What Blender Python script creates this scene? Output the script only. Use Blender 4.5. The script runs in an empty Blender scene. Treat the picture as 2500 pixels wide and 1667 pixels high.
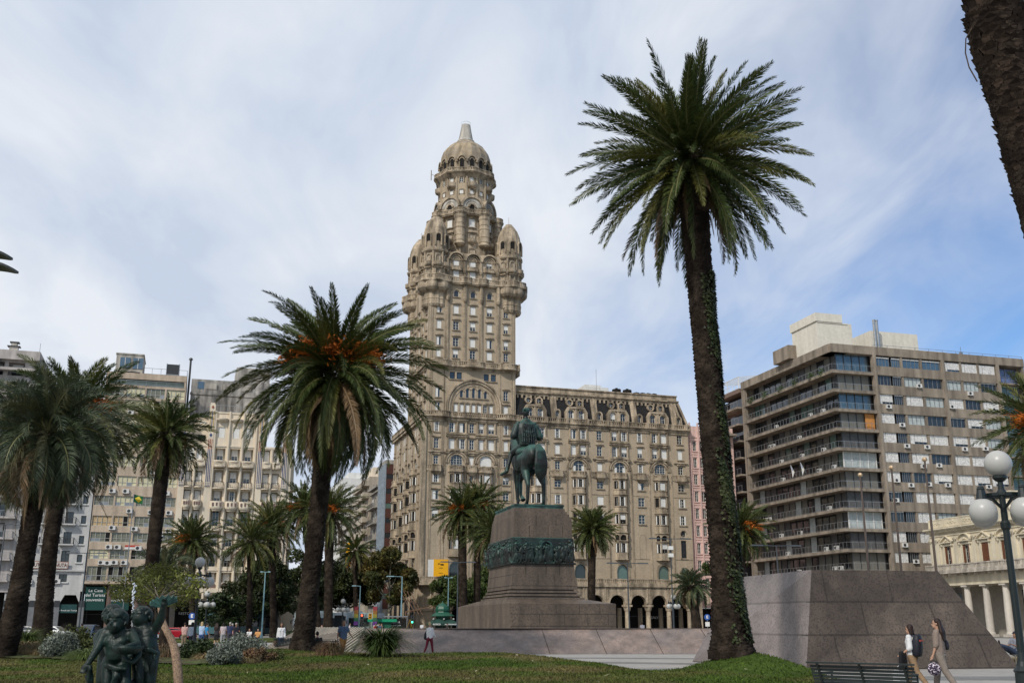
import bpy, bmesh, math, random
import numpy as np
from mathutils import Vector, Matrix
R=math.radians
scene=bpy.context.scene
COL=scene.collection
# ---------------- camera, sky, sun, exposure ----------------
CAMF=2530.0; CAMX=1250.0; CAMY=833.5; PITCH=R(15.26); EYE=1.6
cd=bpy.data.cameras.new('camera'); cam=bpy.data.objects.new('camera',cd); COL.objects.link(cam)
cam.location=(0,0,EYE); cam.rotation_euler=(R(90)+PITCH,0,0)
cd.sensor_width=36; cd.lens=36*CAMF/2500; cd.clip_start=.1; cd.clip_end=4000
scene.camera=cam
scene.view_settings.view_transform='Standard'; scene.view_settings.look='None'
scene.view_settings.exposure=0.2; scene.view_settings.gamma=1
SUN_EL=R(42); SUN_AZ=R(-150)      # direction of the sun, azimuth measured from +Y towards +X
w=bpy.data.worlds.new('World'); scene.world=w; w.use_nodes=True
def world_sky():
    nt=w.node_tree; nt.nodes.clear(); N=nt.nodes.new; L=nt.links.new
    out=N('ShaderNodeOutputWorld'); bg=N('ShaderNodeBackground'); bg.inputs[1].default_value=.1
    sky=N('ShaderNodeTexSky'); sky.sky_type='NISHITA'; sky.sun_disc=False
    sky.sun_elevation=SUN_EL; sky.sun_rotation=SUN_AZ; sky.altitude=20; sky.air_density=1.0; sky.dust_density=.6; sky.ozone_density=1.5
    tc=N('ShaderNodeTexCoord')
    sep=N('ShaderNodeSeparateXYZ'); L(tc.outputs['Generated'],sep.inputs[0])
    # project onto a cloud layer: xy/(z+.18)
    zz=N('ShaderNodeMath'); zz.operation='ADD'; zz.inputs[1].default_value=.22; L(sep.outputs[2],zz.inputs[0])
    dv=N('ShaderNodeVectorMath'); dv.operation='DIVIDE'; cmb=N('ShaderNodeCombineXYZ')
    for i in range(3): L(zz.outputs[0],cmb.inputs[i])
    L(tc.outputs['Generated'],dv.inputs[0]); L(cmb.outputs[0],dv.inputs[1])
    def noise(scale,rough,det,off,dist=0.,sx=(1,1,1)):
        mp=N('ShaderNodeMapping'); mp.inputs['Location'].default_value=off; mp.inputs['Scale'].default_value=sx; mp.inputs['Rotation'].default_value=(0,0,R(35))
        L(dv.outputs[0],mp.inputs[0])
        n=N('ShaderNodeTexNoise'); n.inputs['Scale'].default_value=scale; n.inputs['Detail'].default_value=det; n.inputs['Roughness'].default_value=rough; n.inputs['Distortion'].default_value=dist
        L(mp.outputs[0],n.inputs['Vector']); return n.outputs[0]
    n1=noise(1.5,.5,6,(3.1,1.7,0),.3,(1,.65,.5)); n2=noise(4.0,.55,6,(8.3,2.2,4),.5,(1,.45,.4)); n3=noise(1.1,.5,4,(1.3,7.7,2),.3)
    def M(op,a,b,c=None):
        m=N('ShaderNodeMath'); m.operation=op
        for i,s in enumerate((a,b,c)):
            if s is None: continue
            if isinstance(s,(int,float)): m.inputs[i].default_value=s
            else: L(s,m.inputs[i])
        return m.outputs[0]
    # open sky towards the right of the plaza
    bias=M('MULTIPLY_ADD',sep.outputs[0],-1.5,.42)
    low=M('MULTIPLY_ADD',sep.outputs[2],1.25,-.25)
    s=M('ADD',M('ADD',M('MULTIPLY',n1,1.5),M('MULTIPLY',n2,.78)),M('ADD',bias,low))
    mr=N('ShaderNodeMapRange'); mr.interpolation_type='SMOOTHSTEP'; mr.inputs[1].default_value=.62; mr.inputs[2].default_value=1.75
    L(s,mr.inputs[0])
    cr=N('ShaderNodeValToRGB'); L(M('ADD',M('MULTIPLY',n3,.5),M('MULTIPLY',n2,.5)),cr.inputs[0])
    cr.color_ramp.elements[0].position=.38; cr.color_ramp.elements[0].color=(.50,.57,.69,1)
    cr.color_ramp.elements[1].position=.57; cr.color_ramp.elements[1].color=(.71,.745,.80,1)
    sc=N('ShaderNodeVectorMath'); sc.operation='SCALE'; sc.inputs['Scale'].default_value=10.0; L(cr.outputs[0],sc.inputs[0])
    tint=N('ShaderNodeMix'); tint.data_type='RGBA'; tint.blend_type='MULTIPLY'; tint.inputs[0].default_value=1.0
    L(sky.outputs[0],tint.inputs[6]); tint.inputs[7].default_value=(.78,.98,1.22,1)
    mx=N('ShaderNodeMix'); mx.data_type='RGBA'; L(mr.outputs[0],mx.inputs[0]); L(tint.outputs[2],mx.inputs[6]); L(sc.outputs[0],mx.inputs[7])
    L(mx.outputs[2],bg.inputs[0]); L(bg.outputs[0],out.inputs[0])
world_sky()
sl=bpy.data.lights.new('sun','SUN'); so=bpy.data.objects.new('sun',sl); COL.objects.link(so)
sl.energy=2.4; sl.angle=R(3); sl.color=(1,.95,.87)
sd=Vector((math.sin(SUN_AZ)*math.cos(SUN_EL),math.cos(SUN_AZ)*math.cos(SUN_EL),math.sin(SUN_EL)))
so.rotation_euler=sd.to_track_quat('Z','Y').to_euler(); so.location=(0,0,60)

# ---------------- pixel helpers (photo pixels, 2500 x 1667) ----------------
def ray(x,y):
    a=(x-CAMX)/CAMF; b=(CAMY-y)/CAMF
    return Vector((a, math.cos(PITCH)-b*math.sin(PITCH), math.sin(PITCH)+b*math.cos(PITCH)))
def at(x,y,Y):
    r=ray(x,y); return Vector((0,0,EYE))+r*(Y/r.y)
def atz(x,y,Z=0.):
    r=ray(x,y); return Vector((0,0,EYE))+r*((Z-EYE)/r.z)

# ---------------- materials ----------------
MATS={}
def mk(name,col,rough=.85,var=.18,scale=1.2,fine=0,fscale=12,streak=0,brick=None,metal=0,bump=0,bscale=20,spec=.3,col2=None,rand=0,transl=0,emit=0,emcol=None,alpha=1,topcol=None,speck=0,speckcol=(.02,.02,.02),spscale=60,bdist=.02):
    if name in MATS: return MATS[name]
    m=bpy.data.materials.new(name); m.use_nodes=True; nt=m.node_tree; N=nt.nodes.new; L=nt.links.new
    b=nt.nodes['Principled BSDF']; out=nt.nodes['Material Output']
    b.inputs['Roughness'].default_value=rough; b.inputs['Metallic'].default_value=metal; b.inputs['Specular IOR Level'].default_value=spec
    tc=N('ShaderNodeTexCoord'); V=tc.outputs['Object']
    def noise(sc,det=4,map_=None):
        n=N('ShaderNodeTexNoise'); n.inputs['Scale'].default_value=sc; n.inputs['Detail'].default_value=det
        if map_:
            mp=N('ShaderNodeMapping'); mp.inputs['Scale'].default_value=map_; L(V,mp.inputs[0]); L(mp.outputs[0],n.inputs['Vector'])
        else: L(V,n.inputs['Vector'])
        return n.outputs[0]
    def ramp(src,a,bb,lo,hi):
        r=N('ShaderNodeMapRange'); r.inputs[1].default_value=a; r.inputs[2].default_value=bb; r.inputs[3].default_value=lo; r.inputs[4].default_value=hi; L(src,r.inputs[0]); return r.outputs[0]
    def mul(a,c):
        x=N('ShaderNodeMix'); x.data_type='RGBA'; x.blend_type='MULTIPLY'; x.inputs[0].default_value=1; L(a,x.inputs[6]); L(c,x.inputs[7]); return x.outputs[2]
    rgb=N('ShaderNodeRGB'); rgb.outputs[0].default_value=(*col,1); c=rgb.outputs[0]
    if col2:
        x=N('ShaderNodeMix'); x.data_type='RGBA'; x.inputs[7].default_value=(*col2,1); L(c,x.inputs[6])
        L(ramp(noise(scale,5),.42,.62,0,1),x.inputs[0]); c=x.outputs[2]
    if var: c=mul(c,ramp(noise(scale*1.7,5),.3,.7,1-var,1+var))
    if fine: c=mul(c,ramp(noise(fscale,2),.3,.7,1-fine,1+fine))
    if streak: c=mul(c,ramp(noise(1.0,5,(1.0,1.0,.10)),.38,.66,1+streak*.3,1-streak))
    if rand:
        g=N('ShaderNodeNewGeometry'); c=mul(c,ramp(g.outputs['Random Per Island'],0,1,1-rand,1+rand))
    if speck:
        x=N('ShaderNodeMix'); x.data_type='RGBA'; x.inputs[7].default_value=(*speckcol,1); L(c,x.inputs[6])
        L(ramp(noise(spscale,1),.52,.62,0,speck),x.inputs[0]); c=x.outputs[2]
    if brick:
        bw,bh,dk=brick
        s=N('ShaderNodeSeparateXYZ'); L(V,s.inputs[0]); ad=N('ShaderNodeMath'); L(s.outputs[0],ad.inputs[0]); L(s.outputs[1],ad.inputs[1])
        cb=N('ShaderNodeCombineXYZ'); L(ad.outputs[0],cb.inputs[0]); L(s.outputs[2],cb.inputs[1])
        bt=N('ShaderNodeTexBrick'); L(cb.outputs[0],bt.inputs['Vector']); bt.inputs['Scale'].default_value=1
        bt.inputs['Brick Width'].default_value=bw; bt.inputs['Row Height'].default_value=bh; bt.inputs['Mortar Size'].default_value=.02 if bw<2 else .04
        bt.inputs['Color1'].default_value=(1,1,1,1); bt.inputs['Color2'].default_value=(1-dk*.5,)*3+(1,); bt.inputs['Mortar'].default_value=(1-dk,)*3+(1,)
        c=mul(c,bt.outputs[0])
    if topcol:      # weathering that settles on upward surfaces
        g=N('ShaderNodeNewGeometry'); s=N('ShaderNodeSeparateXYZ'); L(g.outputs['Normal'],s.inputs[0])
        a=N('ShaderNodeMath'); a.operation='ADD'; L(s.outputs[2],a.inputs[0]); L(ramp(noise(scale*1.5,4),.3,.7,-.5,.5),a.inputs[1])
        x=N('ShaderNodeMix'); x.data_type='RGBA'; x.inputs[7].default_value=(*topcol,1); L(c,x.inputs[6]); L(ramp(a.outputs[0],.15,.9,0,.85),x.inputs[0]); c=x.outputs[2]
    L(c,b.inputs['Base Color'])
    if bump:
        bp=N('ShaderNodeBump'); bp.inputs['Strength'].default_value=bump; bp.inputs['Distance'].default_value=bdist; L(noise(bscale,4),bp.inputs['Height']); L(bp.outputs[0],b.inputs['Normal'])
    if emit:
        b.inputs['Emission Color'].default_value=(*(emcol or col),1); b.inputs['Emission Strength'].default_value=emit
    if transl:
        t=N('ShaderNodeBsdfTranslucent'); L(c,t.inputs[0]); ms=N('ShaderNodeMixShader'); ms.inputs[0].default_value=transl
        L(b.outputs[0],ms.inputs[1]); L(t.outputs[0],ms.inputs[2]); L(ms.outputs[0],out.inputs[0])
    MATS[name]=m; return m
def plain(name,col,rough=.7,**k): return mk(name,col,rough,var=.06,**k)

# ---------------- mesh builder ----------------
def _cube(x0,x1,y0,y1,z0,z1):
    return [(x0,y0,z0),(x1,y0,z0),(x1,y1,z0),(x0,y1,z0),(x0,y0,z1),(x1,y0,z1),(x1,y1,z1),(x0,y1,z1)]
CF=[(3,2,1,0),(4,5,6,7),(0,1,5,4),(1,2,6,5),(2,3,7,6),(3,0,4,7)]
class MB:
    def __init__(s): s.v=[]; s.f=[]; s.m=[]; s.T=None
    def add(s,vs,fs,mi=0):
        o=len(s.v)
        if s.T is not None: vs=[s.T@Vector(p) for p in vs]
        s.v.extend([tuple(p) for p in vs]); s.f.extend([tuple(i+o for i in f) for f in fs]); s.m.extend([mi]*len(fs)); return s
    def box(s,x0,x1,y0,y1,z0,z1,mi=0): return s.add(_cube(min(x0,x1),max(x0,x1),min(y0,y1),max(y0,y1),min(z0,z1),max(z0,z1)),CF,mi)
    def frustum(s,a,b,z0,z1,mi=0):    # a,b = (x0,x1,y0,y1) at bottom and top
        return s.add([(a[0],a[2],z0),(a[1],a[2],z0),(a[1],a[3],z0),(a[0],a[3],z0),(b[0],b[2],z1),(b[1],b[2],z1),(b[1],b[3],z1),(b[0],b[3],z1)],CF,mi)
    def bar(s,p,q,w,h=None,mi=0):
        p=Vector(p); q=Vector(q); h=h or w; d=(q-p); L=d.length
        if L<1e-6: return s
        d/=L; up=Vector((0,0,1)) if abs(d.z)<.9 else Vector((0,1,0)); a=d.cross(up).normalized()*w/2; b=a.cross(d).normalized()*h/2
        return s.add([p-a-b,p+a-b,p+a+b,p-a+b,q-a-b,q+a-b,q+a+b,q-a+b],CF,mi)
    def cyl(s,p,q,r1,r2=None,n=12,mi=0,caps=True):
        p=Vector(p); q=Vector(q); r2=r1 if r2 is None else r2; d=(q-p).normalized()
        up=Vector((0,0,1)) if abs(d.z)<.9 else Vector((1,0,0)); a=d.cross(up).normalized(); b=d.cross(a)
        vs=[]
        for c,r in ((p,r1),(q,r2)):
            for i in range(n):
                t=2*math.pi*i/n; vs.append(c+a*math.cos(t)*r+b*math.sin(t)*r)
        fs=[(i,(i+1)%n,n+(i+1)%n,n+i) for i in range(n)]
        if caps: fs+=[tuple(range(n))[::-1],tuple(range(n,2*n))]
        return s.add(vs,fs,mi)
    def lathe(s,prof,c=(0,0),n=24,mi=0,a0=0,a1=360,caps=False,ribs=0,ribamp=0):
        full=abs(a1-a0)>=360; k=n if full else n+1; vs=[]
        for (r,z) in prof:
            for i in range(k):
                t=R(a0)+R(a1-a0)*i/n
                rr=r*(1+ribamp*(abs(math.cos(t*ribs/2))**6)) if ribs else r
                vs.append((c[0]+rr*math.cos(t),c[1]+rr*math.sin(t),z))
        fs=[]
        for j in range(len(prof)-1):
            for i in range(n if full else n):
                i2=(i+1)%k; fs.append((j*k+i,j*k+i2,(j+1)*k+i2,(j+1)*k+i))
        if caps and full: fs+=[tuple(range(k))[::-1],tuple(range((len(prof)-1)*k,len(prof)*k))]
        return s.add(vs,fs,mi)
    def ball(s,c,r,n=10,mi=0,sc=(1,1,1)):
        vs=[];fs=[]; m=n//2
        for j in range(m+1):
            for i in range(n):
                a=math.pi*j/m; t=2*math.pi*i/n
                vs.append((c[0]+r*sc[0]*math.sin(a)*math.cos(t),c[1]+r*sc[1]*math.sin(a)*math.sin(t),c[2]+r*sc[2]*math.cos(a)))
        for j in range(m):
            for i in range(n): fs.append((j*n+i,(j+1)*n+i,(j+1)*n+(i+1)%n,j*n+(i+1)%n))
        return s.add(vs,fs,mi)
    def prism(s,poly,y0,y1,mi=0):      # polygon in x,z extruded along y
        n=len(poly); vs=[(x,y0,z) for x,z in poly]+[(x,y1,z) for x,z in poly]
        fs=[tuple(range(n)),tuple(range(n,2*n))[::-1]]+[(i,n+i,n+(i+1)%n,(i+1)%n) for i in range(n)]
        return s.add(vs,fs,mi)
    def slab(s,poly,z0,z1,mi=0):       # polygon in x,y extruded in z
        n=len(poly); vs=[(x,y,z0) for x,y in poly]+[(x,y,z1) for x,y in poly]
        fs=[tuple(range(n))[::-1],tuple(range(n,2*n))]+[(i,(i+1)%n,n+(i+1)%n,n+i) for i in range(n)]
        return s.add(vs,fs,mi)
    def archring(s,cx,cz,r0,r1,y0,y1,n=16,mi=0,a0=0,a1=180):
        vs=[]
        for i in range(n+1):
            t=R(a0+(a1-a0)*i/n); c,q=math.cos(t),math.sin(t)
            vs+=[(cx+r0*c,y0,cz+r0*q),(cx+r1*c,y0,cz+r1*q),(cx+r1*c,y1,cz+r1*q),(cx+r0*c,y1,cz+r0*q)]
        fs=[]
        for i in range(n):
            a=4*i;b=a+4
            for k in range(4): fs.append((a+k,a+(k+1)%4,b+(k+1)%4,b+k))
        fs+=[(0,1,2,3),(4*n+3,4*n+2,4*n+1,4*n)]
        return s.add(vs,fs,mi)
    def build(s,name,mats,parent=None,smooth=False,loc=None,rz=None):
        if not isinstance(mats,(list,tuple)): mats=[mats]
        me=bpy.data.meshes.new(name); me.from_pydata(s.v,[],s.f)
        for m in mats: me.materials.append(m)
        if len(mats)>1: me.polygons.foreach_set('material_index',s.m)
        if smooth: me.polygons.foreach_set('use_smooth',[True]*len(s.f))
        me.update(); return ob(name,me,parent,loc,rz)
def ob(name,data,parent=None,loc=None,rz=None,mat=None):
    o=bpy.data.objects.new(name,data); COL.objects.link(o)
    if parent: o.parent=parent
    if loc is not None: o.location=loc
    if rz is not None: o.rotation_euler=(0,0,rz)
    return o
def tag(o,label=None,cat=None,group=None,kind=None):
    if label: o['label']=label
    if cat: o['category']=cat
    if group: o['group']=group
    if kind: o['kind']=kind
    return o
def thing(name,label,cat,loc=(0,0,0),rz=0,group=None):
    return tag(ob(name,None,None,loc,rz),label,cat,group)
def npmesh(name,V,Q,mats,MI=None,smooth=False,parent=None):
    """V (n,3), Q (m,k) arrays -> mesh object"""
    me=bpy.data.meshes.new(name); k=Q.shape[1]
    me.vertices.add(len(V)); me.vertices.foreach_set('co',np.ascontiguousarray(V,np.float32).ravel())
    me.loops.add(Q.size); me.loops.foreach_set('vertex_index',np.ascontiguousarray(Q,np.int32).ravel())
    me.polygons.add(len(Q)); me.polygons.foreach_set('loop_start',np.arange(0,Q.size,k,dtype=np.int32)); me.polygons.foreach_set('loop_total',np.full(len(Q),k,np.int32))
    if not isinstance(mats,(list,tuple)): mats=[mats]
    for m in mats: me.materials.append(m)
    if MI is not None: me.polygons.foreach_set('material_index',np.asarray(MI,np.int32))
    if smooth: me.polygons.foreach_set('use_smooth',np.ones(len(Q),bool))
    me.update(calc_edges=True); me.validate()
    return ob(name,me,parent) if parent is not False else me
def text(name,s,size,mat,parent,loc,rot=(R(90),0,0),depth=.02,align='CENTER',sx=1,bold=0):
    c=bpy.data.curves.new(name,'FONT'); c.body=s; c.size=size; c.extrude=depth; c.align_x=align; c.align_y='CENTER'; c.offset=bold; c.resolution_u=2
    t=bpy.data.objects.new(name,c); COL.objects.link(t)
    dg=bpy.context.evaluated_depsgraph_get(); me=bpy.data.meshes.new_from_object(t.evaluated_get(dg)); bpy.data.objects.remove(t)
    me.materials.clear(); me.materials.append(mat)
    o=ob(name,me,parent); o.location=loc; o.rotation_euler=rot; o.scale=(sx,1,1); return o
def RZ(a): return Matrix.Rotation(a,4,'Z')
def TR(x,y,z): return Matrix.Translation((x,y,z))
# ---------------- palette ----------------
STONE=mk('salvo_stone',(.415,.335,.238),.9,var=.10,scale=.25,fine=.10,fscale=3,streak=.10,brick=(1.1,.42,.10),bump=.3,bscale=8)
STONE2=mk('salvo_trim',(.375,.302,.215),.9,var=.2,scale=.6,fine=.18,fscale=4,streak=.60,bump=.3,bscale=8)
DOMEM=mk('dome_render',(.36,.285,.19),.9,var=.2,scale=.5,streak=.4,col2=(.30,.25,.19))
SLATE=mk('dark_slate',(.014,.013,.014),.85,var=.35,scale=1.4,fine=.4,fscale=6,speck=.05,speckcol=(.22,.19,.15),spscale=5)
GLASS=mk('window_glass',(.025,.03,.035),.08,var=.0,spec=.8)
GLASSB=mk('blue_glass',(.06,.11,.16),.06,var=.1,spec=1.0)
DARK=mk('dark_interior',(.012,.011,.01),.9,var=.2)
WHITEP=mk('white_shutter',(.70,.69,.65),.6,var=.06,scale=2,streak=.12)
CREAMP=mk('window_frame_white',(.60,.58,.52),.6,var=.05)
WOODB=mk('brown_shutter',(.16,.065,.035),.6,var=.2,scale=3)
GREENGL=mk('green_glass',(.10,.16,.14),.12,var=.1,spec=.8)
METALD=mk('dark_iron',(.03,.032,.034),.5,var=.1,spec=.5)
METALG=mk('grey_metal',(.30,.31,.32),.4,var=.1,metal=.6)
CONC=mk('brown_concrete',(.265,.220,.172),.95,var=.14,scale=.35,fine=.15,fscale=9,streak=.40,bump=.5,bscale=14)
CONCL=mk('grey_concrete',(.42,.39,.34),.95,var=.15,scale=.5,streak=.5,fine=.1)
WHITEW=mk('white_wall',(.66,.65,.61),.9,var=.08,scale=.4,streak=.1)
CREAMW=mk('cream_wall',(.72,.62,.48),.9,var=.06,scale=.4,streak=.14,fine=.05)
ESTEV=mk('pale_yellow_wall',(.64,.57,.43),.9,var=.06,scale=.6,streak=.22,fine=.05)
PINKW=mk('pink_wall',(.68,.47,.41),.9,var=.08,streak=.15)
BEIGEW=mk('beige_panel',(.50,.40,.30),.85,var=.06,streak=.25,fine=.10,fscale=5,brick=(.6,.5,.10))
YELLP=mk('yellow_blind',(.60,.55,.36),.55,var=.15,scale=.9,spec=.5)
BROWNB=mk('red_brown_panel',(.085,.034,.026),.8,var=.15)
ACW=mk('ac_white',(.62,.61,.58),.6,var=.05)
BRONZE=mk('bronze_patina',(.013,.015,.013),.5,var=.35,scale=.8,fine=.35,fscale=6,col2=(.018,.040,.034),metal=.1,spec=.45,bump=.5,bscale=10,streak=.5,topcol=(.035,.105,.08))
BRONZEG=mk('green_patina',(.045,.115,.10),.55,var=.3,scale=2.0,fine=.3,fscale=7,col2=(.03,.055,.05),metal=.2,streak=.4)
BRONZED=mk('dark_green_bronze',(.003,.011,.008),.48,var=.3,scale=4,fine=.2,fscale=14,col2=(.005,.018,.013),metal=0,spec=.35,bump=.5,bscale=35,bdist=.01)
GRAN=mk('brown_granite',(.125,.095,.070),.55,var=.14,scale=.5,fine=.12,fscale=3,speck=.55,speckcol=(.05,.04,.035),spscale=9,streak=.35,spec=.35)
GRANL=mk('lit_granite',(.225,.192,.18),.5,brick=(40,1.22,.4),var=.2,scale=.35,fine=.12,fscale=2.5,speck=.45,speckcol=(.08,.07,.065),spscale=14,spec=.4)  # block granite for the upward-tilted flank, sky light put into the paler colour
GRANF=mk('shaded_granite',(.098,.076,.060),.6,streak=.18,brick=(3.3,1.22,.42),var=.35,scale=.35,fine=.12,fscale=3,speck=.6,speckcol=(.04,.033,.03),spscale=14,spec=.3)  # same block granite for the front, its shade put into the darker colour
GREENM=mk('kiosk_green',(.008,.075,.042),.45,var=.1,spec=.5)
LAMPG=mk('lamp_iron_green',(.007,.013,.013),.4,var=.1,spec=.5)
GLOBE=mk('opal_globe',(.42,.415,.39),.35,var=.02,spec=.4)
ORANGE=mk('orange_board',(.85,.42,.01),.5,var=.03)
CYANP=mk('pale_blue_pole',(.20,.33,.37),.5,var=.1)
TXTW=plain('white_lettering',(.75,.75,.72))
TXTD=plain('dark_lettering',(.03,.03,.03))
TXTR=plain('red_lettering',(.45,.06,.04))

# ---------------- ready made facade pieces ----------------
def xf(M,vs): return [M@Vector(p) for p in vs]
def wall(mb,M,u0,u1,z0,z1,holes,depth=.3,mi=0,mr=None,back=True):
    """vertical wall sheet in local frame M (x along wall, -y outwards) with rectangular holes and reveals"""
    mr=mi if mr is None else mr
    us=sorted({u0,u1}|{round(a,3) for h in holes for a in h[:2] if u0<a<u1}); zs=sorted({z0,z1}|{round(a,3) for h in holes for a in h[2:4] if z0<a<z1})
    old=mb.T; mb.T=M if old is None else old@M
    for i in range(len(us)-1):
        run=None
        for j in range(len(zs)-1):
            cu=(us[i]+us[i+1])/2; cz=(zs[j]+zs[j+1])/2
            inside=any(h[0]<cu<h[1] and h[2]<cz<h[3] for h in holes)
            if inside:
                if run is not None: mb.add([(us[i],0,run),(us[i+1],0,run),(us[i+1],0,zs[j]),(us[i],0,zs[j])],[(0,1,2,3)],mi); run=None
            elif run is None: run=zs[j]
        if run is not None: mb.add([(us[i],0,run),(us[i+1],0,run),(us[i+1],0,zs[-1]),(us[i],0,zs[-1])],[(0,1,2,3)],mi)
    for a,b,c,d in [h[:4] for h in holes]:
        a=max(a,u0);b=min(b,u1);c=max(c,z0);d=min(d,z1);e=depth
        mb.add([(a,0,c),(b,0,c),(b,e,c),(a,e,c),(a,0,d),(b,0,d),(b,e,d),(a,e,d)],[(0,1,2,3),(7,6,5,4),(0,3,7,4),(1,5,6,2)]+([(3,2,6,7)] if back else []),mr)
    mb.T=old
WM=[CREAMP,GLASS,WHITEP,STONE2,DARK]
_WC={}
def window_mesh(kind,w,h,arch=False,hood=0,sill=True,proud=False,trim=None,frame=None,glass=None,blind=None,off=0.):
    """origin bottom centre on the wall plane, +y inwards. returns (window mesh, shutter mesh or None)"""
    key=(kind,w,h,arch,hood,sill,proud,trim and trim.name,frame and frame.name,glass and glass.name,blind and blind.name,off)
    if key in _WC: return _WC[key]
    a=MB(); b=MB(); hw=w/2; y0=.16
    if proud: y0=-.06
    hs=h-hw if arch else h          # spring height
    def outline(r0,pad,n=10):
        x=hw-pad
        if not arch: return [(-x,pad),(x,pad),(x,h-pad),(-x,h-pad)]
        return [(-x,pad),(x,pad)]+[(x*math.cos(math.pi*i/n),hs+(hw-pad)*math.sin(math.pi*i/n)) for i in range(n+1)]
    a.prism(outline(0,.02),y0+.05,y0+.08,1)
    t=.07
    if arch:
        a.archring(0,hs,hw-t,hw,y0,y0+.07,10,0); 
    else: a.box(-hw,hw,y0,y0+.07,h-t,h,0)
    a.box(-hw,-hw+t,y0,y0+.07,0,hs,0); a.box(hw-t,hw,y0,y0+.07,0,hs,0); a.box(-hw+t,hw-t,y0,y0+.07,0,t,0)
    if kind in('french','open','half','grid'):
        a.box(-.035,.035,y0,y0+.06,t,h-.1,0)
        for k in ((1/3,2/3) if kind!='grid' else (.2,.4,.6,.8)): a.box(-hw+t,hw-t,y0+.01,y0+.05,h*k-.02,h*k+.02,0)
        if kind=='grid':
            for x in (-hw*.5,hw*.5): a.box(x-.02,x+.02,y0+.01,y0+.05,t,h-.1,0)
    if kind=='shut': b.prism(outline(0,.05),y0-.04,y0+.03,0)
    if kind=='half':
        z=h*.45; b.prism([(-hw+.05,z),(hw-.05,z),(hw-.05,hs),(-hw+.05,hs)] if not arch else [(-hw+.05,z),(hw-.05,z)]+outline(0,.05)[2:],y0-.04,y0+.03,0)
    if kind=='open':
        for s in (-1,1): b.box(s*hw*.55,s*(hw-.01),y0-.12,y0-.02,.05,hs,0); 
    if kind=='side':
        b.box(-hw+.03,hw*.1,y0-.06,y0-.01,.05,hs,0)
    if arch and not proud:       # stone filling the corners above the arch
        for s in (-1,1):
            pts=[(s*hw,h),(s*hw,hs)]+[(s*hw*math.cos(math.pi/2*i/6),hs+hw*math.sin(math.pi/2*i/6)) for i in range(1,7)]
            if s>0: pts=pts[::-1]
            a.prism(pts,-.002,y0+.05,3)
    if proud:
        d=-.22
        if arch: a.archring(0,hs,hw,hw+.16,d,.1,10,3)
        else: a.box(-hw-.14,hw+.14,d,.1,h,h+.14,3)
        a.box(-hw-.14,-hw,d,.1,0,hs,3); a.box(hw,hw+.14,d,.1,0,hs,3)
    elif arch: a.archring(0,hs,hw+.02,hw+.2,-.1,.002,10,3)
    if sill: a.box(-hw-.2,hw+.2,(-.32 if proud else -.18),.1 if proud else y0,-.16,0,3)
    if hood:
        z=h+.22; a.box(-hw-.28,hw+.28,-.24,.0,z,z+.13,3); a.box(-hw-.2,hw+.2,-.13,.0,z-.1,z,3); 
        if hood==2: a.box(-hw-.15,hw+.15,-.1,0,z+.13,z+.28,3)
    mats=[frame or CREAMP,glass or GLASS,WHITEP,trim or STONE2]
    def mesh(mb,nm,mt):
        me=bpy.data.meshes.new(nm); me.from_pydata(mb.v,[],mb.f)
        for m in mt: me.materials.append(m)
        me.polygons.foreach_set('material_index',mb.m); me.update(); return me
    r=(mesh(a,'window',mats),mesh(b,'shutter',[blind or WHITEP]) if b.v else None,a,b,mats,blind or WHITEP)
    _WC[key]=r; return r
class Wins:
    def __init__(s,frame=None,trim=None,glass=None,blind=None,name='window'): s.L=[]; s.k=dict(frame=frame,trim=trim,glass=glass,blind=blind); s.name=name
    def add(s,M,x,z,kind,w,h,pri=0,y=0,**kw):
        k=dict(s.k); k.update(kw); s.L.append((pri,len(s.L),(M or Matrix())@TR(x,y,z),kind,w,h,k))
    def finish(s,parent,limit=100,sub=True):
        s.L.sort(key=lambda t:(-t[0],t[1])); 
        for i,(p,_,M,kind,w,h,k) in enumerate(s.L[:limit]):
            r=window_mesh(kind,w,h,**k); o=ob(s.name,r[0],parent); o.matrix_local=M
            if r[1] and sub: ob('shutter',r[1],o)
            elif r[1]:
                pass
        rest=s.L[limit:]
        if not rest: return
        mb=MB(); ml=[]
        def mi(m):
            if m not in ml: ml.append(m)
            return ml.index(m)
        for p,_,M,kind,w,h,k in rest:
            r=window_mesh(kind,w,h,**k)
            for src,mt in ((r[2],r[4]),(r[3],[r[5]])):
                o=len(mb.v); mb.v.extend([tuple(M@Vector(q)) for q in src.v]); mb.f.extend([tuple(a+o for a in f) for f in src.f]); mb.m.extend([mi(mt[a]) for a in src.m])
        tag(mb.build(s.name,ml,parent),kind='stuff')
def poly_off(pts,d):
    """offset an open polyline sideways (to its right is +)"""
    out=[]
    for i,p in enumerate(pts):
        a=Vector(pts[max(i-1,0)]); b=Vector(pts[min(i+1,len(pts)-1)]); t=(b-a).normalized(); out.append((p[0]+t.y*d,p[1]-t.x*d))
    return out
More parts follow.
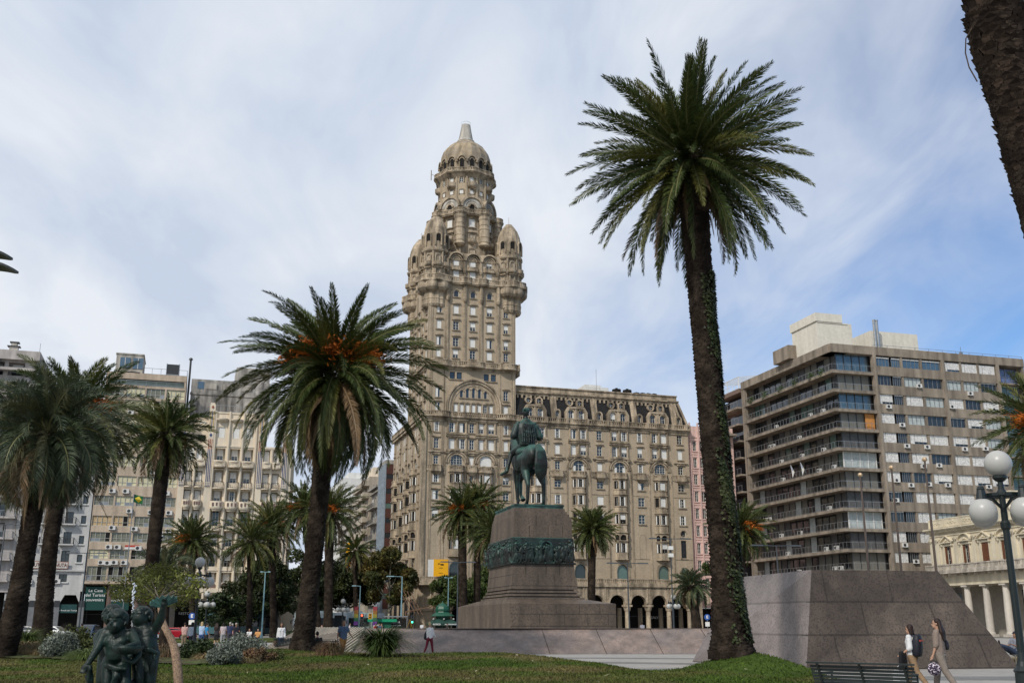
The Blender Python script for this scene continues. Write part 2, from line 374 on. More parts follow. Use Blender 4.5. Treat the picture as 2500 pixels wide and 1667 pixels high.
def balus(mb,pts,z0,h,th=.22,sp=.42,mi=0,pier=2.2,over=.12):
    """balustrade along an xy polyline (outside on the right hand side), slab included"""
    L=len(pts); out=poly_off(pts,over); inn=poly_off(pts,-th)
    def strip(o,i,za,zb):
        for k in range(L-1):
            q=[o[k],o[k+1],i[k+1],i[k]]
            mb.add([(x,y,za) for x,y in q]+[(x,y,zb) for x,y in q],[(3,2,1,0),(4,5,6,7),(0,1,5,4),(1,2,6,5),(2,3,7,6),(3,0,4,7)],mi)
    mid=poly_off(pts,0.0)
    strip(out,inn,z0,z0+h*.28); strip(mid,inn,z0+h*.28,z0+h*.36); strip(poly_off(pts,.05),inn,z0+h*.86,z0+h)
    acc=0; nxt=0; pn=0
    for k in range(L-1):
        a=Vector(pts[k]); b=Vector(pts[k+1]); seg=(b-a).length
        while nxt<=acc+seg:
            p=a+(b-a)*((nxt-acc)/seg); t=(b-a).normalized(); n=Vector((t.y,-t.x))
            w=.075
            if nxt>=pn: w=.2; pn+=pier
            q=[p-t*w+n*.0,p+t*w+n*.0,p+t*w-n*(th*.8),p-t*w-n*(th*.8)]
            z1=z0+h*.36; z2=z0+h*(.86 if w<.1 else 1.06)
            mb.add([(x,y,z1) for x,y in q]+[(x,y,z2) for x,y in q],[(4,5,6,7),(0,1,5,4),(1,2,6,5),(2,3,7,6),(3,0,4,7)],mi)
            nxt+=sp
        acc+=seg
def wavy(u0,u1,bows,y=0,base=.45,amp=.7,n=8):
    """plan line along x with bowed balconies; bows=(centre,halfwidth)"""
    pts=[(u0,y-base)]
    for c,hw in bows:
        if c-hw>u0: pts.append((c-hw-.15,y-base))
        for i in range(n+1):
            t=-1+2*i/n; pts.append((c+hw*t,y-base-amp*math.cos(t*math.pi/2)**.6 if abs(t)<1 else y-base-.02))
        pts.append((c+hw+.15,y-base))
    pts.append((u1,y-base)); return pts
# ---------------- ornate palace with the tall tower ----------------
A17=R(17.2)
def lowrow(d): return
def build_salvo():
    S=thing('ornate_tower_palace','tall stone palace with domed tower, corner turrets and dark mansard wing','palace',(0.8,173.3,0),A17)
    rng=random.Random(4)
    W=Wins(trim=STONE2)
    kinds=['shut','french','half','open','french','shut','open','side']
    def kd(): return rng.choice(kinds)
    I=Matrix()
    SIDE=TR(-16,26,0)@RZ(R(-90))            # side facade, u runs towards the near corner (u=26)
    # --- podium: lower body front, z 7.6..35
    H=[]
    singles=[-13.9,-7.85,-1.9,7.3,15.0,22.6,30.3]; bays=[(-10.4,.95),(-5.4,.95),(3.6,.95),(11.1,.95),(18.7,.95),(26.3,.95)]
    rows=[(32.4,34.0),(29.6,31.3),(27.0,28.4),(24.0,25.5),(21.2,22.7),(18.2,19.8)]
    for x in singles:
        w=.95 if x>0 else .8
        for i,(a,b) in enumerate(rows):
            ww=w+.25 if i>=3 else w
            H.append((x-ww/2,x+ww/2,a,b)); W.add(I,x,a,kd(),ww,b-a,pri=5+(x>2),hood=1 if i in(1,2) or (x<0 and i in (0,4,5)) else 0)
        if x>25: H+= [(x-.5,x+.5,12.6,15.6),(x-.5,x+.5,16.2,17.3)]; W.add(I,x,12.6,'grid',1,3.0,pri=3,frame=METALD); W.add(I,x,16.2,'none',1,1.1,arch=True,pri=3)
        if x in (15.0,): pass
        if x>25: H.append((x-.6,x+.6,9.1,11)); W.add(I,x,9.1,'none',1.2,1.9,arch=True,pri=3,glass=GREENGL)
    for x,d in bays:
        for i,(a,b) in enumerate(rows[:2]):
            for s in (-d,d): H.append((x+s-.55,x+s+.55,a,b)); W.add(I,x+s,a,rng.choice(['open','half','shut','open','side']),1.1,b-a,pri=6+(x>2),sill=False)
        H.append((x-1.0,x+1.0,26.75,28.75)); W.add(I,x,26.75,rng.choice(['shut','grid','open']),2.0,2.0,arch=True,pri=8)
        H.append((x-.95,x+.95,8.9,11.3)); W.add(I,x,8.9,'none',1.9,2.4,arch=True,pri=8,glass=GREENGL if x in(18.7,26.3) else GLASS,frame=METALD)
    wm=MB(); wall(wm,I,-16,32,7.6,34.9,H,.3)
    # side facade with its oriels
    HS=[]; sidebays=[4,9.3,14.6,19.9]; 
    for x in sidebays:
        for i,(a,b) in enumerate(rows[:2]):
            for s in (-.8,.8): HS.append((x+s-.5,x+s+.5,a,b)); W.add(SIDE,x+s,a,kd(),1.0,b-a,pri=1,sill=False)
        HS.append((x-1,x+1,26.75,28.6)); W.add(SIDE,x,26.75,'french',2.0,1.85,arch=True,pri=1)
        HS.append((x-.7,x+.7,9,11.2)); W.add(SIDE,x,9,'none',1.4,2.2,arch=True,pri=0)
    for x in (1.3,6.6,12,17.3,22.7,25):
        for i,(a,b) in enumerate(rows): HS.append((x-.4,x+.4,a,b)); W.add(SIDE,x,a,kd(),.8,b-a,pri=1,hood=1)
    wall(wm,SIDE,0,26,7.6,34.9,HS,.3)
    wm.add([(32,0,0),(32,22,0),(32,22,35),(32,0,35)],[(0,1,2,3)]); wm.add([(-16,26,0),(32,26,0),(32,26,35),(-16,26,35)],[(0,1,2,3)])
    wm.add([(32,22,0),(32,26,0),(32,26,35),(32,22,35)],[(0,1,2,3)])
    wm.box(-15.7,31.7,.4,25.7,34.5,34.9)
    # pilaster strips, string courses, big arch frames on the wing
    tr=MB()
    for x,d in bays:
        for s in (-1,1): tr.box(x+s*2.15-.1,x+s*2.15+.1,-.12,0,8.9,26.6)
        for a,b in rows[:2]:
            for s in (-1.55,0,1.55): tr.cyl((x+s,-.1,a-.1),(x+s,-.1,b+.1),.17,n=8)
            tr.box(x-1.85,x+1.85,-.36,0,a-.42,a-.12); tr.box(x-1.75,x+1.75,-.30,0,b+.16,b+.36); tr.box(x-1.9,x+1.9,-.42,0,b+.36,b+.48)
        for r0,r1,y in ((1.35,1.62,-.16),(1.72,1.95,-.26),(2.05,2.2,-.12)): tr.archring(x,27.3,r0,r1,y,.0,20)
        tr.box(x-.35,x+.35,-.45,0,29.3,29.75)
        for s in (-1,1):
            tr.box(x+s*2.08-.14,x+s*2.08+.14,-.12,0,25.2,27.3)
            tr.box(x+s*1.7-.38,x+s*1.7+.38,-.4,0,28.9,29.1); tr.box(x+s*1.7-.28,x+s*1.7+.28,-.3,0,28.7,28.9)
        tr.archring(x,10.35,1.05,1.35,-.14,0,16); tr.box(x-1.35,x-1.05,-.14,0,8.9,10.35); tr.box(x+1.05,x+1.35,-.14,0,8.9,10.35)
    for x in singles:
        tr.box(x-1.35,x+1.35,-.3,0,28.95,29.12); tr.box(x-1.25,x+1.25,-.16,0,28.8,28.95)
        if x<0: 
            for s in (-1.15,-.85,.85,1.15): tr.box(x+s-.07,x+s+.07,-.1,0,8.9,34.6)
        else:
            for (p,q) in ((22.95,23.02),(12.3,12.4)): tr.box(x-1.6,x+1.6,-.06,0,p,q)
            tr.archring(x,15.9,.55,.6,-.035,0,12); tr.box(x-.6,x-.55,-.035,0,12.3,15.9); tr.box(x+.55,x+.6,-.035,0,12.3,15.9)
    for k in range(5):     # side pilasters
        y=26-(1.6+k*5.35); tr.box(-16.12,-16,y-.15,y+.15,8.9,34.6)
    tr.box(-16.35,-15.65,-.3,.4,8.9,34.7)
    tr.box(-16.4,32.3,-.35,0,34.45,34.75); tr.box(-16.2,32.15,-.2,0,34.1,34.45); tr.box(-16.45,-16,0,26,34.3,34.7)
    tr.build('facade_moulding',STONE2,S)
    wall_o=wm.build('wall',STONE,S)
    # oriels: stacked bay windows
    def oriel(M,x,zb,zt,wins,w=2.5,pri=6,face=1.3):
        m=MB(); d=.85; hw=w/2; fw=face/2
        outl=[(x-hw,0),(x-fw,-d),(x+fw,-d),(x+hw,0)]
        def ring(off,z0,z1):
            o=[(x-hw-off,0),(x-fw-off*.5,-d-off),(x+fw+off*.5,-d-off),(x+hw+off,0)]; m.slab([o[0],o[1],o[2],o[3]],z0,z1,0)
        zs=sorted(wins); cur=zb
        ring(.0,zb,zs[0][0]); 
        for i,(a,b) in enumerate(zs):
            m.T=None
            # piers at the corners and sides
            for (px,py) in (outl[0],outl[1],outl[2],outl[3]):
                m.box(px-.1,px+.1,py-.02,py+.18,a,b,0)
            nxt=zs[i+1][0] if i+1<len(zs) else zt
            ring(0,b,nxt); ring(.10,b+.18,b+.3); ring(.2,b+.3,b+.42); ring(.1,nxt-.14,nxt)
            m.slab([(x-hw+.15,0),(x-fw+.05,-d+.2),(x+fw-.05,-d+.2),(x+hw-.15,0)],a,b,1)
        m.T=None; ring(.12,zb-.2,zb)
        oo=m.build('bay_window',[STONE2,DARK],S); oo.matrix_local=M
        ang=math.atan2(d,hw-fw); sl=math.hypot(d,hw-fw)
        for a,b in zs:
            h=b-a-.04
            arch=(b-a)<1.3
            k=rng.choice(['open','shut','half','open'])
            Mw=M@TR(x,-d+.04,0); W.add(Mw,0,a+.02,'none' if arch else k,face-.2,h,pri=pri,sill=False,arch=arch)
            for s in (-1,1):
                c=Matrix.Translation((x+s*(hw+fw)/2,-d/2,0))@RZ(s*ang)@TR(0,.04,0)
                W.add(M@c,0,a+.02,'none' if arch else rng.choice(['shut','open','side']),sl-.25,h,pri=pri-3,sill=False,arch=arch)
    wz=[(13.3,14.9),(15.3,16.3),(18.1,19.7),(21.1,22.7),(24.0,25.4)]
    for x,d in bays: oriel(I,x,12.3,25.75,wz)
    for x in sidebays: oriel(SIDE,x,12.3,25.75,wz,w=2.4,pri=1.5)
    # balconies above the oriels and between
    def bowed(M,x,hw,z,h=1.0,y=.85,n=1):
        m=MB(); balus(m,[(x-hw,0),(x-hw*.6,-y),(x+hw*.6,-y),(x+hw,0)],z,h,th=.18,sp=.28,pier=1.4)
        m.slab([(x-hw,0),(x-hw*.6,-y),(x+hw*.6,-y),(x+hw,0)],z,z+.2)
        o=m.build('balcony',STONE2,S); o.matrix_local=M
    for x,d in bays: bowed(I,x,1.4,25.78)
    for x in sidebays: bowed(SIDE,x,1.3,25.78)
    for x in singles:
        m=MB(); balus(m,[(x-1.65,-.05),(x-.9,-.12),(x-.7,-.75),(x+.7,-.75),(x+.9,-.12),(x+1.65,-.05)],25.9,.95,th=.15,sp=.3,pier=1.1,over=.05)
        m.slab([(x-1.65,0),(x-.9,-.15),(x-.7,-.8),(x+.7,-.8),(x+.9,-.15),(x+1.65,0)],25.75,25.92); m.frustum((x-.4,x+.4,-.2,0),(x-.8,x+.8,-.75,0),25.2,25.75)
        m.build('balcony',STONE2,S)
    # main balustrade at z 34.8 : tower part bowed, wing part straight; side too
    m=MB(); pts=wavy(-16.2,0,[(-13.4,1.7),(-1.9,1.6)],amp=.6,base=.5)+[(32.3,-.55)]
    m.T=None; balus(m,pts,34.8,1.0,th=.25,pier=2.4,sp=.36)
    balus(m,[(-16.5,26),(-16.5,-.5)],34.8,1.0,th=.25,pier=2.4); m.slab([(p[0],p[1]) for p in pts]+[(32.3,.1),(-16.2,.1)],34.74,34.86)
    for k in range(9):
        if k>=0: x=1.4+k*3.75; m.box(x-.22,x+.22,-.8,-.2,34.8,35.85)
    m.build('balustrade',STONE2,S)
    # lower balustrade over the arcade
    m=MB(); balus(m,[(-16.6,26),(-16.6,-1.6),(-14,-2.2),(32.3,-2.2)],7.9,1.0,th=.3,sp=.36,pier=2.55)
    m.slab([(-16.6,-1.6),(-14,-2.4),(32.3,-2.4),(32.3,.2),(-16.6,.2)],7.6,7.95)
    m.build('balustrade',STONE2,S)
    # arcade z 0..7.6 in front of y=-2, round arches on columns period 3.78
    m=MB(); P=3.78; x0=18.6-P*9
    for k in range(13):
        c=x0+P*k
        if c>31 or c<-13.5: continue
        m.cyl((c,-1.7,.6),(c,-1.7,3.7),.42,.38,14); m.box(c-.55,c+.55,-2.25,-1.15,0,.6); m.lathe([(.4,3.7),(.5,3.85),(.62,4.3),(.66,4.45)],(c,-1.7),14); m.box(c-.68,c+.68,-2.35,-1.05,4.45,4.75)
        m.cyl((c,1.6,0),(c,1.6,4.3),.4,.38,10)
        cx=c+P/2
        if cx<32:
            n=14; pts=[(c,7.6),(c,4.75),(cx-1.35,4.75)]+[(cx-1.35*math.cos(math.pi*i/n),4.95+1.35*math.sin(math.pi*i/n)) for i in range(n+1)]+[(cx+1.35,4.75),(c+P,4.75),(c+P,7.6)]
            # arch slab as strips
            top=7.6
            for i in range(n):
                xa=cx-1.35*math.cos(math.pi*i/n); xb=cx-1.35*math.cos(math.pi*(i+1)/n); za=4.95+1.35*math.sin(math.pi*i/n); zb=4.95+1.35*math.sin(math.pi*(i+1)/n)
                m.add([(xa,-2.1,za),(xb,-2.1,zb),(xb,-2.1,top),(xa,-2.1,top),(xa,-1.4,za),(xb,-1.4,zb),(xb,-1.4,top),(xa,-1.4,top)],[(0,1,2,3),(7,6,5,4),(0,4,5,1)])
            for a,b in ((c,cx-1.35),(cx+1.35,c+P)): m.box(a,b,-2.1,-1.4,4.75,top)
            m.archring(cx,4.95,1.36,1.75,-2.25,-2.1,16)
            for s in (-.25,.25): m.box(c+s-.1,c+s+.1,-2.22,-2.1,5.6,7.4)
    m.box(31.5,32.2,-2.1,0,0,7.6); m.box(-14.2,-13.2,-2.1,0,0,7.6)
    m.build('arcade',STONE2,S)
    m=MB(); m.box(-13.2,31.9,4.0,4.3,0,7.5); m.box(-15.5,32,.3,25.6,7.35,7.58); m.box(31.8,32,.0,22,0,7.6)
    for k in range(10): m.box(-12+k*4.4,-11.9+k*4.4,3.9,4.0,0,4,1)
    m.box(-12,31,3.93,3.99,2.9,3.05,1); m.build('shopfront',[DARK,METALD],S)
    m=MB(); m.box(24.6,27.4,3.55,3.8,2.2,3.3); sg=m.build('shop_sign',DARK,S); text('shop_lettering','SALVO',.62,TXTW,sg,(26.2,3.52,2.75))
    # rounded ground floor corner under the tower
    m=MB(); m.lathe([(3.2,0),(3.2,3.6),(3.35,3.7),(3.35,4.1),(3.1,4.2),(3.1,7.6)],(-12.9,2.0),24,0,150,300); m.box(-16,-15.7,2,26,0,7.6)
    for a in (165,190,215,240,265): 
        c=Vector((-12.9+3.15*math.cos(R(a)),2+3.15*math.sin(R(a)),0)); m.cyl((c.x,c.y,4.2),(c.x,c.y,7.5),.18,n=8)
    for k in range(5): y=3.5+k*4.6; m.box(-16.15,-15.6,y,y+.9,0,7.6)
    m.build('corner_base',STONE,S)
    m=MB()
    for k in range(5): y=4.6+k*4.6; m.box(-16.03,-15.98,y,y+3.2,.1,5.6)
    m.build('shopfront',DARK,S)
    # ---- mansard wing z 35.6..41.4 (u 0..32)
    m=MB(); sl=lambda z: (z-35.2)*.28      # slope
    xr=lambda z: 32.3-(z-35.2)*.32
    m.add([(0,sl(35),35),(xr(35.),sl(35),35),(xr(40.1),sl(40.1),40.1),(0,sl(40.1),40.1),(xr(35),22-sl(35),35),(xr(40.1),20,40.1)],[(0,1,2,3),(1,4,5,2)],0)
    m.build('mansard_roof',SLATE,S)
    m=MB(); m.add([(0,22,35),(0,22,41),(xr(40),22,41),(xr(35),22,35)],[(0,1,2,3)])
    for rx in (6.9,14.4,21.9,29.6):     # stone ribs
        for zz in range(6):
            z0=35.2+zz*.82; z1=z0+.82; 
            m.add([(rx-.55,sl(z0)-.2,z0),(rx+.55,sl(z0)-.2,z0),(rx+.55,sl(z1)-.2,z1),(rx-.55,sl(z1)-.2,z1),(rx-.55,sl(z0)+.3,z0),(rx+.55,sl(z0)+.3,z0),(rx+.55,sl(z1)+.3,z1),(rx-.55,sl(z1)+.3,z1)],CF)
            m.add([(rx-.12,sl(z0)-.3,z0),(rx+.12,sl(z0)-.3,z0),(rx+.12,sl(z1)-.3,z1),(rx-.12,sl(z1)-.3,z1),(rx-.12,sl(z0)+.1,z0),(rx+.12,sl(z0)+.1,z0),(rx+.12,sl(z1)+.1,z1),(rx-.12,sl(z1)+.1,z1)],CF)
    for dx in (0,.9,1.6):
        m.bar((32.2-dx*1.2,-.1+dx*.0,35.2),(30.75-dx*.8,1.15,40.1),.35,.3)
    m.box(0,xr(40),sl(40)-.25,20,39.75,40.2); m.box(0,xr(40)+.15,sl(40)-.55,20.2,40.2,40.42); m.box(0,xr(40)-.1,sl(40)-.1,20,40.42,41.25); m.box(0,xr(40),sl(40)-.3,20.1,41.25,41.42)
    for k in range(38):
        x=.5+k*.8
        if x<30.3: m.box(x-.14,x+.14,sl(39.6)-.28,sl(39.6)+.3,39.2,39.75)
    m.build('roof_cornice',STONE2,S)
    for (cx) in (3.3,10.8,18.6,26.2):      # dormers and oculi
        m=MB(); yd=-.15
        for s in (-1,1):
            x=cx+s*.95; m.archring(x,36.9,.52,.72,yd,1.2,14); m.box(x-.72,x-.52,yd,1.2,35.2,36.9); m.box(x+.52,x+.72,yd,1.2,35.2,36.9)
            m.archring(x,38.85,.42,.66,sl(38.9)-.45,sl(38.9)+.6,18,0,-180 if s==-1 else 0,180)
            if s==1: m.box(x-.66,x-.42,.5,1.6,38.3,38.85); m.box(x+.42,x+.66,.5,1.6,38.3,38.85); m.box(x-.66,x+.66,.45,1.6,38.15,38.3)
        m.prism([(cx-2.05,35.2),(cx-1.67,35.2),(cx-1.67,36.9),(cx-1.25,37.6),(cx+1.25,37.6),(cx+1.67,36.9),(cx+1.67,35.2),(cx+2.05,35.2),(cx+2.05,37.0),(cx+1.45,37.95),(cx-1.45,37.95),(cx-2.05,37.0)],yd-.1,1.0)
        m.box(cx-.25,cx+.25,yd,1.1,35.2,37.7)
        dm=m.build('dormer',STONE2,S)
        for s in (-1,1):
            W2=window_mesh(rng.choice(['open','grid','half','french']),1.04,2.2,arch=True,sill=False); o=ob('window',W2[0],dm,(cx+s*.95,.05,35.2)); 
            if W2[1]: o2=ob('shutter',W2[1],dm,(cx+s*.95,.05,35.2))
            g=MB(); g.cyl((cx+s*.95,sl(38.9)-.1,38.85),(cx+s*.95,sl(38.9),38.85),.43,n=16); g.box(cx+s*.95-.42,cx+s*.95-.36,sl(38.9)-.16,sl(38.9)-.1,38.5,39.2,1); g.box(cx+s*.95-.03,cx+s*.95+.03,sl(38.9)-.16,sl(38.9)-.1,38.45,39.25,1); g.box(cx+s*.95-.4,cx+s*.95+.4,sl(38.9)-.15,sl(38.9)-.1,38.82,38.88,1); g.build('round_window',[GLASS,CREAMP],dm)
    for rx in (7.3,15,22.6,30.2):
        m=MB(); m.archring(rx,36.8,.36,.6,-.35,1,12); m.box(rx-.6,rx-.36,-.35,1,35.2,36.8); m.box(rx+.36,rx+.6,-.35,1,35.2,36.8)
        dm=m.build('dormer',STONE2,S); W2=window_mesh('french',.72,2.0,arch=True,sill=False); ob('window',W2[0],dm,(rx,-.12,35.2))
    # rooftop: white penthouse and tanks
    m=MB(); m.box(15.3,20.3,8,14,41.3,43.7); m.box(15.9,19.0,8.5,13,43.7,44.2); m.build('rooftop_house',WHITEW,S)
    for k,(x,s) in enumerate([(21.4,.85),(23.5,.85),(25.3,.6),(26.5,.6),(27.6,.6),(28.8,.6)]):
        m=MB(); m.lathe([(.0,41.3),(.95*s,41.3),(.95*s,41.5+1.5*s),(.75*s,41.3+1.75*s),(.28*s,41.3+1.9*s),(.28*s,41.3+2.05*s),(0,41.3+2.05*s)],(x-.8,5.0),14); m.build('water_tank',DARK,S)
    m=MB(); m.bar((17.5,7,41.3),(17.5,7,46.8),.05); m.build('antenna',METALG,S)
    # ---- tower block z 35..44 and 44..58
    T=Matrix(); u0,u1=-15.6,-.2
    H=[]; cols=[-13.8,-10.85,-7.87,-4.9,-1.93]
    for x in (cols[0],cols[4]):
        for a,b,k in ((35.9,37.3,'shut'),(38.2,39.9,'french')): H.append((x-.42,x+.42,a,b)); W.add(I,x,a,k if x>-5 else 'side',.84,b-a,pri=9,hood=1)
    for x in (-11.35,-10.15,-5.4,-4.15): H.append((x-.45,x+.45,41.45,42.65)); W.add(I,x,41.45,'grid',.9,1.2,pri=9,frame=METALD,glass=GLASSB)
    for i in range(7): x=-7.6+(i-3)*1.02; H.append((x-.36,x+.36,35.8,37.25)); W.add(I,x,35.8,'shut' if i!=5 else 'french',.72,1.45,pri=7,sill=False)
    for i,(dz) in zip(range(-2,3),(38.75,39.05,39.15,39.05,38.75)):
        x=-7.6+i*1.05; b=dz+(.9 if abs(i)==2 else .95); H.append((x-.3,x+.3,38.35,b)); W.add(I,x,38.35,'none',.6,b-38.35,arch=True,pri=7)
    lip=[]
    twr=[(45.1,46.6),(47.15,48.7),(50.05,51.6),(52.9,54.45)]
    for j,x in enumerate(cols):
        w=.86 if j in(0,4) else 1.0
        for i,(a,b) in enumerate(twr): H.append((x-w/2,x+w/2,a,b)); W.add(I,x,a,rng.choice(['shut','shut','half','french','french','side']),w,b-a,pri=9,hood=2)
        if j in (1,2,3): H.append((x-.45,x+.45,55.95,57.2)); W.add(I,x,55.95,'none',.9,1.25,arch=True,pri=9)
    m=MB(); wall(m,I,u0,u1,35,58.6,H,.28)
    TS=TR(u0,15.2,0)@RZ(R(-90)); H2=[]
    for x in (1.6,4.6,7.6,10.6,13.6):
        for a,b in twr+[(38.2,39.9),(36,37.4),(41.4,42.6)]: H2.append((x-.45,x+.45,a,b)); W.add(TS,x,a,kd(),.9,b-a,pri=2,hood=1)
    wall(m,TS,0,15.2,35,58.6,H2,.28)
    m.add([(u1,0,35),(u1,15.2,35),(u1,15.2,58.6),(u1,0,58.6)],[(0,1,2,3)]); m.add([(u0,15.2,35),(u1,15.2,35),(u1,15.2,58.6),(u0,15.2,58.6)],[(0,1,2,3)]); m.box(u0+.3,u1-.3,.3,15,58.3,58.6)
    m.build('tower_shaft',STONE,S)
    tr=MB()
    for r0,r1,y in ((4.1,4.45,-.25),(4.5,4.75,-.42),(3.55,3.75,-.08)): tr.archring(-7.6,36.8,r0,r1,y,0,36)
    for r0,r1,y in ((4.1,4.45,-.25),(4.5,4.75,-.42)):
        for s in (-1,1): tr.box(-7.6+s*r0,-7.6+s*r1,y,0,35,36.8)
    tr.box(-11.2,-4.0,-.15,0,37.4,37.62); tr.box(-10.1,-5.1,-.12,0,38.2,38.3)
    for i in range(8): x=-7.6+(i-3.5)*1.02; tr.box(x-.1,x+.1,-.1,0,35.8,37.4)
    for x in (-12.35,-9.36,-6.4,-3.42):
        tr.box(x-.32,x+.32,-.14,0,44.5,55.2); tr.box(x-.12,x+.12,-.24,-.14,44.5,55.2); tr.cyl((x,-.3,55.6),(x,-.3,58.2),.36,n=10); tr.lathe([(.05,54.9),(.3,55.2),(.42,55.6),(.42,55.75),(.36,55.8)],(x,-.3),10)
    for x in (-15.3,-14.95,-12.75,-.5,-.9,-3.0): tr.box(x-.09,x+.09,-.1,0,35,43.5); tr.box(x-.07,x+.07,-.08,0,44.5,57)
    for k in range(6): y=.1+k*3.0; tr.box(u0-.12,u0,y-.12,y+.2,35,58)
    tr.box(u0-.12,u1+.1,-.22,0,43.1,43.5); tr.box(u0-.3,u0,0,15.2,43.1,43.5)
    tr.build('tower_moulding',STONE2,S)
    m=MB(); pts=wavy(-16.0,.35,[(-13.6,1.9),(-7.7,1.9),(-1.7,1.7)],amp=.7,base=.5); balus(m,pts,43.5,1.05,th=.25,pier=1.9,sp=.34); m.slab(pts+[(.4,.2),(-16,.2)],43.4,43.56)
    balus(m,[(-16.1,15.2),(-16.1,-.5)],43.5,1.05,th=.25); balus(m,[(.4,-.5),(.4,15.2)],43.5,1.05,th=.25); m.box(.3,.9,1,3.5,43.0,44.6)
    m.build('balustrade',STONE2,S)
    m=MB(); pts=wavy(-16.0,.35,[(-9.3,1.0),(-6.3,1.0)],amp=.45,base=.6); balus(m,pts,58.3,1.1,th=.25,pier=1.5,sp=.34); m.slab(pts+[(.4,.2),(-16,.2)],58.1,58.4)
    m.build('balustrade',STONE2,S)
    # ---- corner turrets
    def turret(cx,cy):
        m=MB()
        # corbelled base
        m.lathe([(1.9,54.2),(1.95,54.4)],(cx,cy),20)
        for k in range(12):
            a=2*math.pi*k/12; x=cx+1.55*math.cos(a); y=cy+1.55*math.sin(a)
            m.lathe([(.05,53.7),(.5,54.0),(.72,54.4),(.66,54.5),(.66,55.2),(.74,55.3),(.66,55.4),(.66,56.6)],(x,y),10)
        for k in range(8):
            a=2*math.pi*(k+.5)/8; x=cx+1.75*math.cos(a); y=cy+1.75*math.sin(a)
            m.lathe([(.4,56.3),(1.15,56.7),(1.5,57.1),(1.55,57.4),(1.5,58.2)],(x,y),14)
        m.lathe([(1.9,58.2),(3.3,58.2),(3.3,58.3),(2,58.3)],(cx,cy),28)
        pts=[(cx+3.2*math.cos(a)*(1+.05*math.cos(8*a)),cy+3.2*math.sin(a)*(1+.05*math.cos(8*a))) for a in [2*math.pi*k/32 for k in range(33)]]
        balus(m,pts,58.3,1.1,th=.2,sp=.34,pier=1.3)
        m.lathe([(2.05,58.3),(2.05,63.9)],(cx,cy),24)
        m.lathe([(2.1,63.7),(2.4,63.9),(2.45,64.2),(2.2,64.3),(2.12,64.4)],(cx,cy),32,ribs=8,ribamp=.06)
        for k in range(8):
            a=2*math.pi*(k+.5)/8; x=cx+2.15*math.cos(a); y=cy+2.15*math.sin(a)
            m.cyl((x,y,61.3),(x,y,63.9),.2,n=8); m.lathe([(.05,60.8),(.2,61),(.32,61.3),(.2,61.45)],(x,y),8)
        # windows and little balconies
        for k in range(8):
            a=2*math.pi*k/8+R(-90); ca,sa=math.cos(a),math.sin(a)
            if sa>.75: continue
            M=TR(cx+2.1*ca,cy+2.1*sa,0)@RZ(a+R(90))
            m.T=M; m.lathe([(.3,60.9),(.62,61.15),(.7,61.3),(.7,61.9),(.6,61.9)],(0,-.05),10,0,180,360); m.box(-.65,.65,-.35,0,60.75,60.9); m.T=None
        o=m.build('turret',STONE2,S)
        for k in range(8):
            a=2*math.pi*k/8+R(-90); ca,sa=math.cos(a),math.sin(a)
            if sa>.75: continue
            for z,h,arch,kk in ((61.3,1.9,True,'shut'),(59.0,1.7,False,'shut')):
                W2=window_mesh(kk,.74,h,arch=arch,sill=False,proud=True); w_=ob('window',W2[0],o); w_.matrix_local=TR(cx+2.0*ca,cy+2.0*sa,z)@RZ(a+R(90)); 
                w2=ob('blind',W2[1],o); w2.matrix_local=w_.matrix_local
        d=MB(); prof=[(2.12,64.4),(2.14,66.2),(2.1,67.2),(1.9,68.4),(1.5,69.5),(1.0,70.3),(.62,70.75),(.6,70.85),(0,70.9)]
        d.lathe(prof,(cx,cy),48,0,ribs=16,ribamp=.035)
        for k in range(8):
            a=2*math.pi*(k)/8+R(-90); 
            d.T=TR(cx+2.16*math.cos(a),cy+2.16*math.sin(a),0)@RZ(a+R(90)); d.archring(0,66.6,.42,.62,-.22,.2,12); d.box(-.62,-.42,-.22,.2,64.9,66.6); d.box(.42,.62,-.22,.2,64.9,66.6)
            d.prism([(-.35,65.7),(.35,65.7)]+[(.35*math.cos(math.pi*i/8),66.5+.35*math.sin(math.pi*i/8)) for i in range(9)],-.06,.2,1)
            for z in (67.7,69): d.ball((0,.12 if z<68 else .55,z),.1,6)
        d.T=None; d.cyl((cx,cy,70.8),(cx,cy,72.3),.04,n=5)
        d.build('turret_dome',[STONE2,DARK],o)
    for c in ((-14.35,1.6),(-.95,1.6),(-14.35,13.6),(-.95,13.6)): turret(*c)
    # ---- arcaded storey z 59.3..64.3 between the turrets
    H=[]; 
    for x in cols[1:4]:
        H+=[(x-.55,x+.55,61.6,63.3),(x-.55,x+.55,59.3,60.9)]; W.add(I,x,61.6,'shut' if x<-5 else 'half',1.1,1.7,arch=True,pri=9,sill=False,y=.4); W.add(I,x,59.3,'shut',1.1,1.6,pri=9,sill=False,y=.4)
    m=MB(); M4=TR(0,.4,0); wall(m,M4,-13,-2.4,58.4,64.2,H,.3); m.box(-14,-1.6,.8,14.4,58.5,64.0)
    for x in cols[1:4]:
        n=14; m.archring(x,62.75,1.25,1.5,-.1,.45,18); m.archring(x,62.75,.9,1.05,.15,.42,18)
        m.prism([(x-1.5,64.2)]+[(x-1.5*math.cos(math.pi*i/n),62.75+1.5*math.sin(math.pi*i/n)) for i in range(0,n+1)]+[(x+1.5,64.2)],.3,.45) if False else None
        m.add([(x+1.5*math.cos(math.pi*i/n),.2,62.75+1.52*math.sin(math.pi*i/n)) for i in range(n+1)]+[(x+1.5*math.cos(math.pi*i/n),3,62.75+1.52*math.sin(math.pi*i/n)) for i in range(n+1)],[(i,i+1,n+2+i,n+1+i) for i in range(n)])
        m.prism([(x+1.3*math.cos(math.pi*i/n),62.75+1.3*math.sin(math.pi*i/n)) for i in range(n+1)],.395,.5)
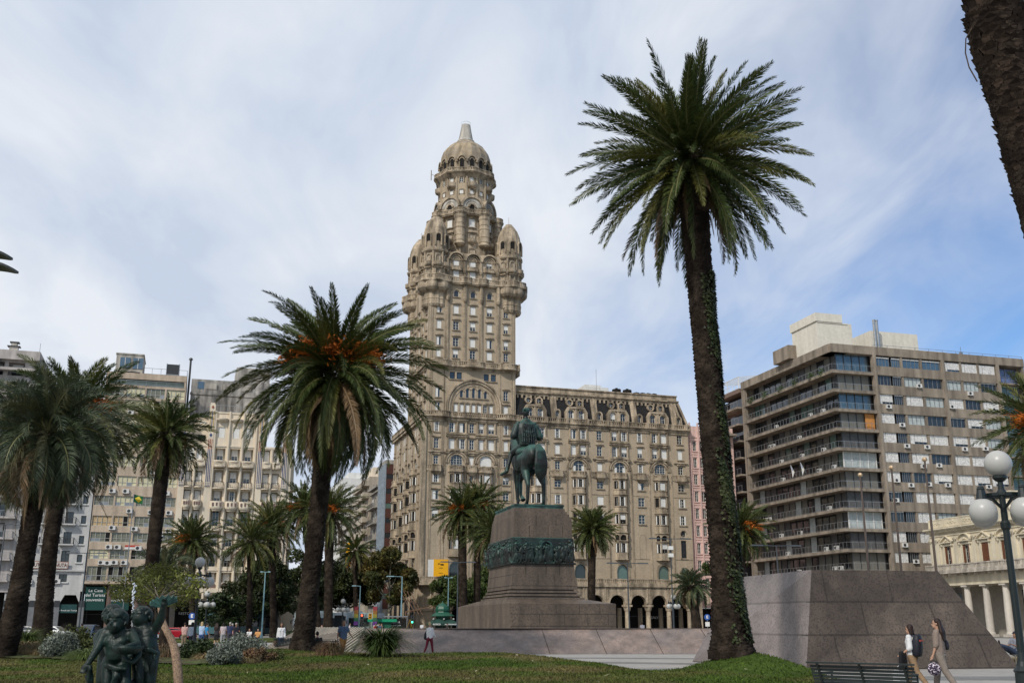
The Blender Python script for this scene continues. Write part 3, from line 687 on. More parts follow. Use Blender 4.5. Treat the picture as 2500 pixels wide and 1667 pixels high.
        balus(m,[(x-.85,.3),(x-.8,-.05),(x+.8,-.05),(x+.85,.3)],61.0,.65,th=.1,sp=.22,pier=1.5,over=.04); m.box(x-.85,x+.85,-.05,.4,60.9,61.05)
    for x in (-12.35,-9.36,-6.4,-3.42): m.cyl((x,.3,61.2),(x,.3,63),.22,n=8); m.lathe([(.05,60.2),(.25,60.5),(.38,60.9),(.38,61.1),(.22,61.2)],(x,.3),10); m.box(x-.12,x+.12,.2,.4,59,60.4)
    m.box(-12.6,-2.9,.2,.4,60.95,61.1)
    m.build('arcaded_storey',STONE2,S)
    # ---- upper tier: octagonal core with corner columns z 64..72
    C=(-7.6,7.6)
    m=MB(); m.lathe([(5.6,64),(5.6,72.3)],C,8,0,22.5,382.5)
    for k in range(8):
        a=R(22.5+45*k); x=C[0]+5.85*math.cos(a); y=C[1]+5.85*math.sin(a)
        m.lathe([(.05,66.0),(.7,66.25),(.98,66.5),(1.02,66.6),(.95,66.8),(.95,68.0),(1.02,68.05),(.95,68.1),(.95,69.4),(1.03,69.5),(1.06,69.7),(.96,69.8),(.96,71.2),(1.1,71.5),(1.15,72.2)],(x,y),18)
        m.bar((x,y,64),(C[0]+5.6*math.cos(a),C[1]+5.6*math.sin(a),66.3),.3)
        for z in (67.1,70.3): m.lathe([(1.0,z),(1.03,z+.05),(1.0,z+.1)],(x,y),16)
    pts=[]
    for k in range(8):
        a=R(22.5+45*k)
        for j in range(-3,4): b=a+R(j*28-0); pts.append((C[0]+5.85*math.cos(a)+1.25*math.cos(b),C[1]+5.85*math.sin(a)+1.25*math.sin(b)))
    pts.append(pts[0]); 
    # outside is on the right when walking clockwise
    m.slab(pts[:-1],72.1,72.4); balus(m,pts,72.3,.85,th=.2,sp=.3,pier=1.6)
    tier=m.build('upper_tier',STONE2,S)
    for k in range(8):
        a=R(45*k-90); ca,sa=math.cos(a),math.sin(a); r=5.6*math.cos(R(22.5))-.05
        if sa>.8: continue
        for z,h,kk in ((70.0,1.55,'shut'),(67.4,1.3,'french'),(64.9,1.0,'none')):
            W2=window_mesh(kk,1.1,h,sill=True,proud=True); M=TR(C[0]+r*ca,C[1]+r*sa,z)@RZ(a+R(90)); o=ob('window',W2[0],tier); o.matrix_local=M
            if W2[1]: o=ob('blind',W2[1],tier); o.matrix_local=M
        b=MB(); b.T=TR(C[0]+r*ca,C[1]+r*sa,0)@RZ(a+R(90)); b.lathe([(.3,66.7),(.7,67.0),(.8,67.2),(.8,67.7),(.72,67.7)],(0,-.1),10,0,180,360); b.box(-.9,.9,-.4,0,68.95,69.1); b.build('window_balcony',STONE2,tier)
    # ---- lunette tier z 73..76.5 : eight round gables
    m=MB()
    for k in range(8):
        a=R(45*k-90+0); m.T=TR(C[0],C[1],0)@RZ(a+R(90)); r=5.15
        m.archring(0,73.9,1.75,2.15,-r-.35,-r+.4,22); m.archring(0,73.9,1.2,1.7,-r-.1,-r+.2,22,1); m.archring(0,73.9,.45,.75,-r-.3,-r+.2,14)
        m.prism([(1.8*math.cos(math.pi*i/16),73.9+1.8*math.sin(math.pi*i/16)) for i in range(17)],-r,-r+.2,1)
        m.box(-2.15,2.15,-r-.05,-r+.3,72.5,73.9); m.prism([(-.38,73.0),(.38,73.0)]+[(.38*math.cos(math.pi*i/8),73.95+.38*math.sin(math.pi*i/8)) for i in range(9)],-r-.12,-r,2)
        # vault behind the gable running into the drum
        n=12; vs=[(2.1*math.cos(math.pi*i/n),-r+.3,73.9+2.1*math.sin(math.pi*i/n)) for i in range(n+1)]+[(1.9*math.cos(math.pi*i/n),-3.4,74.6+2.1*math.sin(math.pi*i/n)) for i in range(n+1)]
        m.add(vs,[(i,i+1,n+2+i,n+1+i) for i in range(n)])
    m.T=None; m.build('lunette_tier',[STONE2,CONCL,DARK],S)
    # ---- drum z 74..81.5, radius 4.75
    m=MB(); m.lathe([(4.75,73),(4.75,80.4),(5.0,80.5),(5.5,80.75)],C,16,0,11.25,371.25)
    for k in range(16):
        a=R(22.5*k+11.25); m.bar((C[0]+4.8*math.cos(a),C[1]+4.8*math.sin(a),75.5),(C[0]+4.8*math.cos(a),C[1]+4.8*math.sin(a),80.3),.3)
    drum=m.build('drum',STONE,S)
    for k in range(16):
        a=R(22.5*k-90); ca,sa=math.cos(a),math.sin(a); r=4.66
        if sa>.7: continue
        for z,h,kk in ((78.9,1.25,'french' if k%2 else 'shut'),(76.6,.8,'shut')):
            W2=window_mesh(kk,.72,h,sill=False,proud=True); M=TR(C[0]+r*ca,C[1]+r*sa,z)@RZ(a+R(90)); o=ob('window',W2[0],drum); o.matrix_local=M
            if W2[1]: o=ob('blind',W2[1],drum); o.matrix_local=M
        if k%2==0:
            b=MB(); b.T=TR(C[0]+r*ca,C[1]+r*sa,0)@RZ(a+R(90)); b.lathe([(.3,77.6),(.85,77.9),(.95,78.1),(.98,78.75),(.9,78.75)],(0,-.05),12,0,180,360); b.build('round_balcony',STONE2,drum)
    m=MB(); N=32; pts=[(C[0]+5.6*(1+.045*math.cos(8*a))*math.cos(a),C[1]+5.6*(1+.045*math.cos(8*a))*math.sin(a)) for a in [2*math.pi*k/64 for k in range(65)]]
    m.slab(pts[:-1],80.55,80.85); balus(m,pts,80.7,.85,th=.2,sp=.3,pier=2.2); m.lathe([(4.8,79.8),(5.5,80.6)],C,32)
    m.bar((C[0]-5.7,C[1]-1,80.9),(C[0]-6.7,C[1]-1,81.2),.06); m.bar((C[0]-6.7,C[1]-1,80.0),(C[0]-6.7,C[1]-1,82.0),.12)
    m.build('balustrade',STONE2,S)
    # ---- dome
    m=MB(); prof=[(4.55,80.8),(4.6,82.6),(4.62,84.2),(4.5,85.2),(4.15,86.3),(3.5,87.3),(2.6,88.1),(1.9,88.6),(1.55,89.0)]
    m.lathe(prof,C,96,0,ribs=16,ribamp=.03); 
    for k in range(16):
        a=R(22.5*k-90); m.T=TR(C[0]+4.66*math.cos(a),C[1]+4.66*math.sin(a),0)@RZ(a+R(90))
        m.archring(0,83.4,.62,.86,-.35,.2,14); m.box(-.95,-.8,-.35,.2,82.9,83.4); m.box(.8,.95,-.35,.2,82.9,83.4)
        m.prism([(-.36,81.6),(.36,81.6)]+[(.36*math.cos(math.pi*i/8),83.25+.36*math.sin(math.pi*i/8)) for i in range(9)],-.1,.1,1)
        m.archring(0,83.25,.37,.5,-.2,.1,10)
    m.T=None; m.build('dome',[DOMEM,DARK],S)
    m=MB(); m.lathe([(1.6,88.9),(1.62,89.1),(1.42,89.2),(1.15,90.6),(.85,92.4),(.85,92.5),(0,92.5)],C,20)
    m.lathe([(1.65,89.0),(1.66,89.12),(1.6,89.14)],C,20,1)
    for k in range(6): a=R(60*k); m.bar((C[0]+.85*math.cos(a),C[1]+.85*math.sin(a),92.4),(C[0]+.85*math.cos(a),C[1]+.85*math.sin(a),92.95),.05,mi=1)
    m.lathe([(.85,92.93),(.88,92.98),(.85,93.0)],C,12,1)
    m.build('spire',[CONCL,WHITEP],S)
    # billboard, crest on the corner
    m=MB(); m.box(-14.9,-14.0,-.2,-.05,8.95,11.6,1); m.box(-14.0,-11.6,-.2,-.05,8.9,11.65,0); bb=m.build('billboard',[ORANGE,WHITEP],S)
    m=MB(); m.archring(-13.1,10.85,.12,.2,-.24,-.2,10); m.box(-12.85,-12.35,-.24,-.2,10.75,10.95); m.box(-13.1,-12.5,-.23,-.2,10.3,10.36); m.box(-13.1,-12.5,-.23,-.2,9.5,9.54); m.build('board_print',DARK,bb)
    W.finish(S,100)
    return S
build_salvo()
# ---------------- other buildings ----------------
SX,SY=0.8,173.3
def on_row(u,y=0):      # point on the common building line of the far side of the plaza
    c,s=math.cos(A17),math.sin(A17); return (SX+u*c-y*s,SY+u*s+y*c,0)
def shell(mb,x0,x1,y1,z0,z1,mi=0):   # sides, back and roof of a block whose front is a wall() at y=0
    mb.add([(x0,0,z0),(x0,y1,z0),(x0,y1,z1),(x0,0,z1),(x1,0,z0),(x1,y1,z0),(x1,y1,z1),(x1,0,z1)],[(1,0,3,2),(4,5,6,7),(5,1,2,6),(3,7,6,2)],mi)
def ac_unit(parent,x,y,z,rz=0):
    r=AC[0] if AC else None
    if r is None:
        m=MB(); m.box(-.45,.45,-.34,0,0,.62,0); m.cyl((-.12,-.35,.31),(-.12,-.34,.31),.24,n=12,mi=1); m.box(-.35,-.3,-.3,.05,-.08,0,1); m.box(.3,.35,-.3,.05,-.08,0,1); m.bar((.45,-.1,.2),(.8,.0,-.1),.04)
        me=bpy.data.meshes.new('air_conditioner'); me.from_pydata(m.v,[],m.f); me.materials.append(ACW); me.materials.append(METALD); me.polygons.foreach_set('material_index',m.m); AC.append(me); r=me
    o=ob('air_conditioner',r,parent,(x,y,z),rz); return o
AC=[]
def railing(mb,pts,z,h=1.0,sp=1.2,mi=0,t=.05,mid=True,fine=0):
    for a,b in zip(pts[:-1],pts[1:]):
        A=Vector((*a,0));B=Vector((*b,0)); L=(B-A).length; n=max(1,int(L/sp))
        mb.bar((a[0],a[1],z+h),(b[0],b[1],z+h),t,t,mi)
        if mid: mb.bar((a[0],a[1],z+h*.12),(b[0],b[1],z+h*.12),t*.8,t*.8,mi)
        for i in range(n+1): p=A+(B-A)*i/n; mb.bar((p.x,p.y,z),(p.x,p.y,z+h),t,t,mi)
        if fine:
            k=max(1,int(L/fine))
            for i in range(k): p=A+(B-A)*i/k; mb.bar((p.x,p.y,z),(p.x,p.y,z+h),.025,.025,mi)

def build_beige():
    B=thing('office_building','beige banded office block with yellow blinds and many air conditioners','office building',on_row(-65.6),A17)
    rng=random.Random(7); X=11.7; W=Wins(frame=mk('alu_frame',(.42,.42,.38),.5,var=.05),trim=BEIGEW)
    mb=MB(); H=[]; blinds=[YELLP,YELLP,mk('ochre_blind',(.50,.36,.20),.6,var=.2,scale=1.5),mk('olive_glass',(.17,.165,.11),.2,var=.3,spec=.7)]
    fl=[(7.75,9.8),(10.85,12.2),(13.3,14.7),(15.6,17.1),(18.6,20.05),(21.55,23.05),(24.5,26.0),(27.4,28.9),(30.4,31.8),(33.3,34.3+.4),(35.1,36.6)]
    for i,(a,b) in enumerate(fl):
        n=4; p=X/n
        for k in range(n):
            x=p*(k+.5); H.append((x-p/2+.12,x+p/2-.12,a,b))
            m=MB(); w=p-.24; bl=blinds[(0 if i>4 else 3) if rng.random()<.72 else rng.randrange(4)]
            m.box(-w/2,w/2,.2,.24,0,b-a,1)
            for q in range(5): xx=-w/2+w*q/4; m.box(xx-.035,xx+.035,.12,.2,0,b-a,0)
            m.box(-w/2,w/2,.12,.2,0,.07,0); m.box(-w/2,w/2,.12,.2,b-a-.07,b-a,0); m.box(-w/2,w/2,.14,.2,(b-a)*.36,(b-a)*.36+.05,0)
            for q in range(4):
                r=rng.random()
                if r<.10: m.box(-w/2+w*q/4+.04,-w/2+w*(q+1)/4-.04,.16,.2,(b-a)*(.4 if r<.06 else .06),b-a-.08,2)
                elif r<.30: m.box(-w/2+w*q/4+.04,-w/2+w*(q+1)/4-.04,.16,.2,.06,(b-a)*.36,3)
            m.build('window',[W.k['frame'],bl,DARK,METALG],B,loc=(x,0,a))
    wall(mb,Matrix(),0,X,7.4,37.0,H,.25); shell(mb,0,X,16,7.4,38.9)
    mb.box(0,X,.2,15.8,7.2,7.4); mb.build('wall',BEIGEW,B)
    m=MB(); m.box(.1,X-.1,.9,1.0,36.95,38.0,1); m.box(0,X,0,.9,36.9,37.0,0); m.box(0,X,.0,.2,37.95,38.9,0); railing(m,[(0,.1),(X,.1)],37.0,.75,1.4,2); m.box(0,.3,0,1,37,38,0); m.box(X-.3,X,0,1,37,38,0); m.build('attic_terrace',[BEIGEW,mk('pale_green_glass',(.36,.44,.38),.15,var=.1,spec=.6),METALG],B)
    m=MB(); m.box(1,5.0,2,8,38.9,42.2,0); m.box(.9,5.1,1.9,8.1,42.2,42.4,0)
    for x in (1.6,3.5): m.box(x,x+1.5,1.9,2,40.0,41.7,1); m.box(x+.7,x+.78,1.85,1.9,40,41.7,2)
    m.box(1.3,4.6,1.9,2.0,38.95,39.5,3); m.build('rooftop_house',[CONCL,GLASSB,ACW,DARK],B)
    m=MB(); m.box(8.6,10.4,1.5,3,39.4,41.0,0); m.box(8.5,8.6,1.4,3.1,39.2,41.1,1); m.box(10.4,10.5,1.4,3.1,39.2,41.1,1); m.box(8.5,10.5,1.5,3,38.9,39.4,1); m.build('rooftop_plant',[METALD,METALG],B)
    m=MB(); railing(m,[(5.2,.5),(X,.5),(X,15)],38.9,1.0,1.2,0,.04); m.build('roof_railing',METALD,B)
    m=MB(); m.cyl((X+.35,3,30),(X+.35,3,42.3),.16,n=8); m.cyl((X+.35,3,42.3),(X+.35,3,42.6),.35,.2,n=8); m.build('flue_pipe',METALD,B)
    for (x,z) in [(4.0,32.3),(9.3,32.7),(10.6,32.0),(2.0,28.8),(9.8,27),(3.2,26.2),(8,23.4),(2.5,20.4),(4.4,20.4),(10.2,20.3),(5.2,17.5),(8.2,17.4),(3.0,15.0),(6.1,14.9),(10.9,14.7),(2.8,12.2),(4.0,12.2),(6.9,12.1),(10.0,12.0),(2.0,9.95),(2.9,9.9),(3.8,10.0),(5.1,10.0),(10.8,17.4),(7.4,30.0),(1.4,23.2),(9.9,9.95)]: ac_unit(B,x,0,z+.05,0)
    # ground floor: recessed shops, pillars, green banners
    m=MB(); m.box(0,X,3.2,3.4,0,7.2,0)
    for k in range(5): m.box(.4+k*2.8,.5+k*2.8,3.1,3.2,0,5,1)
    m.box(0,X,3.1,3.2,3.0,3.1,1); m.build('shopfront',[DARK,METALD],B)
    for x in (3.6,7.4,11.2): m=MB(); m.cyl((x,.6,0),(x,.6,7.3),.5,n=14); m.build('pillar',mk('brown_pillar',(.13,.09,.075),.5,var=.15),B)
    gb=mk('green_banner',(.008,.05,.042),.6,var=.05)
    for x in (1.1,4.4,8.2):
        m=MB(); m.box(x-.9,x+1.9,.2,.3,3.6,6.9); b=m.build('shop_banner',gb,B)
        for s,z in (('La Casa',6.35),('del Turista',5.7),('souvenirs',5.05)): text('banner_lettering',s,.62,TXTW,b,(x+.5,.18,z))
    m=MB(); m.box(5.0,7.0,-.06,-.02,12.3,12.9,0); m.box(5.0,7.0,-.08,-.06,12.62,12.9,1); sg=m.build('notice',[WHITEP,TXTR],B)
    m=MB(); m.box(9.0,10.2,-.06,-.02,14.3,15.0,0); 
    for q in range(4): m.box(9.1,10.1,-.08,-.06,14.38+q*.15,14.44+q*.15,1)
    m.build('notice',[WHITEP,TXTD],B)
    m=MB(); m.box(0,X,-.5,.1,7.3,7.55,0); railing(m,[(0,-.4),(X,-.4)],7.55,.9,1.0,1); m.build('glazed_balcony',[BEIGEW,METALG],B)
build_beige()

def build_deco():
    B=thing('apartment_block','cream art deco apartment block with striped pylons and rounded balconies','apartment block',on_row(-53.8),A17)
    W=Wins(trim=CREAMW,frame=CREAMP); rng=random.Random(3); I=Matrix()
    mb=MB(); H=[]
    # coordinates: x=0 left end ... 16.6 right end ; centre part x 4.3..11.2 ; pylons at .2,4.0,11.5,15.5
    ctr=[5.75,7.95,9.95]; left=[1.35,2.85]; right=[12.8,14.3]
    fl=[(7.7,9.15,'shut'),(10.0,12.1,'half'),(13.0,15.2,'half'),(16.05,18.4,'french'),(19.4,21.4,'open'),(22.6,24.3,'shut'),(25.9,27.9,'half')]
    st=MB(); 
    for i,(a,b,k) in enumerate(fl):
        for x in ctr:
            w=1.5; H.append((x-w/2,x+w/2,a,b+(.9 if i==5 else 0))); W.add(I,x,a,k if rng.random()<.6 else 'half',1.0,b-a,pri=5,sill=False,y=.7)
        for x in left+right:
            if x in left and i==6: continue
            if x in right and i==6: pass
            w=1.0; H.append((x-w/2,x+w/2,a,b)); W.add(I,x,a,'shut' if i>3 else 'half',.85,b-a-.1,pri=4,sill=False,y=.4)
    for x in ctr+[]: H.append((x-.5,x+.5,28.9+.6,31.2)); W.add(I,x,29.5,'shut',1.0,1.7,pri=5,sill=False)
    H.append((1.0,3.2,25.9,27.9)); W.add(I,2.1,25.9,'shut',2.0,1.9,pri=5,sill=False)
    wall(mb,I,0,16.6,6.8,28.4,[h for h in H if h[3]<28.5],1.1); wall(mb,I,4.2,11.6,28.4,33.6,[h for h in H if h[3]>28.5],.3)
    shell(mb,0,16.6,14,6.8,28.4); shell(mb,4.2,11.6,14,28.4,33.6)
    mb.add([(0,0,28.4),(16.6,0,28.4),(16.6,1,28.4),(0,1,28.4)],[(0,1,2,3)])
    mb.box(16.6,17.3,2,14,6.8,27)
    wall(mb,TR(0,1.6,0),0,4.2,28.4,32.9,[],.2); mb.add([(0,1.6,32.9),(4.2,1.6,32.9),(4.2,14,32.9),(0,14,32.9),(0,1.6,28.4),(0,14,28.4)],[(0,1,2,3),(4,0,3,5)])
    mb.build('wall',CREAMW,B)
    m=MB()     # mullion piers, cornices
    for x in (4.75,6.85,8.95,11.0): m.box(x-.17,x+.17,-.28,0,5.3,33.6); m.box(x-.07,x+.07,-.36,-.28,5.3,33.7)
    for x in (2.1,13.55): m.box(x-.15,x+.15,-.2,0,6.8,28); m.box(x-.06,x+.06,-.26,-.2,6.8,28)
    for z in (25.2,28.15,33.35): m.box(4.2,11.6,-.12,0,z,z+.22)
    for z in (28.1,): m.box(0,4.2,-.15,0,z,z+.3); m.box(11.6,16.6,-.15,0,z,z+.3)
    for a,b,k in fl: 
        for x in ctr: m.box(x-.85,x+.85,-.1,0,b+.25,b+.37)
    m.box(1.9,3.3,1.45,1.6,31.1,31.9) ; m.box(0,4.2,1.5,1.6,32.6,32.9)
    for x in ctr: m.lathe([(.2,31.9),(.75,32.1),(.95,32.3),(.98,32.45),(.3,32.45)],(x,-.02),12,0,180,360)
    m.build('facade_moulding',CREAMW,B)
    m=MB(); m.box(2.3,3.4,1.52,1.6,30.9,32.2); m.box(2.3,3.4,1.52,1.6,29.2,30.1,1); m.build('attic_window',[WHITEP,DARK],B)
    stripes=[mk('deco_blue',(.05,.07,.16),.5),mk('deco_red',(.30,.09,.05),.5),mk('deco_ochre',(.45,.30,.10),.5)]
    for x,zt,zb in ((.35,32.8,22.6),(4.15,34.6,22.6),(11.75,33.6,22.6),(15.55,30.5,22.6)):
        m=MB(); m.box(x-.42,x+.42,-.4,.3,22.0,zt,0); m.box(x-.35,x+.35,-.35,.25,zt,zt+.3,0); m.box(x-.45,x+.45,-.3,0,6.8,22,0)
        for k,dx in enumerate((-.24,0,.24)):
            m.box(x+dx-.06,x+dx+.06,-.43,-.4,zb,zb+5,1); m.box(x+dx-.06,x+dx+.06,-.43,-.4,zb+5,29.2,2)
            if zt>30: m.box(x+dx-.06,x+dx+.06,-.43,-.4,30.4,zt-1,3 if k!=1 else 1)
            for q in range(3): m.box(x+dx-.06,x+dx+.06,-.43,-.4,zb-.25-q*.25,zb-.12-q*.25,1)
        m.box(x-.3,x+.3,-.44,-.42,29.4,30.2,0); m.prism([(x-.22,29.8),(x,29.45),(x+.22,29.8),(x,30.15)],-.47,-.44,1)
        if zt>33: m.prism([(x-.2,zt-.4),(x,zt-.7),(x+.2,zt-.4),(x,zt-.1)],-.47,-.43,2)
        m.build('pylon',[CREAMW]+stripes,B)
    brownp=mk('brown_inset',(.17,.11,.095),.8)
    def curved(x,w,z,h,kind):
        m=MB(); n=8; y=.75
        pts=[(x-w/2,0)]+[(x-w/2*math.cos(math.pi*i/n),-.15-y*math.sin(math.pi*i/n)**.7) for i in range(n+1)]+[(x+w/2,0)]
        m.slab(pts,z,z+.15,0)
        if kind=='iron':
            railing(m,pts[1:-1],z+.15,h,.5,1,.05,fine=.16)
        elif kind=='solid':
            for a,b in zip(pts[:-1],pts[1:]): m.bar((a[0],a[1],z+.15+h/2),(b[0],b[1],z+.15+h/2),.1,h,0)
            for k in range(3): xx=x-w*.3+k*w*.3; m.box(xx-.13,xx+.13,-.15-y-.07,-.15-y+.02,z+.35,z+h-.1,2)
            m.slab([(p[0]*.7+x*.3,p[1]*.7) for p in pts],z-.35,z-.1,0); m.slab([(p[0]*.85+x*.15,p[1]*.85) for p in pts],z-.15,z,0)
        else:
            for a,b in zip(pts[:-1],pts[1:]): m.bar((a[0],a[1],z+h),(b[0],b[1],z+h),.12,.2,0); m.bar((a[0],a[1],z+.2),(b[0],b[1],z+.2),.1,.2,0); 
            for k in range(9): xx=x-w*.45+k*w*.9/8; m.box(xx-.06,xx+.06,-.15-y*.8,-.05,z+.15,z+h,0)
        m.build('balcony',[CREAMW,METALD,brownp],B)
    for x in ctr:
        curved(x,1.75,24.9,.95,'bal'); curved(x,1.6,21.6,.95,'iron'); curved(x,1.9,18.6,.95,'solid'); curved(x,1.6,15.3,.95,'iron'); curved(x,1.6,12.3,.9,'iron'); curved(x,1.6,9.3,.8,'iron') if False else None
        m=MB(); m.prism([(x-.75,6.9),(x+.75,6.9),(x+.75,7.3),(x+.5,7.6),(x-.5,7.6),(x-.75,7.3)],-.06,.0); m.build('panel',brownp,B)
    for x in left+right: curved(x,1.15,21.7,.9,'iron'); curved(x,1.15,18.7,.95,'solid'); curved(x,1.15,15.4,.9,'iron')
    curved(2.9,1.4,24.9,.95,'bal'); curved(12.8,1.2,24.9,.95,'bal'); curved(14.3,1.2,24.9,.95,'bal')
    for z in (13.0,19,22): m=MB(); m.slab([(16.6,0),(17.6,.6),(17.8,1.8),(17.3,3),(16.6,3)],z-.2,z); railing(m,[(16.6,.1),(17.6,.6),(17.8,1.8),(17.3,3)],z,.9,.5,1,fine=.2); m.build('balcony',[CREAMW,METALD],B)
    m=MB(); m.slab([(0,-.3),(16.6,-.3),(16.6,3),(0,3)],6.2,6.8,0); m.add([(2.5,-.3,6.2),(16,-.3,6.2),(16,2.5,5.0),(2.5,2.5,5.0)],[(0,1,2,3)]); m.box(0,16.6,2.4,3,5.0,6.2)
    for x in (.6,4,9,16): m.box(x-.4,x+.4,.3,1.1,0,6.3,1)
    m.build('podium',[CREAMW,mk('dark_pier',(.05,.045,.04),.6)],B)
    m=MB(); m.box(0,16.6,4,4.2,0,6.2); sf=m.build('shopfront',DARK,B)
    text('shop_lettering','RESTO - S',.55,TXTW,sf,(2.7,3.95,3.2)); 
    for k in range(5): m=MB(); m.ball((1.2+k*.9,3.8,4.0),.08,6); m.build('shop_light',TXTW,sf)
    m=MB(); railing(m,[(4.3,.3),(11.5,.3)],33.6,1.1,1.0,0,.05); m.build('roof_railing',METALG,B)
    W.finish(B,90)
build_deco()

def build_greyback():
    B=thing('concrete_building','weathered grey block behind the art deco facade with stained rooftop wall','building',on_row(-53.2,7),A17)
    m=MB(); m.box(0,12.5,0,14,20,38.5,0); m.box(0,12.5,.2,.5,38.5,40.2,0); m.box(-.1,12.6,-.15,.5,37.6,37.9,0); 
    m.build('wall',mk('stained_grey',(.33,.31,.28),.95,var=.2,scale=.8,streak=.7),B)
    m=MB(); 
    for x in (2.3,5.0,7.8): m.box(x,x+1.7,-.05,0,38.6,39.6,0)
    m.box(1.0,2.0,.15,.2,38.6,39.8,1); m.build('attic_opening',[CONCL,GLASSB],B)
    # white stair head and flank
    m=MB(); m.box(7,12.5,2,9,40,43,0); m.build('rooftop_house',CONCL,B)
build_greyback()

def build_white():
    B=thing('arcaded_building','white building with chamfered arches, iron balconies and institute signboard','building',on_row(-75.6),A17)
    W=Wins(frame=METALD,trim=WHITEW); I=Matrix(); H=[]; X=9.9; ww=mk('dull_white_wall',(.50,.49,.47),.9,var=.08,streak=.12)
    cols=[1.6,4.3,7.0]
    for i,(a,b) in enumerate([(7.5,8.6),(10.3,11.9),(12.9,14.6),(15.8,17.5),(18.7,20.4),(21.6,23.3),(24.5,26.2)]):
        for x in cols:
            H.append((x-.55,x+.55,a,b)); W.add(I,x,a,'french',1.1,b-a,pri=3,sill=i==0)
        if i>0: H.append((8.6,9.3,a,b-.5)); W.add(I,8.95,a,'none',.7,b-a-.5,pri=2)
    m=MB(); wall(m,I,0,X,6.2,28,H,.25); shell(m,0,X,14,6.2,28)
    m.box(0,X,-.4,0,9.0,9.25); m.box(9.5,9.9,-.15,0,6.2,28)
    # chamfered arches
    for k in range(4):
        x=k*3.3; m.box(x-.35,x+.35,-.0,.7,0,4.9)
        if k<3: m.prism([(x+.35,4.6),(x+.9,5.7),(x+2.4,5.7),(x+2.95,4.6),(x+2.95,6.2),(x+.35,6.2)],0,.7); m.box(x-.35,x+.35,0,.7,4.6,6.2)
    m.build('wall',ww,B)
    for k in range(4): m=MB(); m.box(k*3.3-.38,k*3.3+.38,-.03,0,4.0,4.9); m.box(k*3.3-.37,k*3.3+.37,-.02,.72,0,4.2,1); m.build('pillar_cladding',[METALD,mk('grey_cladding',(.16,.165,.17),.6)],B)
    m=MB(); m.box(0,X,3,3.2,0,6.2); m.build('shopfront',DARK,B)
    m=MB(); m.box(6.9,9.3,.2,.3,3.2,4.4); a=m.build('shop_awning',mk('teal_awning',(.015,.055,.055),.7),B); text('shop_lettering','La Rueda del Turista',.3,TXTW,a,(8.1,.18,3.55))
    for z in (12.9,15.8,18.7,21.6):
        for x in cols:
            m=MB(); m.box(x-1.0,x+1.0,-.9,0,z-.25,z-.05,0); railing(m,[(x-.95,0),(x-.95,-.85),(x+.95,-.85),(x+.95,0)],z-.05,.9,.5,1,fine=.18); m.build('balcony',[ww,METALD],B)
    m=MB(); m.box(1.2,7.6,-.5,-.38,9.3,10.35,0); m.box(1.3,7.5,-.52,-.5,9.4,10.25,1); sg=m.build('signboard',[mk('sign_frame',(.25,.10,.07),.6),mk('sign_white',(.55,.52,.47),.7)],B); text('sign_lettering','INSTITUTO ALMANUTA',.72,mk('sign_brown',(.16,.05,.035),.6),sg,(4.4,-.54,9.83),sx=.78,bold=.01)
    for x,z in ((2.6,7.2),(5.5,7.2),(6.3,7.25)): ac_unit(B,x,0,z)
    W.finish(B,60)
build_white()
def build_greyleft():
    B=thing('apartment_block','grey weathered apartment block at the left edge with deep balconies and roof chimney','apartment block',on_row(-92),A17)
    W=Wins(frame=METALD,trim=CONCL); I=Matrix(); X=16.9; H=[]; wl=mk('pinkish_render',(.44,.40,.37),.92,var=.1,streak=.3)
    for i in range(11):
        a=7.8+i*2.95
        if a>38: break
        for x in (2,5,8,11,13.8): H.append((x-1.1,x+1.1,a,a+2.0)); W.add(I,x,a,'french' if i%2 else 'half',1.6,1.9,y=1.0,pri=i,sill=False)
    m=MB(); wall(m,I,0,X,6.5,41,H,1.3); shell(m,0,X,12,6.5,41); m.box(-.2,X,-.8,0,39.6,41); m.box(-.2,X-.4,-1.2,0,37.9,38.3); m.box(0,X,-.2,0,6,6.5)
    for x in (0,4,8,12,16.2): m.box(x,x+.7,0,.7,0,6.5)
    m.build('wall',wl,B)
    for i in range(10):
        z=7.6+i*2.95
        m=MB(); m.box(0,X-.6,-1.1,0,z-.2,z,0); m.box(0,X-.6,-1.1,-1.0,z,z+.85,0 if i>8 else 1) if i>8 else railing(m,[(.1,-1.05),(X-.7,-1.05),(X-.7,0)],z,.9,.6,1,fine=.2); m.build('balcony',[wl,METALG],B)
    m=MB(); m.box(0,X,3,3.2,0,6.3); m.build('shopfront',DARK,B)
    m=MB(); m.box(12.2,13.4,1.5,2.3,41,42.1,0); m.box(11.9,13.7,1.3,2.5,42.1,42.2,1); m.box(12.4,13.2,1.5,2.3,42.2,42.7,0); m.box(12.2,13.5,1.4,2.4,42.7,42.85,1); m.build('chimney',[CONCL,METALD],B)
    m=MB(); m.box(8.6,11.6,-.9,-.5,38.2,39.5); m.build('balcony_glazing',GLASS,B)
    m=MB(); m.bar((X-.3,.5,41),(X-.3,.5,42.6),.06); m.build('antenna',METALG,B)
    W.finish(B,60)
build_greyleft()

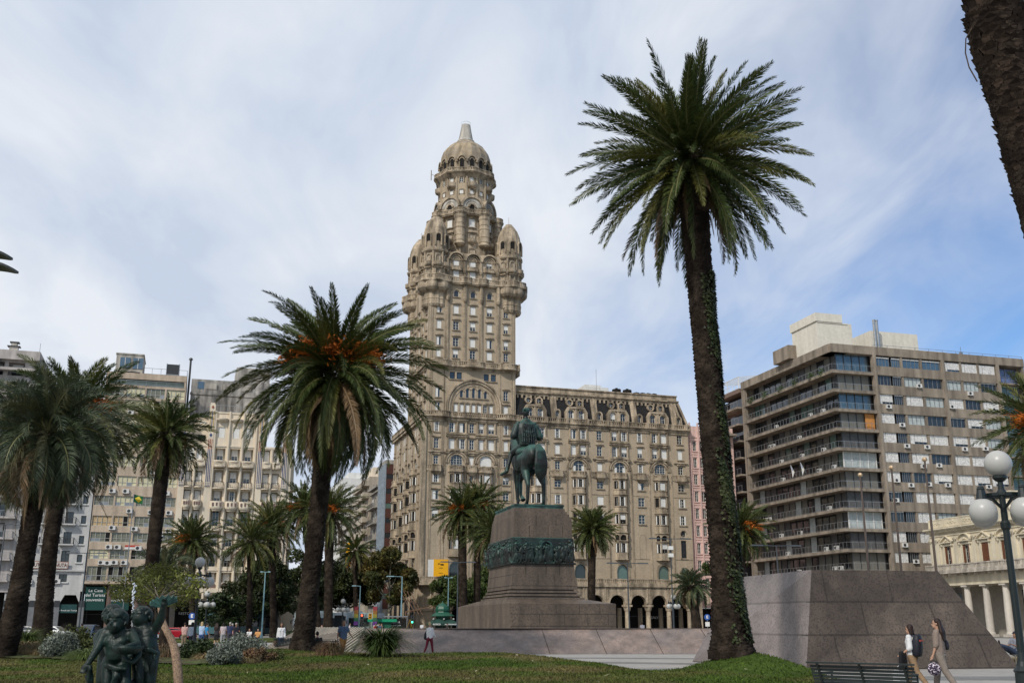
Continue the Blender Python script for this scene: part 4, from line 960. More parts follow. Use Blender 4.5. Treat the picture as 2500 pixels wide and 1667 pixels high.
# ---- concrete slab block on the right ----
def build_conc():
    k=(44.2-1.6)/(40-1.6); Zf=lambda z:1.6+(z-1.6)*k
    ox,oy=45.043*k,141.745*k
    B=thing('apartment_building','brown concrete apartment building with long balconies and roof terraces','apartment building',(ox,oy,0),R(16.2))
    rng=random.Random(11)
    L=33.0*k; D=26.0*k; FH=2.75*k
    # local: x along right face, y along the left face (16.2 vs 105: slightly sheared, ignore)
    top=Zf(38.8); roof=Zf(40)
    slabs=[Zf(36.1-2.75*i) for i in range(13)]
    m=MB(); m.box(0,L,-.15,.4,top,roof); m.box(-.15,.4,.4,D,top,roof); m.box(L-.4,L,0,20,top,roof); m.add([(0,0,roof-.4),(L,0,roof-.4),(L,18,roof-.4),(14,18,roof-.4),(14,D,roof-.4),(0,D,roof-.4)],[(0,1,2,3,4,5)])
    m.box(0,L,-.1,3,top-.05,top+.15); m.box(-.1,3,0,D,top-.05,top+.15)
    cx0,cx1=7.0*k,28.0*k
    for i in range(14):
        zt=(top if i==0 else slabs[i-1]-.0); zb=slabs[i] if i<13 else 0
        # spandrel bands of the right face
        m.box(cx0,cx1,-.12,.3,zb-.0-FH*.0-.62*0,zb+FH*.40 if i<13 else 1) if i<13 else None
        if i<13: m.box(cx0,L,-.12,1,zb-.22,zb)
    for x in (cx0-.3,cx0+11.5*k-.25,cx1-.2): m.box(x,x+.5,-.3,.6,0,top)
    for x in (11.5*k,14.8*k,21.6*k,24.65*k): m.box(x-.12,x+.25,-.02,.4,0,top)
    m.box(-.0,.5,D-1.0,D,0,top+.0); m.box(-.1,2.2,D-.5,D,0,top)
    m.box(cx1+.2,L,1.6,18,0,top); m.box(L-.4,L,0,18,0,top)
    m.box(3.0,cx0,6,20,0,top) ; 
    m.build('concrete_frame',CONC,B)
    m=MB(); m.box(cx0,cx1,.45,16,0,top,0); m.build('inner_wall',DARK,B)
    # balcony slabs, wrapping the corner
    for i,z in enumerate(slabs):
        if z<2: continue
        m=MB(); m.slab([(-.1,-.1),(cx0-.3,-.1),(cx0-.3,2.0),(2.2,2.0),(2.2,D-.5),(-.1,D-.5)],z-.38,z+.08)
        m.build('balcony_slab',CONC,B)
        m=MB(); railing(m,[(cx0-.4,.05),(.05,.05),(.05,D-1)],z+.08,1.0,.95,0,.045); m.build('railing',METALG,B)
        tr=MB(); tr.box(.06,cx0-.4,.04,.07,z+.15,z+.85) 
    # recessed glass walls: corner glass on right face and dark glass along the left face
    GS=[mk('corner_glass',(.07,.12,.16),.05,var=.2,spec=1),mk('grey_blind',(.17,.165,.145),.6,var=.1),mk('dark_blind',(.10,.10,.10),.6,var=.15),mk('curtain_pale',(.42,.46,.45),.6,var=.15),GREENGL]
    pat=[0,1,0,1,2,3,1,2,3,2,1,1,0]
    zz=[top]+slabs
    for i in range(13):
        z0=zz[i+1]; z1=zz[i]-.38 if i else zz[i]
        if z0<1: continue
        m=MB(); g=pat[i]
        # corner block front: x 1.2k..6.5k at y=.9
        xs=np.linspace(1.2*k,6.4*k,5)
        for a,b in zip(xs[:-1],xs[1:]): m.box(a+.05,b-.05,.9,.95,z0+.1,z1,0)
        for x in xs: m.box(x-.06,x+.06,.82,1.0,z0,z1,1)
        m.box(6.4*k,cx0,.9,1.0,z0,z1,2)
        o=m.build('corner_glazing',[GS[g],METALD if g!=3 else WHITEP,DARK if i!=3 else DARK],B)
        if i==3: p=MB(); p.box(5.0*k,6.5*k,.5,.6,z0+.1,z1-.05); p.build('wooden_panel',mk('orange_wood',(.50,.22,.06),.6,var=.15,scale=2),B)
        # left face bays at x=1.7
        n=14; ys=np.linspace(1.0,D-1.2,n+1)
        m=MB()
        for q in range(n):
            t=rng.choice([0,0,1,2,0,3,1]); 
            m.box(1.75,1.85,ys[q]+.06,ys[q+1]-.06,z0+.08,z1,t)
            m.box(1.65,1.8,ys[q]-.05,ys[q]+.05,z0,z1,4)
        m.build('balcony_glazing',[GLASS,GS[1],GS[2],GS[3] if i>5 else GREENGL,METALD],B)
    # ribbon windows of the right face
    segs=[(7.25,9.55,0),(9.95,11.35,0),(11.85,14.6,0),(15.05,18.15,0),(18.7,21.5,1),(21.75,24.55,1),(24.85,27.7,1)]
    acs=[]
    for i in range(13):
        zb=slabs[i]+FH*.40; zt=(zz[i]-.22 if i else top-.25)
        if zb<3: continue
        for j,(a,b,_) in enumerate(segs):
            a=a*k;b=b*k
            r=rng.random(); kind='shut' if r<.62 else ('glass' if r<.8 else 'curt')
            if i==0: kind='glass' if j<4 else 'shut'
            if i==1: kind='curt' if j in(2,4,5) else 'glass'
            if j==1 and i>1: kind='glass'
            m=MB(); t=.06; 
            m.box(a,b,.25,.3,zb,zt,1 if kind!='curt' else 3)
            for x in (a,(a+(b-a)*.25),a+(b-a)*.5,a+(b-a)*.75,b-t): m.box(x,x+t,.16,.25,zb,zt,0)
            m.box(a,b,.16,.25,zt-t,zt,0); m.box(a,b,.14,.26,zb,zb+t,0)
            if kind=='shut':
                if rng.random()<.3: m.box(a+(b-a)*.27,b,.12,.2,zb+(zt-zb)*.25,zt,2); m.box(a+.03,a+(b-a)*.24,.12,.2,zb+.03,zt,2)
                else: m.box(a+.03,a+(b-a)*.24,.12,.2,zb+.03,zt,2); m.box(a+(b-a)*.27,b,.12,.2,zb+.03,zt,2)
            elif rng.random()<.4 or i==0: m.box(a,b,.1,.2,zt-.18,zt,2)
            m.build('window',[METALG,GLASS if i else GLASSB,mk('roller_shutter',(.66,.65,.62),.6,var=.10,scale=1.2,fine=.25,fscale=5,brick=(3,.12,.10)),GS[3]],B)
            if i>0 and rng.random()<.36: ac_unit(B,rng.uniform(a+.5,b-.3),-.12,zb-rng.choice([.75,.5,.1]))
        # loggia at the far right end
        m=MB(); m.box(cx1+.4,L-.5,1.3,1.4,slabs[i]+.1,zt,0)
        for q in range(5): x=cx1+.4+(L-.9-cx1)*q/4; m.box(x-.05,x+.05,1.2,1.3,slabs[i]+.1,zt,1)
        railing(m,[(cx1+.3,0),(L-.4,0)],slabs[i],1.0,.9,1,.04); m.build('loggia',[mk('loggia_glass',(.12,.15,.28),.1,var=.3,spec=.8) if i==0 else GREENGL,METALG],B)
    # plants, ac on the long balconies
    pm=mk('balcony_leaf',(.05,.085,.02),.7,var=.2,rand=.4)
    for y in (3.0,6.0,11.0,15.5,20.5,25.5):
        rr=np.random.default_rng(int(y*10)); n=160; c=rr.normal(0,[.3,.35,.35],(n,3))+[-.0,y,slabs[0]+.3]; d=rr.normal(0,.13,(n,2,3)); V=np.concatenate([c,c+d[:,0],c+d[:,1]],1).reshape(-1,3); npmesh('balcony_plant',V,np.arange(n*3).reshape(-1,3),pm,parent=B)
    for i in (2,3,4,5,7,8,9,10,11):
        for _ in range(3): ac_unit(B,.75,rng.uniform(2,D-4),slabs[i]+.15,R(-90))
    # roof structures
    r0=roof-.4
    m=MB(); m.box(.5,7.0,4.0,11.5,r0,r0+5.2,0); m.box(.3,5.2,3.8,11.7,r0+5.2,r0+6.6,0); m.box(.6,6.2,3.9,11.6,r0+5.0,r0+5.2,0); m.build('rooftop_house',mk('cream_roof_wall',(.66,.62,.53),.9,var=.08,streak=.1),B)
    m=MB(); m.box(10.5,19.5,4,10,r0,r0+4.4,0); m.box(19.5,25,4.2,9,r0,r0+1.8,0); m.build('rooftop_house',mk('cream_roof_wall',(.66,.62,.53)),B)
    for x in (10.2,10.75): m=MB(); m.cyl((x,2.5,r0),(x,2.5,r0+5.6),.22,n=10); m.cyl((x,2.5,r0+5.6),(x,2.5,r0+5.8),.27,n=10); m.build('flue_pipe',mk('steel_flue',(.5,.48,.44),.3,metal=.9),B)
    m=MB(); m.box(-1.0,3.2,10.5,15.5,roof+.1,roof+2.4); m.box(0,2.5,11.5,14.5,roof-.5,roof+.1); m.build('water_tank',CONC,B)
    m=MB(); railing(m,[(8,.2),(L,.2)],roof,.45,2.5,0,.05,mid=False); m.bar((27,3,roof),(27,3,roof+2.2),.06); m.box(26.8,27.2,2.8,3.2,roof+.6,roof+1.3); m.build('roof_railing',METALG,B)
    # two little flags on the balcony
    for y,c in ((12.5,0),(9.5,0)):
        m=MB(); z=slabs[5]+.4; m.bar((.0,y,z),(-1.0,y,z+1.9),.05,mi=1); m.add([(-1.0,y,z+1.9),(-.4,y-.2,z+.6),(-.5,y+.3,z-.3),(-.75,y+.1,z+1.0)],[(0,1,2,3)],0); m.add([(-.95,y+.03,z+1.7),(-.6,y-.1,z+.9),(-.6,y+.2,z+.5),(-.75,y+.15,z+1.0)],[(0,1,2,3)],2); tag(m.build('balcony_flag',[WHITEP,METALG,mk('flag_blue',(.05,.14,.42),.7)],B))
    # lower wing further left with its own balconies
    B2=thing('apartment_building','narrow balcony wing with white pergola, left of the brown concrete building','apartment building',(ox-math.sin(R(16.2))*(D+.1),oy+math.cos(R(16.2))*(D+.1),0),R(16.2))
    W2=9.0; m=MB(); m.box(1.2,12,0,W2,0,Zf(38.0)); m.box(-.4,12,-.0,W2,Zf(38.4),Zf(39.1)); m.box(0,1.2,W2-.4,W2,0,Zf(38.4)); m.build('wall',mk('dark_brick_wall',(.20,.14,.11),.9,var=.2,brick=(.5,.2,.3)),B2)
    for i in range(13):
        z=Zf(36.0-2.75*i)
        if z<2: continue
        m=MB(); m.slab([(1.2,.2),(1.2,W2-.3),(-.9,W2-1.2),(-.9,.2)],z-.3,z,0); railing(m,[(-.85,.25),(-.85,W2-1.2),(1.1,W2-.4)],z,1.05,1.1,1,.05); m.box(1.1,1.2,.6,W2-1,z+.1,z+2.2,2); m.build('balcony',[CONC,METALG,GLASS],B2)
    m=MB()
    for k2 in range(9): m.bar((-.3,.4+k2,Zf(39.1)+2.2),(5,.4+k2,Zf(39.1)+2.9),.09)
    m.bar((-.3,.2,Zf(39.1)+2.2),(-.3,W2,Zf(39.1)+2.2),.1); 
    for y in (.3,4.5,W2-.2): m.bar((-.3,y,Zf(39.1)),(-.3,y,Zf(39.1)+2.2),.1)
    railing(m,[(-.3,.2),(-.3,W2)],Zf(39.1),.9,1.2); m.build('pergola',WHITEP,B2)
build_conc()

def build_estevez():
    B=thing('colonnaded_palace','pale yellow neoclassical palace with balustrade, pediments, brown shutters and columns','palace',(61.87,157.0,0),R(-76))
    # local x towards the viewer along the facade, facade faces -y
    I=Matrix(); L=32.0; m=MB(); H=[]; win=[4.75,8.75,12.75,16.75,20.75,24.75,28.75]
    W=Wins(frame=CREAMP,trim=ESTEV,blind=WOODB)
    for x in win: H.append((x-.75,x+.75,9.6,12.5))
    wall(m,I,.8,L,7.2,15.0,H,.35); m.add([(.8,0,7.2),(.8,14,7.2),(.8,14,16.4),(.8,0,16.4),(L,0,7.2),(L,14,7.2),(L,14,16.4),(L,0,16.4)],[(0,1,2,3),(4,5,6,7),(1,5,6,2),(3,2,6,7)])
    m.box(.8,L,-.05,.4,15.3,16.45); m.box(.8,L,0,14,15.0,15.3)
    m.box(.8,L,.0,5,6.9,7.2)
    m.build('wall',ESTEV,B)
    m=MB()
    m.box(.3,L,-.75,0,14.95,15.15); m.box(.45,L,-.6,0,14.8,14.95); m.box(.6,L,-.35,0,14.5,14.8); m.box(.7,L,-.12,0,14.0,14.15)
    for k in range(int(L/.36)): m.box(.8+k*.36,.98+k*.36,-.5,0,14.62,14.8)
    for x in [1.2,2.7]+[w+2.0 for w in win]: 
        m.box(x-.33,x+.33,-.18,0,9.6,13.5); m.box(x-.42,x+.42,-.28,0,13.5,13.65); m.lathe([(.25,13.2),(.42,13.5)],(x,-.1),10,0,180,360); m.box(x-.42,x+.42,-.25,0,9.0,9.6); m.ball((x-.3,-.3,13.4),.13,6); m.ball((x+.3,-.3,13.4),.13,6)
    for i,x in enumerate(win):
        m.box(x-.98,x-.78,-.12,0,9.6,12.6); m.box(x+.78,x+.98,-.12,0,9.6,12.6); m.box(x-.98,x+.98,-.14,0,12.55,12.8); m.box(x-1.35,x+1.35,-.4,0,12.95,13.08)
        for s in (-1.1,1.1): m.box(x+s-.12,x+s+.12,-.3,0,12.55,12.95)
        if i%2==0: m.prism([(x-1.4,13.08),(x+1.4,13.08),(x,13.9)],-.12,0); m.bar((x-1.45,-.2,13.1),(x,-.2,13.95),.4,.12); m.bar((x+1.45,-.2,13.1),(x,-.2,13.95),.4,.12)
        else: m.archring(x,12.55,1.42,1.55,-.4,0,12,0,25,155); m.archring(x,12.55,.6,1.42,-.1,0,12,0,25,155)
        m.ball((x,-.2,13.35),.2,6); m.ball((x-.35,-.18,13.25),.12,6); m.ball((x+.35,-.18,13.25),.12,6)
    for k in range(9): 
        x=1+k*3.5
        if not 14<x<20: m.box(x,x+3.3,-.09,-.05,16.35,16.5); m.box(x,x+.15,-.12,-.05,15.3,16.5); 
        for q in range(12): m.ball((x+.8+q*.16,-.08,15.85+.16*math.sin(q*1.7)),.1,5)
    # main pediment
    m.prism([(13.6,15.15),(20.4,15.15),(17,18.1)],-.35,.3); m.bar((13.3,-.35,15.25),(17,-.35,18.35),.6,.25); m.bar((20.7,-.35,15.25),(17,-.35,18.35),.6,.25); m.box(15.2,18.8,0,2,16,18.9)
    m.build('facade_moulding',ESTEV,B)
    m=MB(); m.ball((20.2,-.2,17.0),.6,8,0,(1,.8,1.2)); m.build('roof_urn',METALD,B)
    for i,x in enumerate(win):
        r=window_mesh('french',.95,2.85,sill=False,frame=CREAMP,trim=ESTEV); o=ob('window',r[0],B,(x,.12,9.6))
        closed=(i==2)
        for s in (-1,1):
            q=MB(); w0=(.02 if closed else .36) ; q.box(s*w0,s*.74,-.1,-.04,.05,2.8)
            for z in np.arange(.15,2.7,.13): q.box(s*w0,s*.72,-.12,-.1,z,z+.06)
            q.build('shutter',WOODB,o)
    m=MB(); pts=[(.6,-1.0),(L,-1.0)]; balus(m,pts,8.85,1.05,th=.25,pier=2.0,sp=.34); m.box(.6,L,-1.1,0,8.75,8.95); m.box(.5,L,-1.2,0,8.6,8.75)
    for k in range(int(L/1.4)): m.box(1.2+k*1.4,1.5+k*1.4,-.9,0,8.3,8.6)
    m.build('balustrade',mk('weathered_balustrade',(.50,.45,.38),.9,var=.12,streak=.5),B)
    m=MB(); m.box(.8,L,-.15,.9,7.2,8.6); m.box(.8,L,-.3,1,6.95,7.2); m.build('entablature',ESTEV,B)
    for k in range(7):
        x=3.6+k*3.93
        m=MB(); m.lathe([(.62,.35),(.62,.5),(.52,.6),(.52,1.5),(.50,3.5),(.42,6.4),(.5,6.5),(.42,6.55),(.5,6.7)],(x,.35),20); m.box(x-.6,x+.6,-.25,.95,6.7,6.95); m.box(x-.7,x+.7,-.35,1.05,0,.35); m.build('column',mk('column_white',(.58,.53,.46),.8,var=.06,streak=.2),B,smooth=False)
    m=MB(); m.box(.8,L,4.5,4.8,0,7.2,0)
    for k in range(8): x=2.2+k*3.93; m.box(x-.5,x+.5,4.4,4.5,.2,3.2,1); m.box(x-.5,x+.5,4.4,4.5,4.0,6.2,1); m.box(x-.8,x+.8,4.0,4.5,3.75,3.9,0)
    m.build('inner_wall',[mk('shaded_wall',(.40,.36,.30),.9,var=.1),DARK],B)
build_estevez()

# ---- pink building right of the tall palace ----
def build_pink():
    B=thing('pink_building','narrow pink rendered building with fluted panels between the palace and the concrete block','building',(31.55,183.7,0),R(17.2))
    I=Matrix(); W=Wins(frame=CREAMP,trim=PINKW); H=[]
    S2=TR(0,0,0)
    for i in range(9):
        z=7.5+i*3.0
        for x in (1.2,2.6): H.append((x-.35,x+.35,z,z+1.8)); W.add(I,x,z,'french',.7,1.8,sill=True,pri=2)
        H.append((5.0,6.4,z,z+2.0)); W.add(I,5.7,z,'half',1.4,2.0,pri=2)
    m=MB(); wall(m,I,-.2,9,4.8,36,H,.25); shell(m,-.2,9,15,4.8,36); m.box(0,3.4,-.5,0,4.8,40.5) if False else None
    for x in (.3,1.9,3.3): m.box(x-.12,x+.12,-.2,0,4.8,36.6)
    for i in range(10): z=6.9+i*3; m.box(0,3.5,-.1,0,z,z+.25); m.box(.6,3.2,-.06,0,z-.5,z-.15)
    m.box(0,9,-.3,0,4.3,4.8)
    for x in (-.2,3.3,8): 
        m.box(x,x+1.1,-.3,.8,0,4.3); m.box(x-.15,x+1.25,-.4,.9,3.3,3.6)
    m.build('wall',PINKW,B)
    for i in range(9): z=7.2+i*3; m=MB(); m.slab([(4.2,0),(4.4,-.9),(7,-.9),(7.2,0)],z-.2,z,0); railing(m,[(4.3,0),(4.45,-.85),(6.95,-.85),(7.1,0)],z,.95,.5,1,fine=.18); m.build('balcony',[PINKW,METALD],B)
    m=MB(); m.prism([(4,34.4),(9,34.4),(9,34.7),(4.8,35.2)],-1.6,0); m.build('canopy',CONC,B)
    m=MB(); m.box(0,9,1.5,1.7,0,4.3); m.build('shopfront',DARK,B)
    W.finish(B,40)
build_pink()

# ---- the avenue behind: a row of facades seen at an angle ----
def avenue():
    # left side of the avenue is hidden; the visible row stands beyond the palace, facing left
    d=R(17.2)
    def place(u,y): return on_row(u,y)
    def block(name,label,u,y,wx,dy,h,matw,floors,style,matb=None,z0=5.5):
        B=thing(name,label,'building',place(u,y),A17)
        S=TR(0,dy,0)@RZ(R(-90)); Wd=Wins(frame=METALD if style!='old' else CREAMP,trim=matw); I=Matrix(); HF=[];HS=[]
        fh=(h-z0-1.2)/floors
        for i in range(floors):
            z=z0+i*fh+.5
            for k in range(max(1,int(wx/3))): x=1.6+k*3.0; HF.append((x-.8,x+.8,z,z+fh*.55)); Wd.add(I,x,z,'half',1.6,fh*.55,pri=2,sill=False)
            n=int(dy/3.2)
            for k in range(n): x=1.6+k*3.2; HS.append((x-.9,x+.9,z,z+fh*.6)); Wd.add(S,x,z,'french' if (i+k)%2 else 'half',1.8,fh*.6,pri=1,sill=False)
        m=MB(); wall(m,I,0,wx,0,h,HF,.3); wall(m,S,0,dy,0,h,HS,.3); m.add([(wx,0,0),(wx,dy,0),(wx,dy,h),(wx,0,h),(0,dy,0),(0,dy,h),(0,0,h)],[(0,1,2,3),(1,4,5,2),(6,3,2,5)])
        if style=='old': 
            for i in range(floors+1): z=z0+i*fh; m.box(-.5,wx,-.3,dy,z-.15,z+.15)
            m.box(-.9,wx,-.6,dy,h-.5,h)
        m.build('wall',matw,B)
        if style=='bands':
            for i in range(floors+1):
                z=z0+i*fh; m=MB(); m.box(.0,wx+.05,-.12,.05,z-fh*.3,z+fh*.35); m.build('band',matb,B)
            m=MB()
            for i in range(floors): 
                z=z0+i*fh+fh*.35
                m.box(0,wx,-.05,.02,z,z+fh*.35,0 if i%3 else 1)
                for k in range(4): m.box(k*wx/3-.06,k*wx/3+.06,-.1,0,z,z+fh*.35,2)
            m.build('ribbon_window',[GLASS,GREENGL,METALG],B)
            m=MB()
            for k in range(10): y=k*dy/9; m.box(-.35,0,y-.15,y+.15,0,h)
            for i in range(floors): z=z0+i*fh; m.box(-.3,0,0,dy,z-.3,z+.3,0); m.box(-.1,-.02,0,dy,z+.3,z+fh-.3,1)
            m.build('side_grid',[mk('blue_grey_panel',(.25,.29,.33),.6),GLASSB],B)
        if style=='balc':
            for i in range(1,floors+1):
                z=z0+i*fh-fh*.25; m=MB(); m.slab([(0,dy),(0,0),(-1.3,0),(-1.3,3.5),(-.8,4),(-.8,dy)],z-.25,z,0); m.slab([(-1.25,3.5),(-1.3,3.5),(-1.3,0),(-1.25,0)],z,z+1.0,0); m.box(-1.3,.0,-.05,.1,z-.2,z+1.0,0); m.box(-.8,-.72,4,dy,z,z+.95,0); m.build('balcony',matw,B)
        if style=='old':
            for i in range(1,floors):
                z=z0+i*fh; m=MB(); m.box(-1.2,0,1,dy-1,z-.2,z,0); railing(m,[(-1.15,1),(-1.15,dy-1)],z,.9,.8,1,fine=.4); m.build('balcony',[matw,METALD],B)
        Wd.finish(B,40); return B
    b1=block('office_tower','narrow tower with red brown bands and dark windows left of the domed palace',-14.1,44,9.5,7,33.3,CONCL,9,'bands',BROWNB)
    m=MB(); m.box(-.2,9.6,-.2,7,33.3,34.1); m.build('roof_band',CONCL,b1)
    block('classical_building','old grey classical building with iron balconies beyond the banded tower',-13.9,52,8,10,30,mk('old_grey_stone',(.33,.30,.26),.9,var=.15,streak=.5),7,'old')
    b3=block('hotel_building','concrete apartment and hotel building with stepped balconies along the avenue',-14.3,63,9,19,33.2,mk('buff_concrete',(.43,.37,.29),.9,var=.1,streak=.3),10,'balc')
    m=MB(); m.box(1,6,2,9,33.2,35.6); m.build('rooftop_house',CREAMW,b3)
    m=MB(); m.box(-1.5,-1.35,17.0,17.2,10.2,20.2); sg=m.build('vertical_sign',METALD,b3)
    for i,ch in enumerate('HOTEL'):
        q=MB(); q.box(-2.1,-1.0,16.8,17.0,18.2-i*1.9,19.9-i*1.9); pn=q.build('sign_box',ORANGE,b3); text('sign_lettering',ch,1.7,DARK,pn,(-1.55,16.75,19.05-i*1.9),bold=.03)
    block('apartment_block','grey balconied apartment block far down the avenue',-14.2,84,9,22,31,CONCL,10,'balc')
    b5=block('white_building','white distant building rising above the avenue roofs',-14.1,108,12,24,38.8,WHITEW,12,'plain')
    m=MB(); m.box(2,10,2,10,38.8,40.5); m.build('rooftop_house',WHITEW,b5)
    block('apartment_block','distant cream apartment block closing the avenue view',-34,190,14,20,24,CREAMW,10,'plain')
    # far dark mass of the opposite side of the avenue behind the trees
    block('corner_building','low cream building across the avenue behind the plane trees',-36.9,20,6,60,9,CREAMW,3,'old')
avenue()
# ---------------- ground ----------------
def nrm(v): return v/np.maximum(np.linalg.norm(v,axis=-1,keepdims=True),1e-9)
PAVE=mk('pale_paving',(.36,.34,.31),.85,var=.12,scale=.3,fine=.12,fscale=3,brick=(.5,.5,.14),bump=.2,bscale=10)
PAVED=mk('grey_paving',(.17,.165,.155),.85,var=.15,scale=.5,fine=.2,fscale=8,bump=.3,bscale=20)
ASPH=mk('asphalt',(.05,.05,.05),.9,var=.2,scale=.3,fine=.2,fscale=10)
GRASS=mk('lawn_grass',(.050,.080,.014),.95,var=.25,scale=.22,fine=.35,fscale=5,col2=(.105,.085,.036),bump=1.0,bscale=30,bdist=.06,spec=.1)
GRASSB=mk('grass_blade',(.060,.098,.014),.8,var=.25,scale=.22,rand=.4,spec=.15,transl=.2,col2=(.13,.112,.042))
SOIL=mk('dry_soil',(.075,.048,.028),.95,var=.3,scale=1,fine=.3,fscale=10,bump=.8,bscale=12)
m=MB(); m.add([(-1500,-300,-.02),(1500,-300,-.02),(1500,3000,-.02),(-1500,3000,-.02)],[(0,1,2,3)]); tag(m.build('ground',PAVED),kind='structure')
m=MB(); m.add([(-70,10,-.012),(60,10,-.012),(60,138,-.012),(-70,118,-.012)],[(0,1,2,3)]); tag(m.build('plaza_paving',PAVE),kind='structure')
# grey paving bands on the pale plaza floor
m=MB()
for (x0,y0,x1,y1,w) in ((9.6,34.0,30,33.4,2.4),(-4,55.5,9.5,53.0,1.6),(2,48.5,9.5,45.5,1.8),(4.5,40.5,9.0,41.8,1.0),(3.5,41,12,24,.0),(9.0,27.6,30,27.2,1.6),(-16,62,-2,61,1.2),(-20,68,-8,67.5,1.5)):
    if not w: continue
    d=Vector((x1-x0,y1-y0)).normalized(); n=Vector((-d.y,d.x))*w/2
    m.add([(x0-n.x,y0-n.y,-.006),(x1-n.x,y1-n.y,-.006),(x1+n.x,y1+n.y,-.006),(x0+n.x,y0+n.y,-.006)],[(0,1,2,3)])
tag(m.build('paving_bands',PAVED),kind='structure')
# street in front of the far facades
m=MB(); m.T=TR(SX,SY,0)@RZ(A17); m.box(-160,200,-19,-7,-.1,.0); m.box(-38,-16.5,-8,300,-.1,.004); tag(m.build('street',ASPH),kind='structure')
m=MB(); m.T=TR(SX,SY,0)@RZ(A17); m.box(-160,-38,-7,3,-.1,.13); m.box(-16.4,60,-7,5,-.1,.13); m.box(-160,200,-19.3,-19,-.1,.12); tag(m.build('pavement',PAVE),kind='structure')
m=MB(); m.T=TR(SX,SY,0)@RZ(A17)
for k in range(8): m.box(-37+k*2.6,-35.7+k*2.6,-12,-8.3,.004,.009)
for k in range(30): m.box(-150+k*10,-146+k*10,-13.1,-12.95,.004,.009)
tag(m.build('road_markings',plain('road_paint',(.55,.55,.52))),kind='structure')

def sstep(a,b,x): t=np.clip((x-a)/(b-a),0,1); return t*t*(3-2*t)
# lawn outline (world xy); height rises to a gentle crest in front of the low granite wall
LB=np.array([(-60,14),(-60,56),(-45,57),(-34,56.5),(-24,55.5),(-17,54.6),(-12.6,53),(-9.5,50),(-7,50.4),(-3.5,52.5),(0,52),(2.5,49),(3.8,45),(4.2,42),(4.5,39),(4.9,36.8),(5.5,35.6),(6.2,36.6),(7.0,37.2),(8.0,37.2),(9.3,36.2),(9.8,34.4),(9.9,32),(9.0,29.5),(7.8,27),(6.0,24),(4,21),(1,17.5),(-4,14)],float)
def inpoly(x,y,P):
    c=np.zeros(x.shape,bool); j=len(P)-1
    for i in range(len(P)):
        xi,yi=P[i]; xj,yj=P[j]
        c^=((yi>y)!=(yj>y))&(x<(xj-xi)*(y-yi)/(yj-yi+1e-12)+xi); j=i
    return c
def pdist(x,y,P):
    d=np.full(x.shape,1e9)
    for i in range(len(P)):
        a=P[i]; b=P[(i+1)%len(P)]; ab=b-a; t=np.clip(((x-a[0])*ab[0]+(y-a[1])*ab[1])/(ab@ab),0,1)
        d=np.minimum(d,np.hypot(x-a[0]-t*ab[0],y-a[1]-t*ab[1]))
    return d
MOUNDS=[(7.62,35.0,.60,1.8),(-10.3,50.0,.42,2.2),(-37.0,74,0,1),(-20.9,43.0,.12,2.0),(-25.9,57.0,.5,3.0)]
def lawn_h(x,y):
    x=np.asarray(x,float); y=np.asarray(y,float)
    d=pdist(x,y,LB); ins=inpoly(x,y,LB); s=np.where(ins,d,-d)
    h=-.12+.2*sstep(-.3,.5,s)
    crest=np.exp(-((y-45.5)/7.0)**2)*.23*sstep(0,4,s); h=h+crest+ .10*sstep(0,5,s)
    h=h+.03*np.sin(x*.7+y*.3)*sstep(0,3,s)+.02*np.sin(x*1.9-y*1.3)*sstep(0,2,s)
    for mx,my,mh,mr in MOUNDS: h=h+mh*np.exp(-((x-mx)**2+(y-my)**2)/(mr*mr))
    return h
def lawn():
    xs=np.arange(-60.5,11.5,.3); ys=np.arange(13.5,58.5,.3); X,Y=np.meshgrid(xs,ys); Z=lawn_h(X,Y); ins=inpoly(X,Y,LB)|(pdist(X,Y,LB)<.45)
    idx=np.arange(X.size).reshape(X.shape); q=np.stack([idx[:-1,:-1],idx[:-1,1:],idx[1:,1:],idx[1:,:-1]],-1).reshape(-1,4); keep=ins.ravel()[q].all(1)
    tag(npmesh('lawn',np.stack([X,Y,Z],-1).reshape(-1,3),q[keep],GRASS,smooth=True),kind='structure')
    r=np.random.default_rng(1)
    # short blades over the visible part
    n=150000; y=14+40*r.random(n)**1.15; x=(r.random(n)-.5)*1.04*y+(-.02*y); ok=inpoly(x,y,LB)&(y>26); x=x[ok];y=y[ok]; n=len(x)
    z=lawn_h(x,y); a=r.random(n)*6.283; hh=.035+.05*r.random(n); wd=.02+.02*r.random(n); lean=r.normal(0,.035,(n,2))
    base=np.stack([x,y,z-.01],-1); t=np.stack([np.cos(a)*wd,np.sin(a)*wd,0*a],-1)
    tip=base+np.stack([lean[:,0],lean[:,1],hh],-1)
    V=np.stack([base-t,base+t,tip],1).reshape(-1,3); tag(npmesh('grass',V,np.arange(len(V)).reshape(-1,3),GRASSB),kind='stuff')
    # fallen pale leaves
    n=70; y=28+20*r.random(n); x=(r.random(n)-.5)*y*.95; ok=inpoly(x,y,LB); x=x[ok];y=y[ok]; z=lawn_h(x,y)+.05; c=np.stack([x,y,z],-1); d=r.normal(0,.05,(len(x),3,3))*[1,1,.4]
    V=(c[:,None,:]+d).reshape(-1,3); tag(npmesh('fallen_leaves',V,np.arange(len(V)).reshape(-1,3),mk('dry_leaf',(.45,.38,.26),.8)),kind='stuff')
lawn()
m=MB(); xs=[(-62,-14,58.5,60.2)]
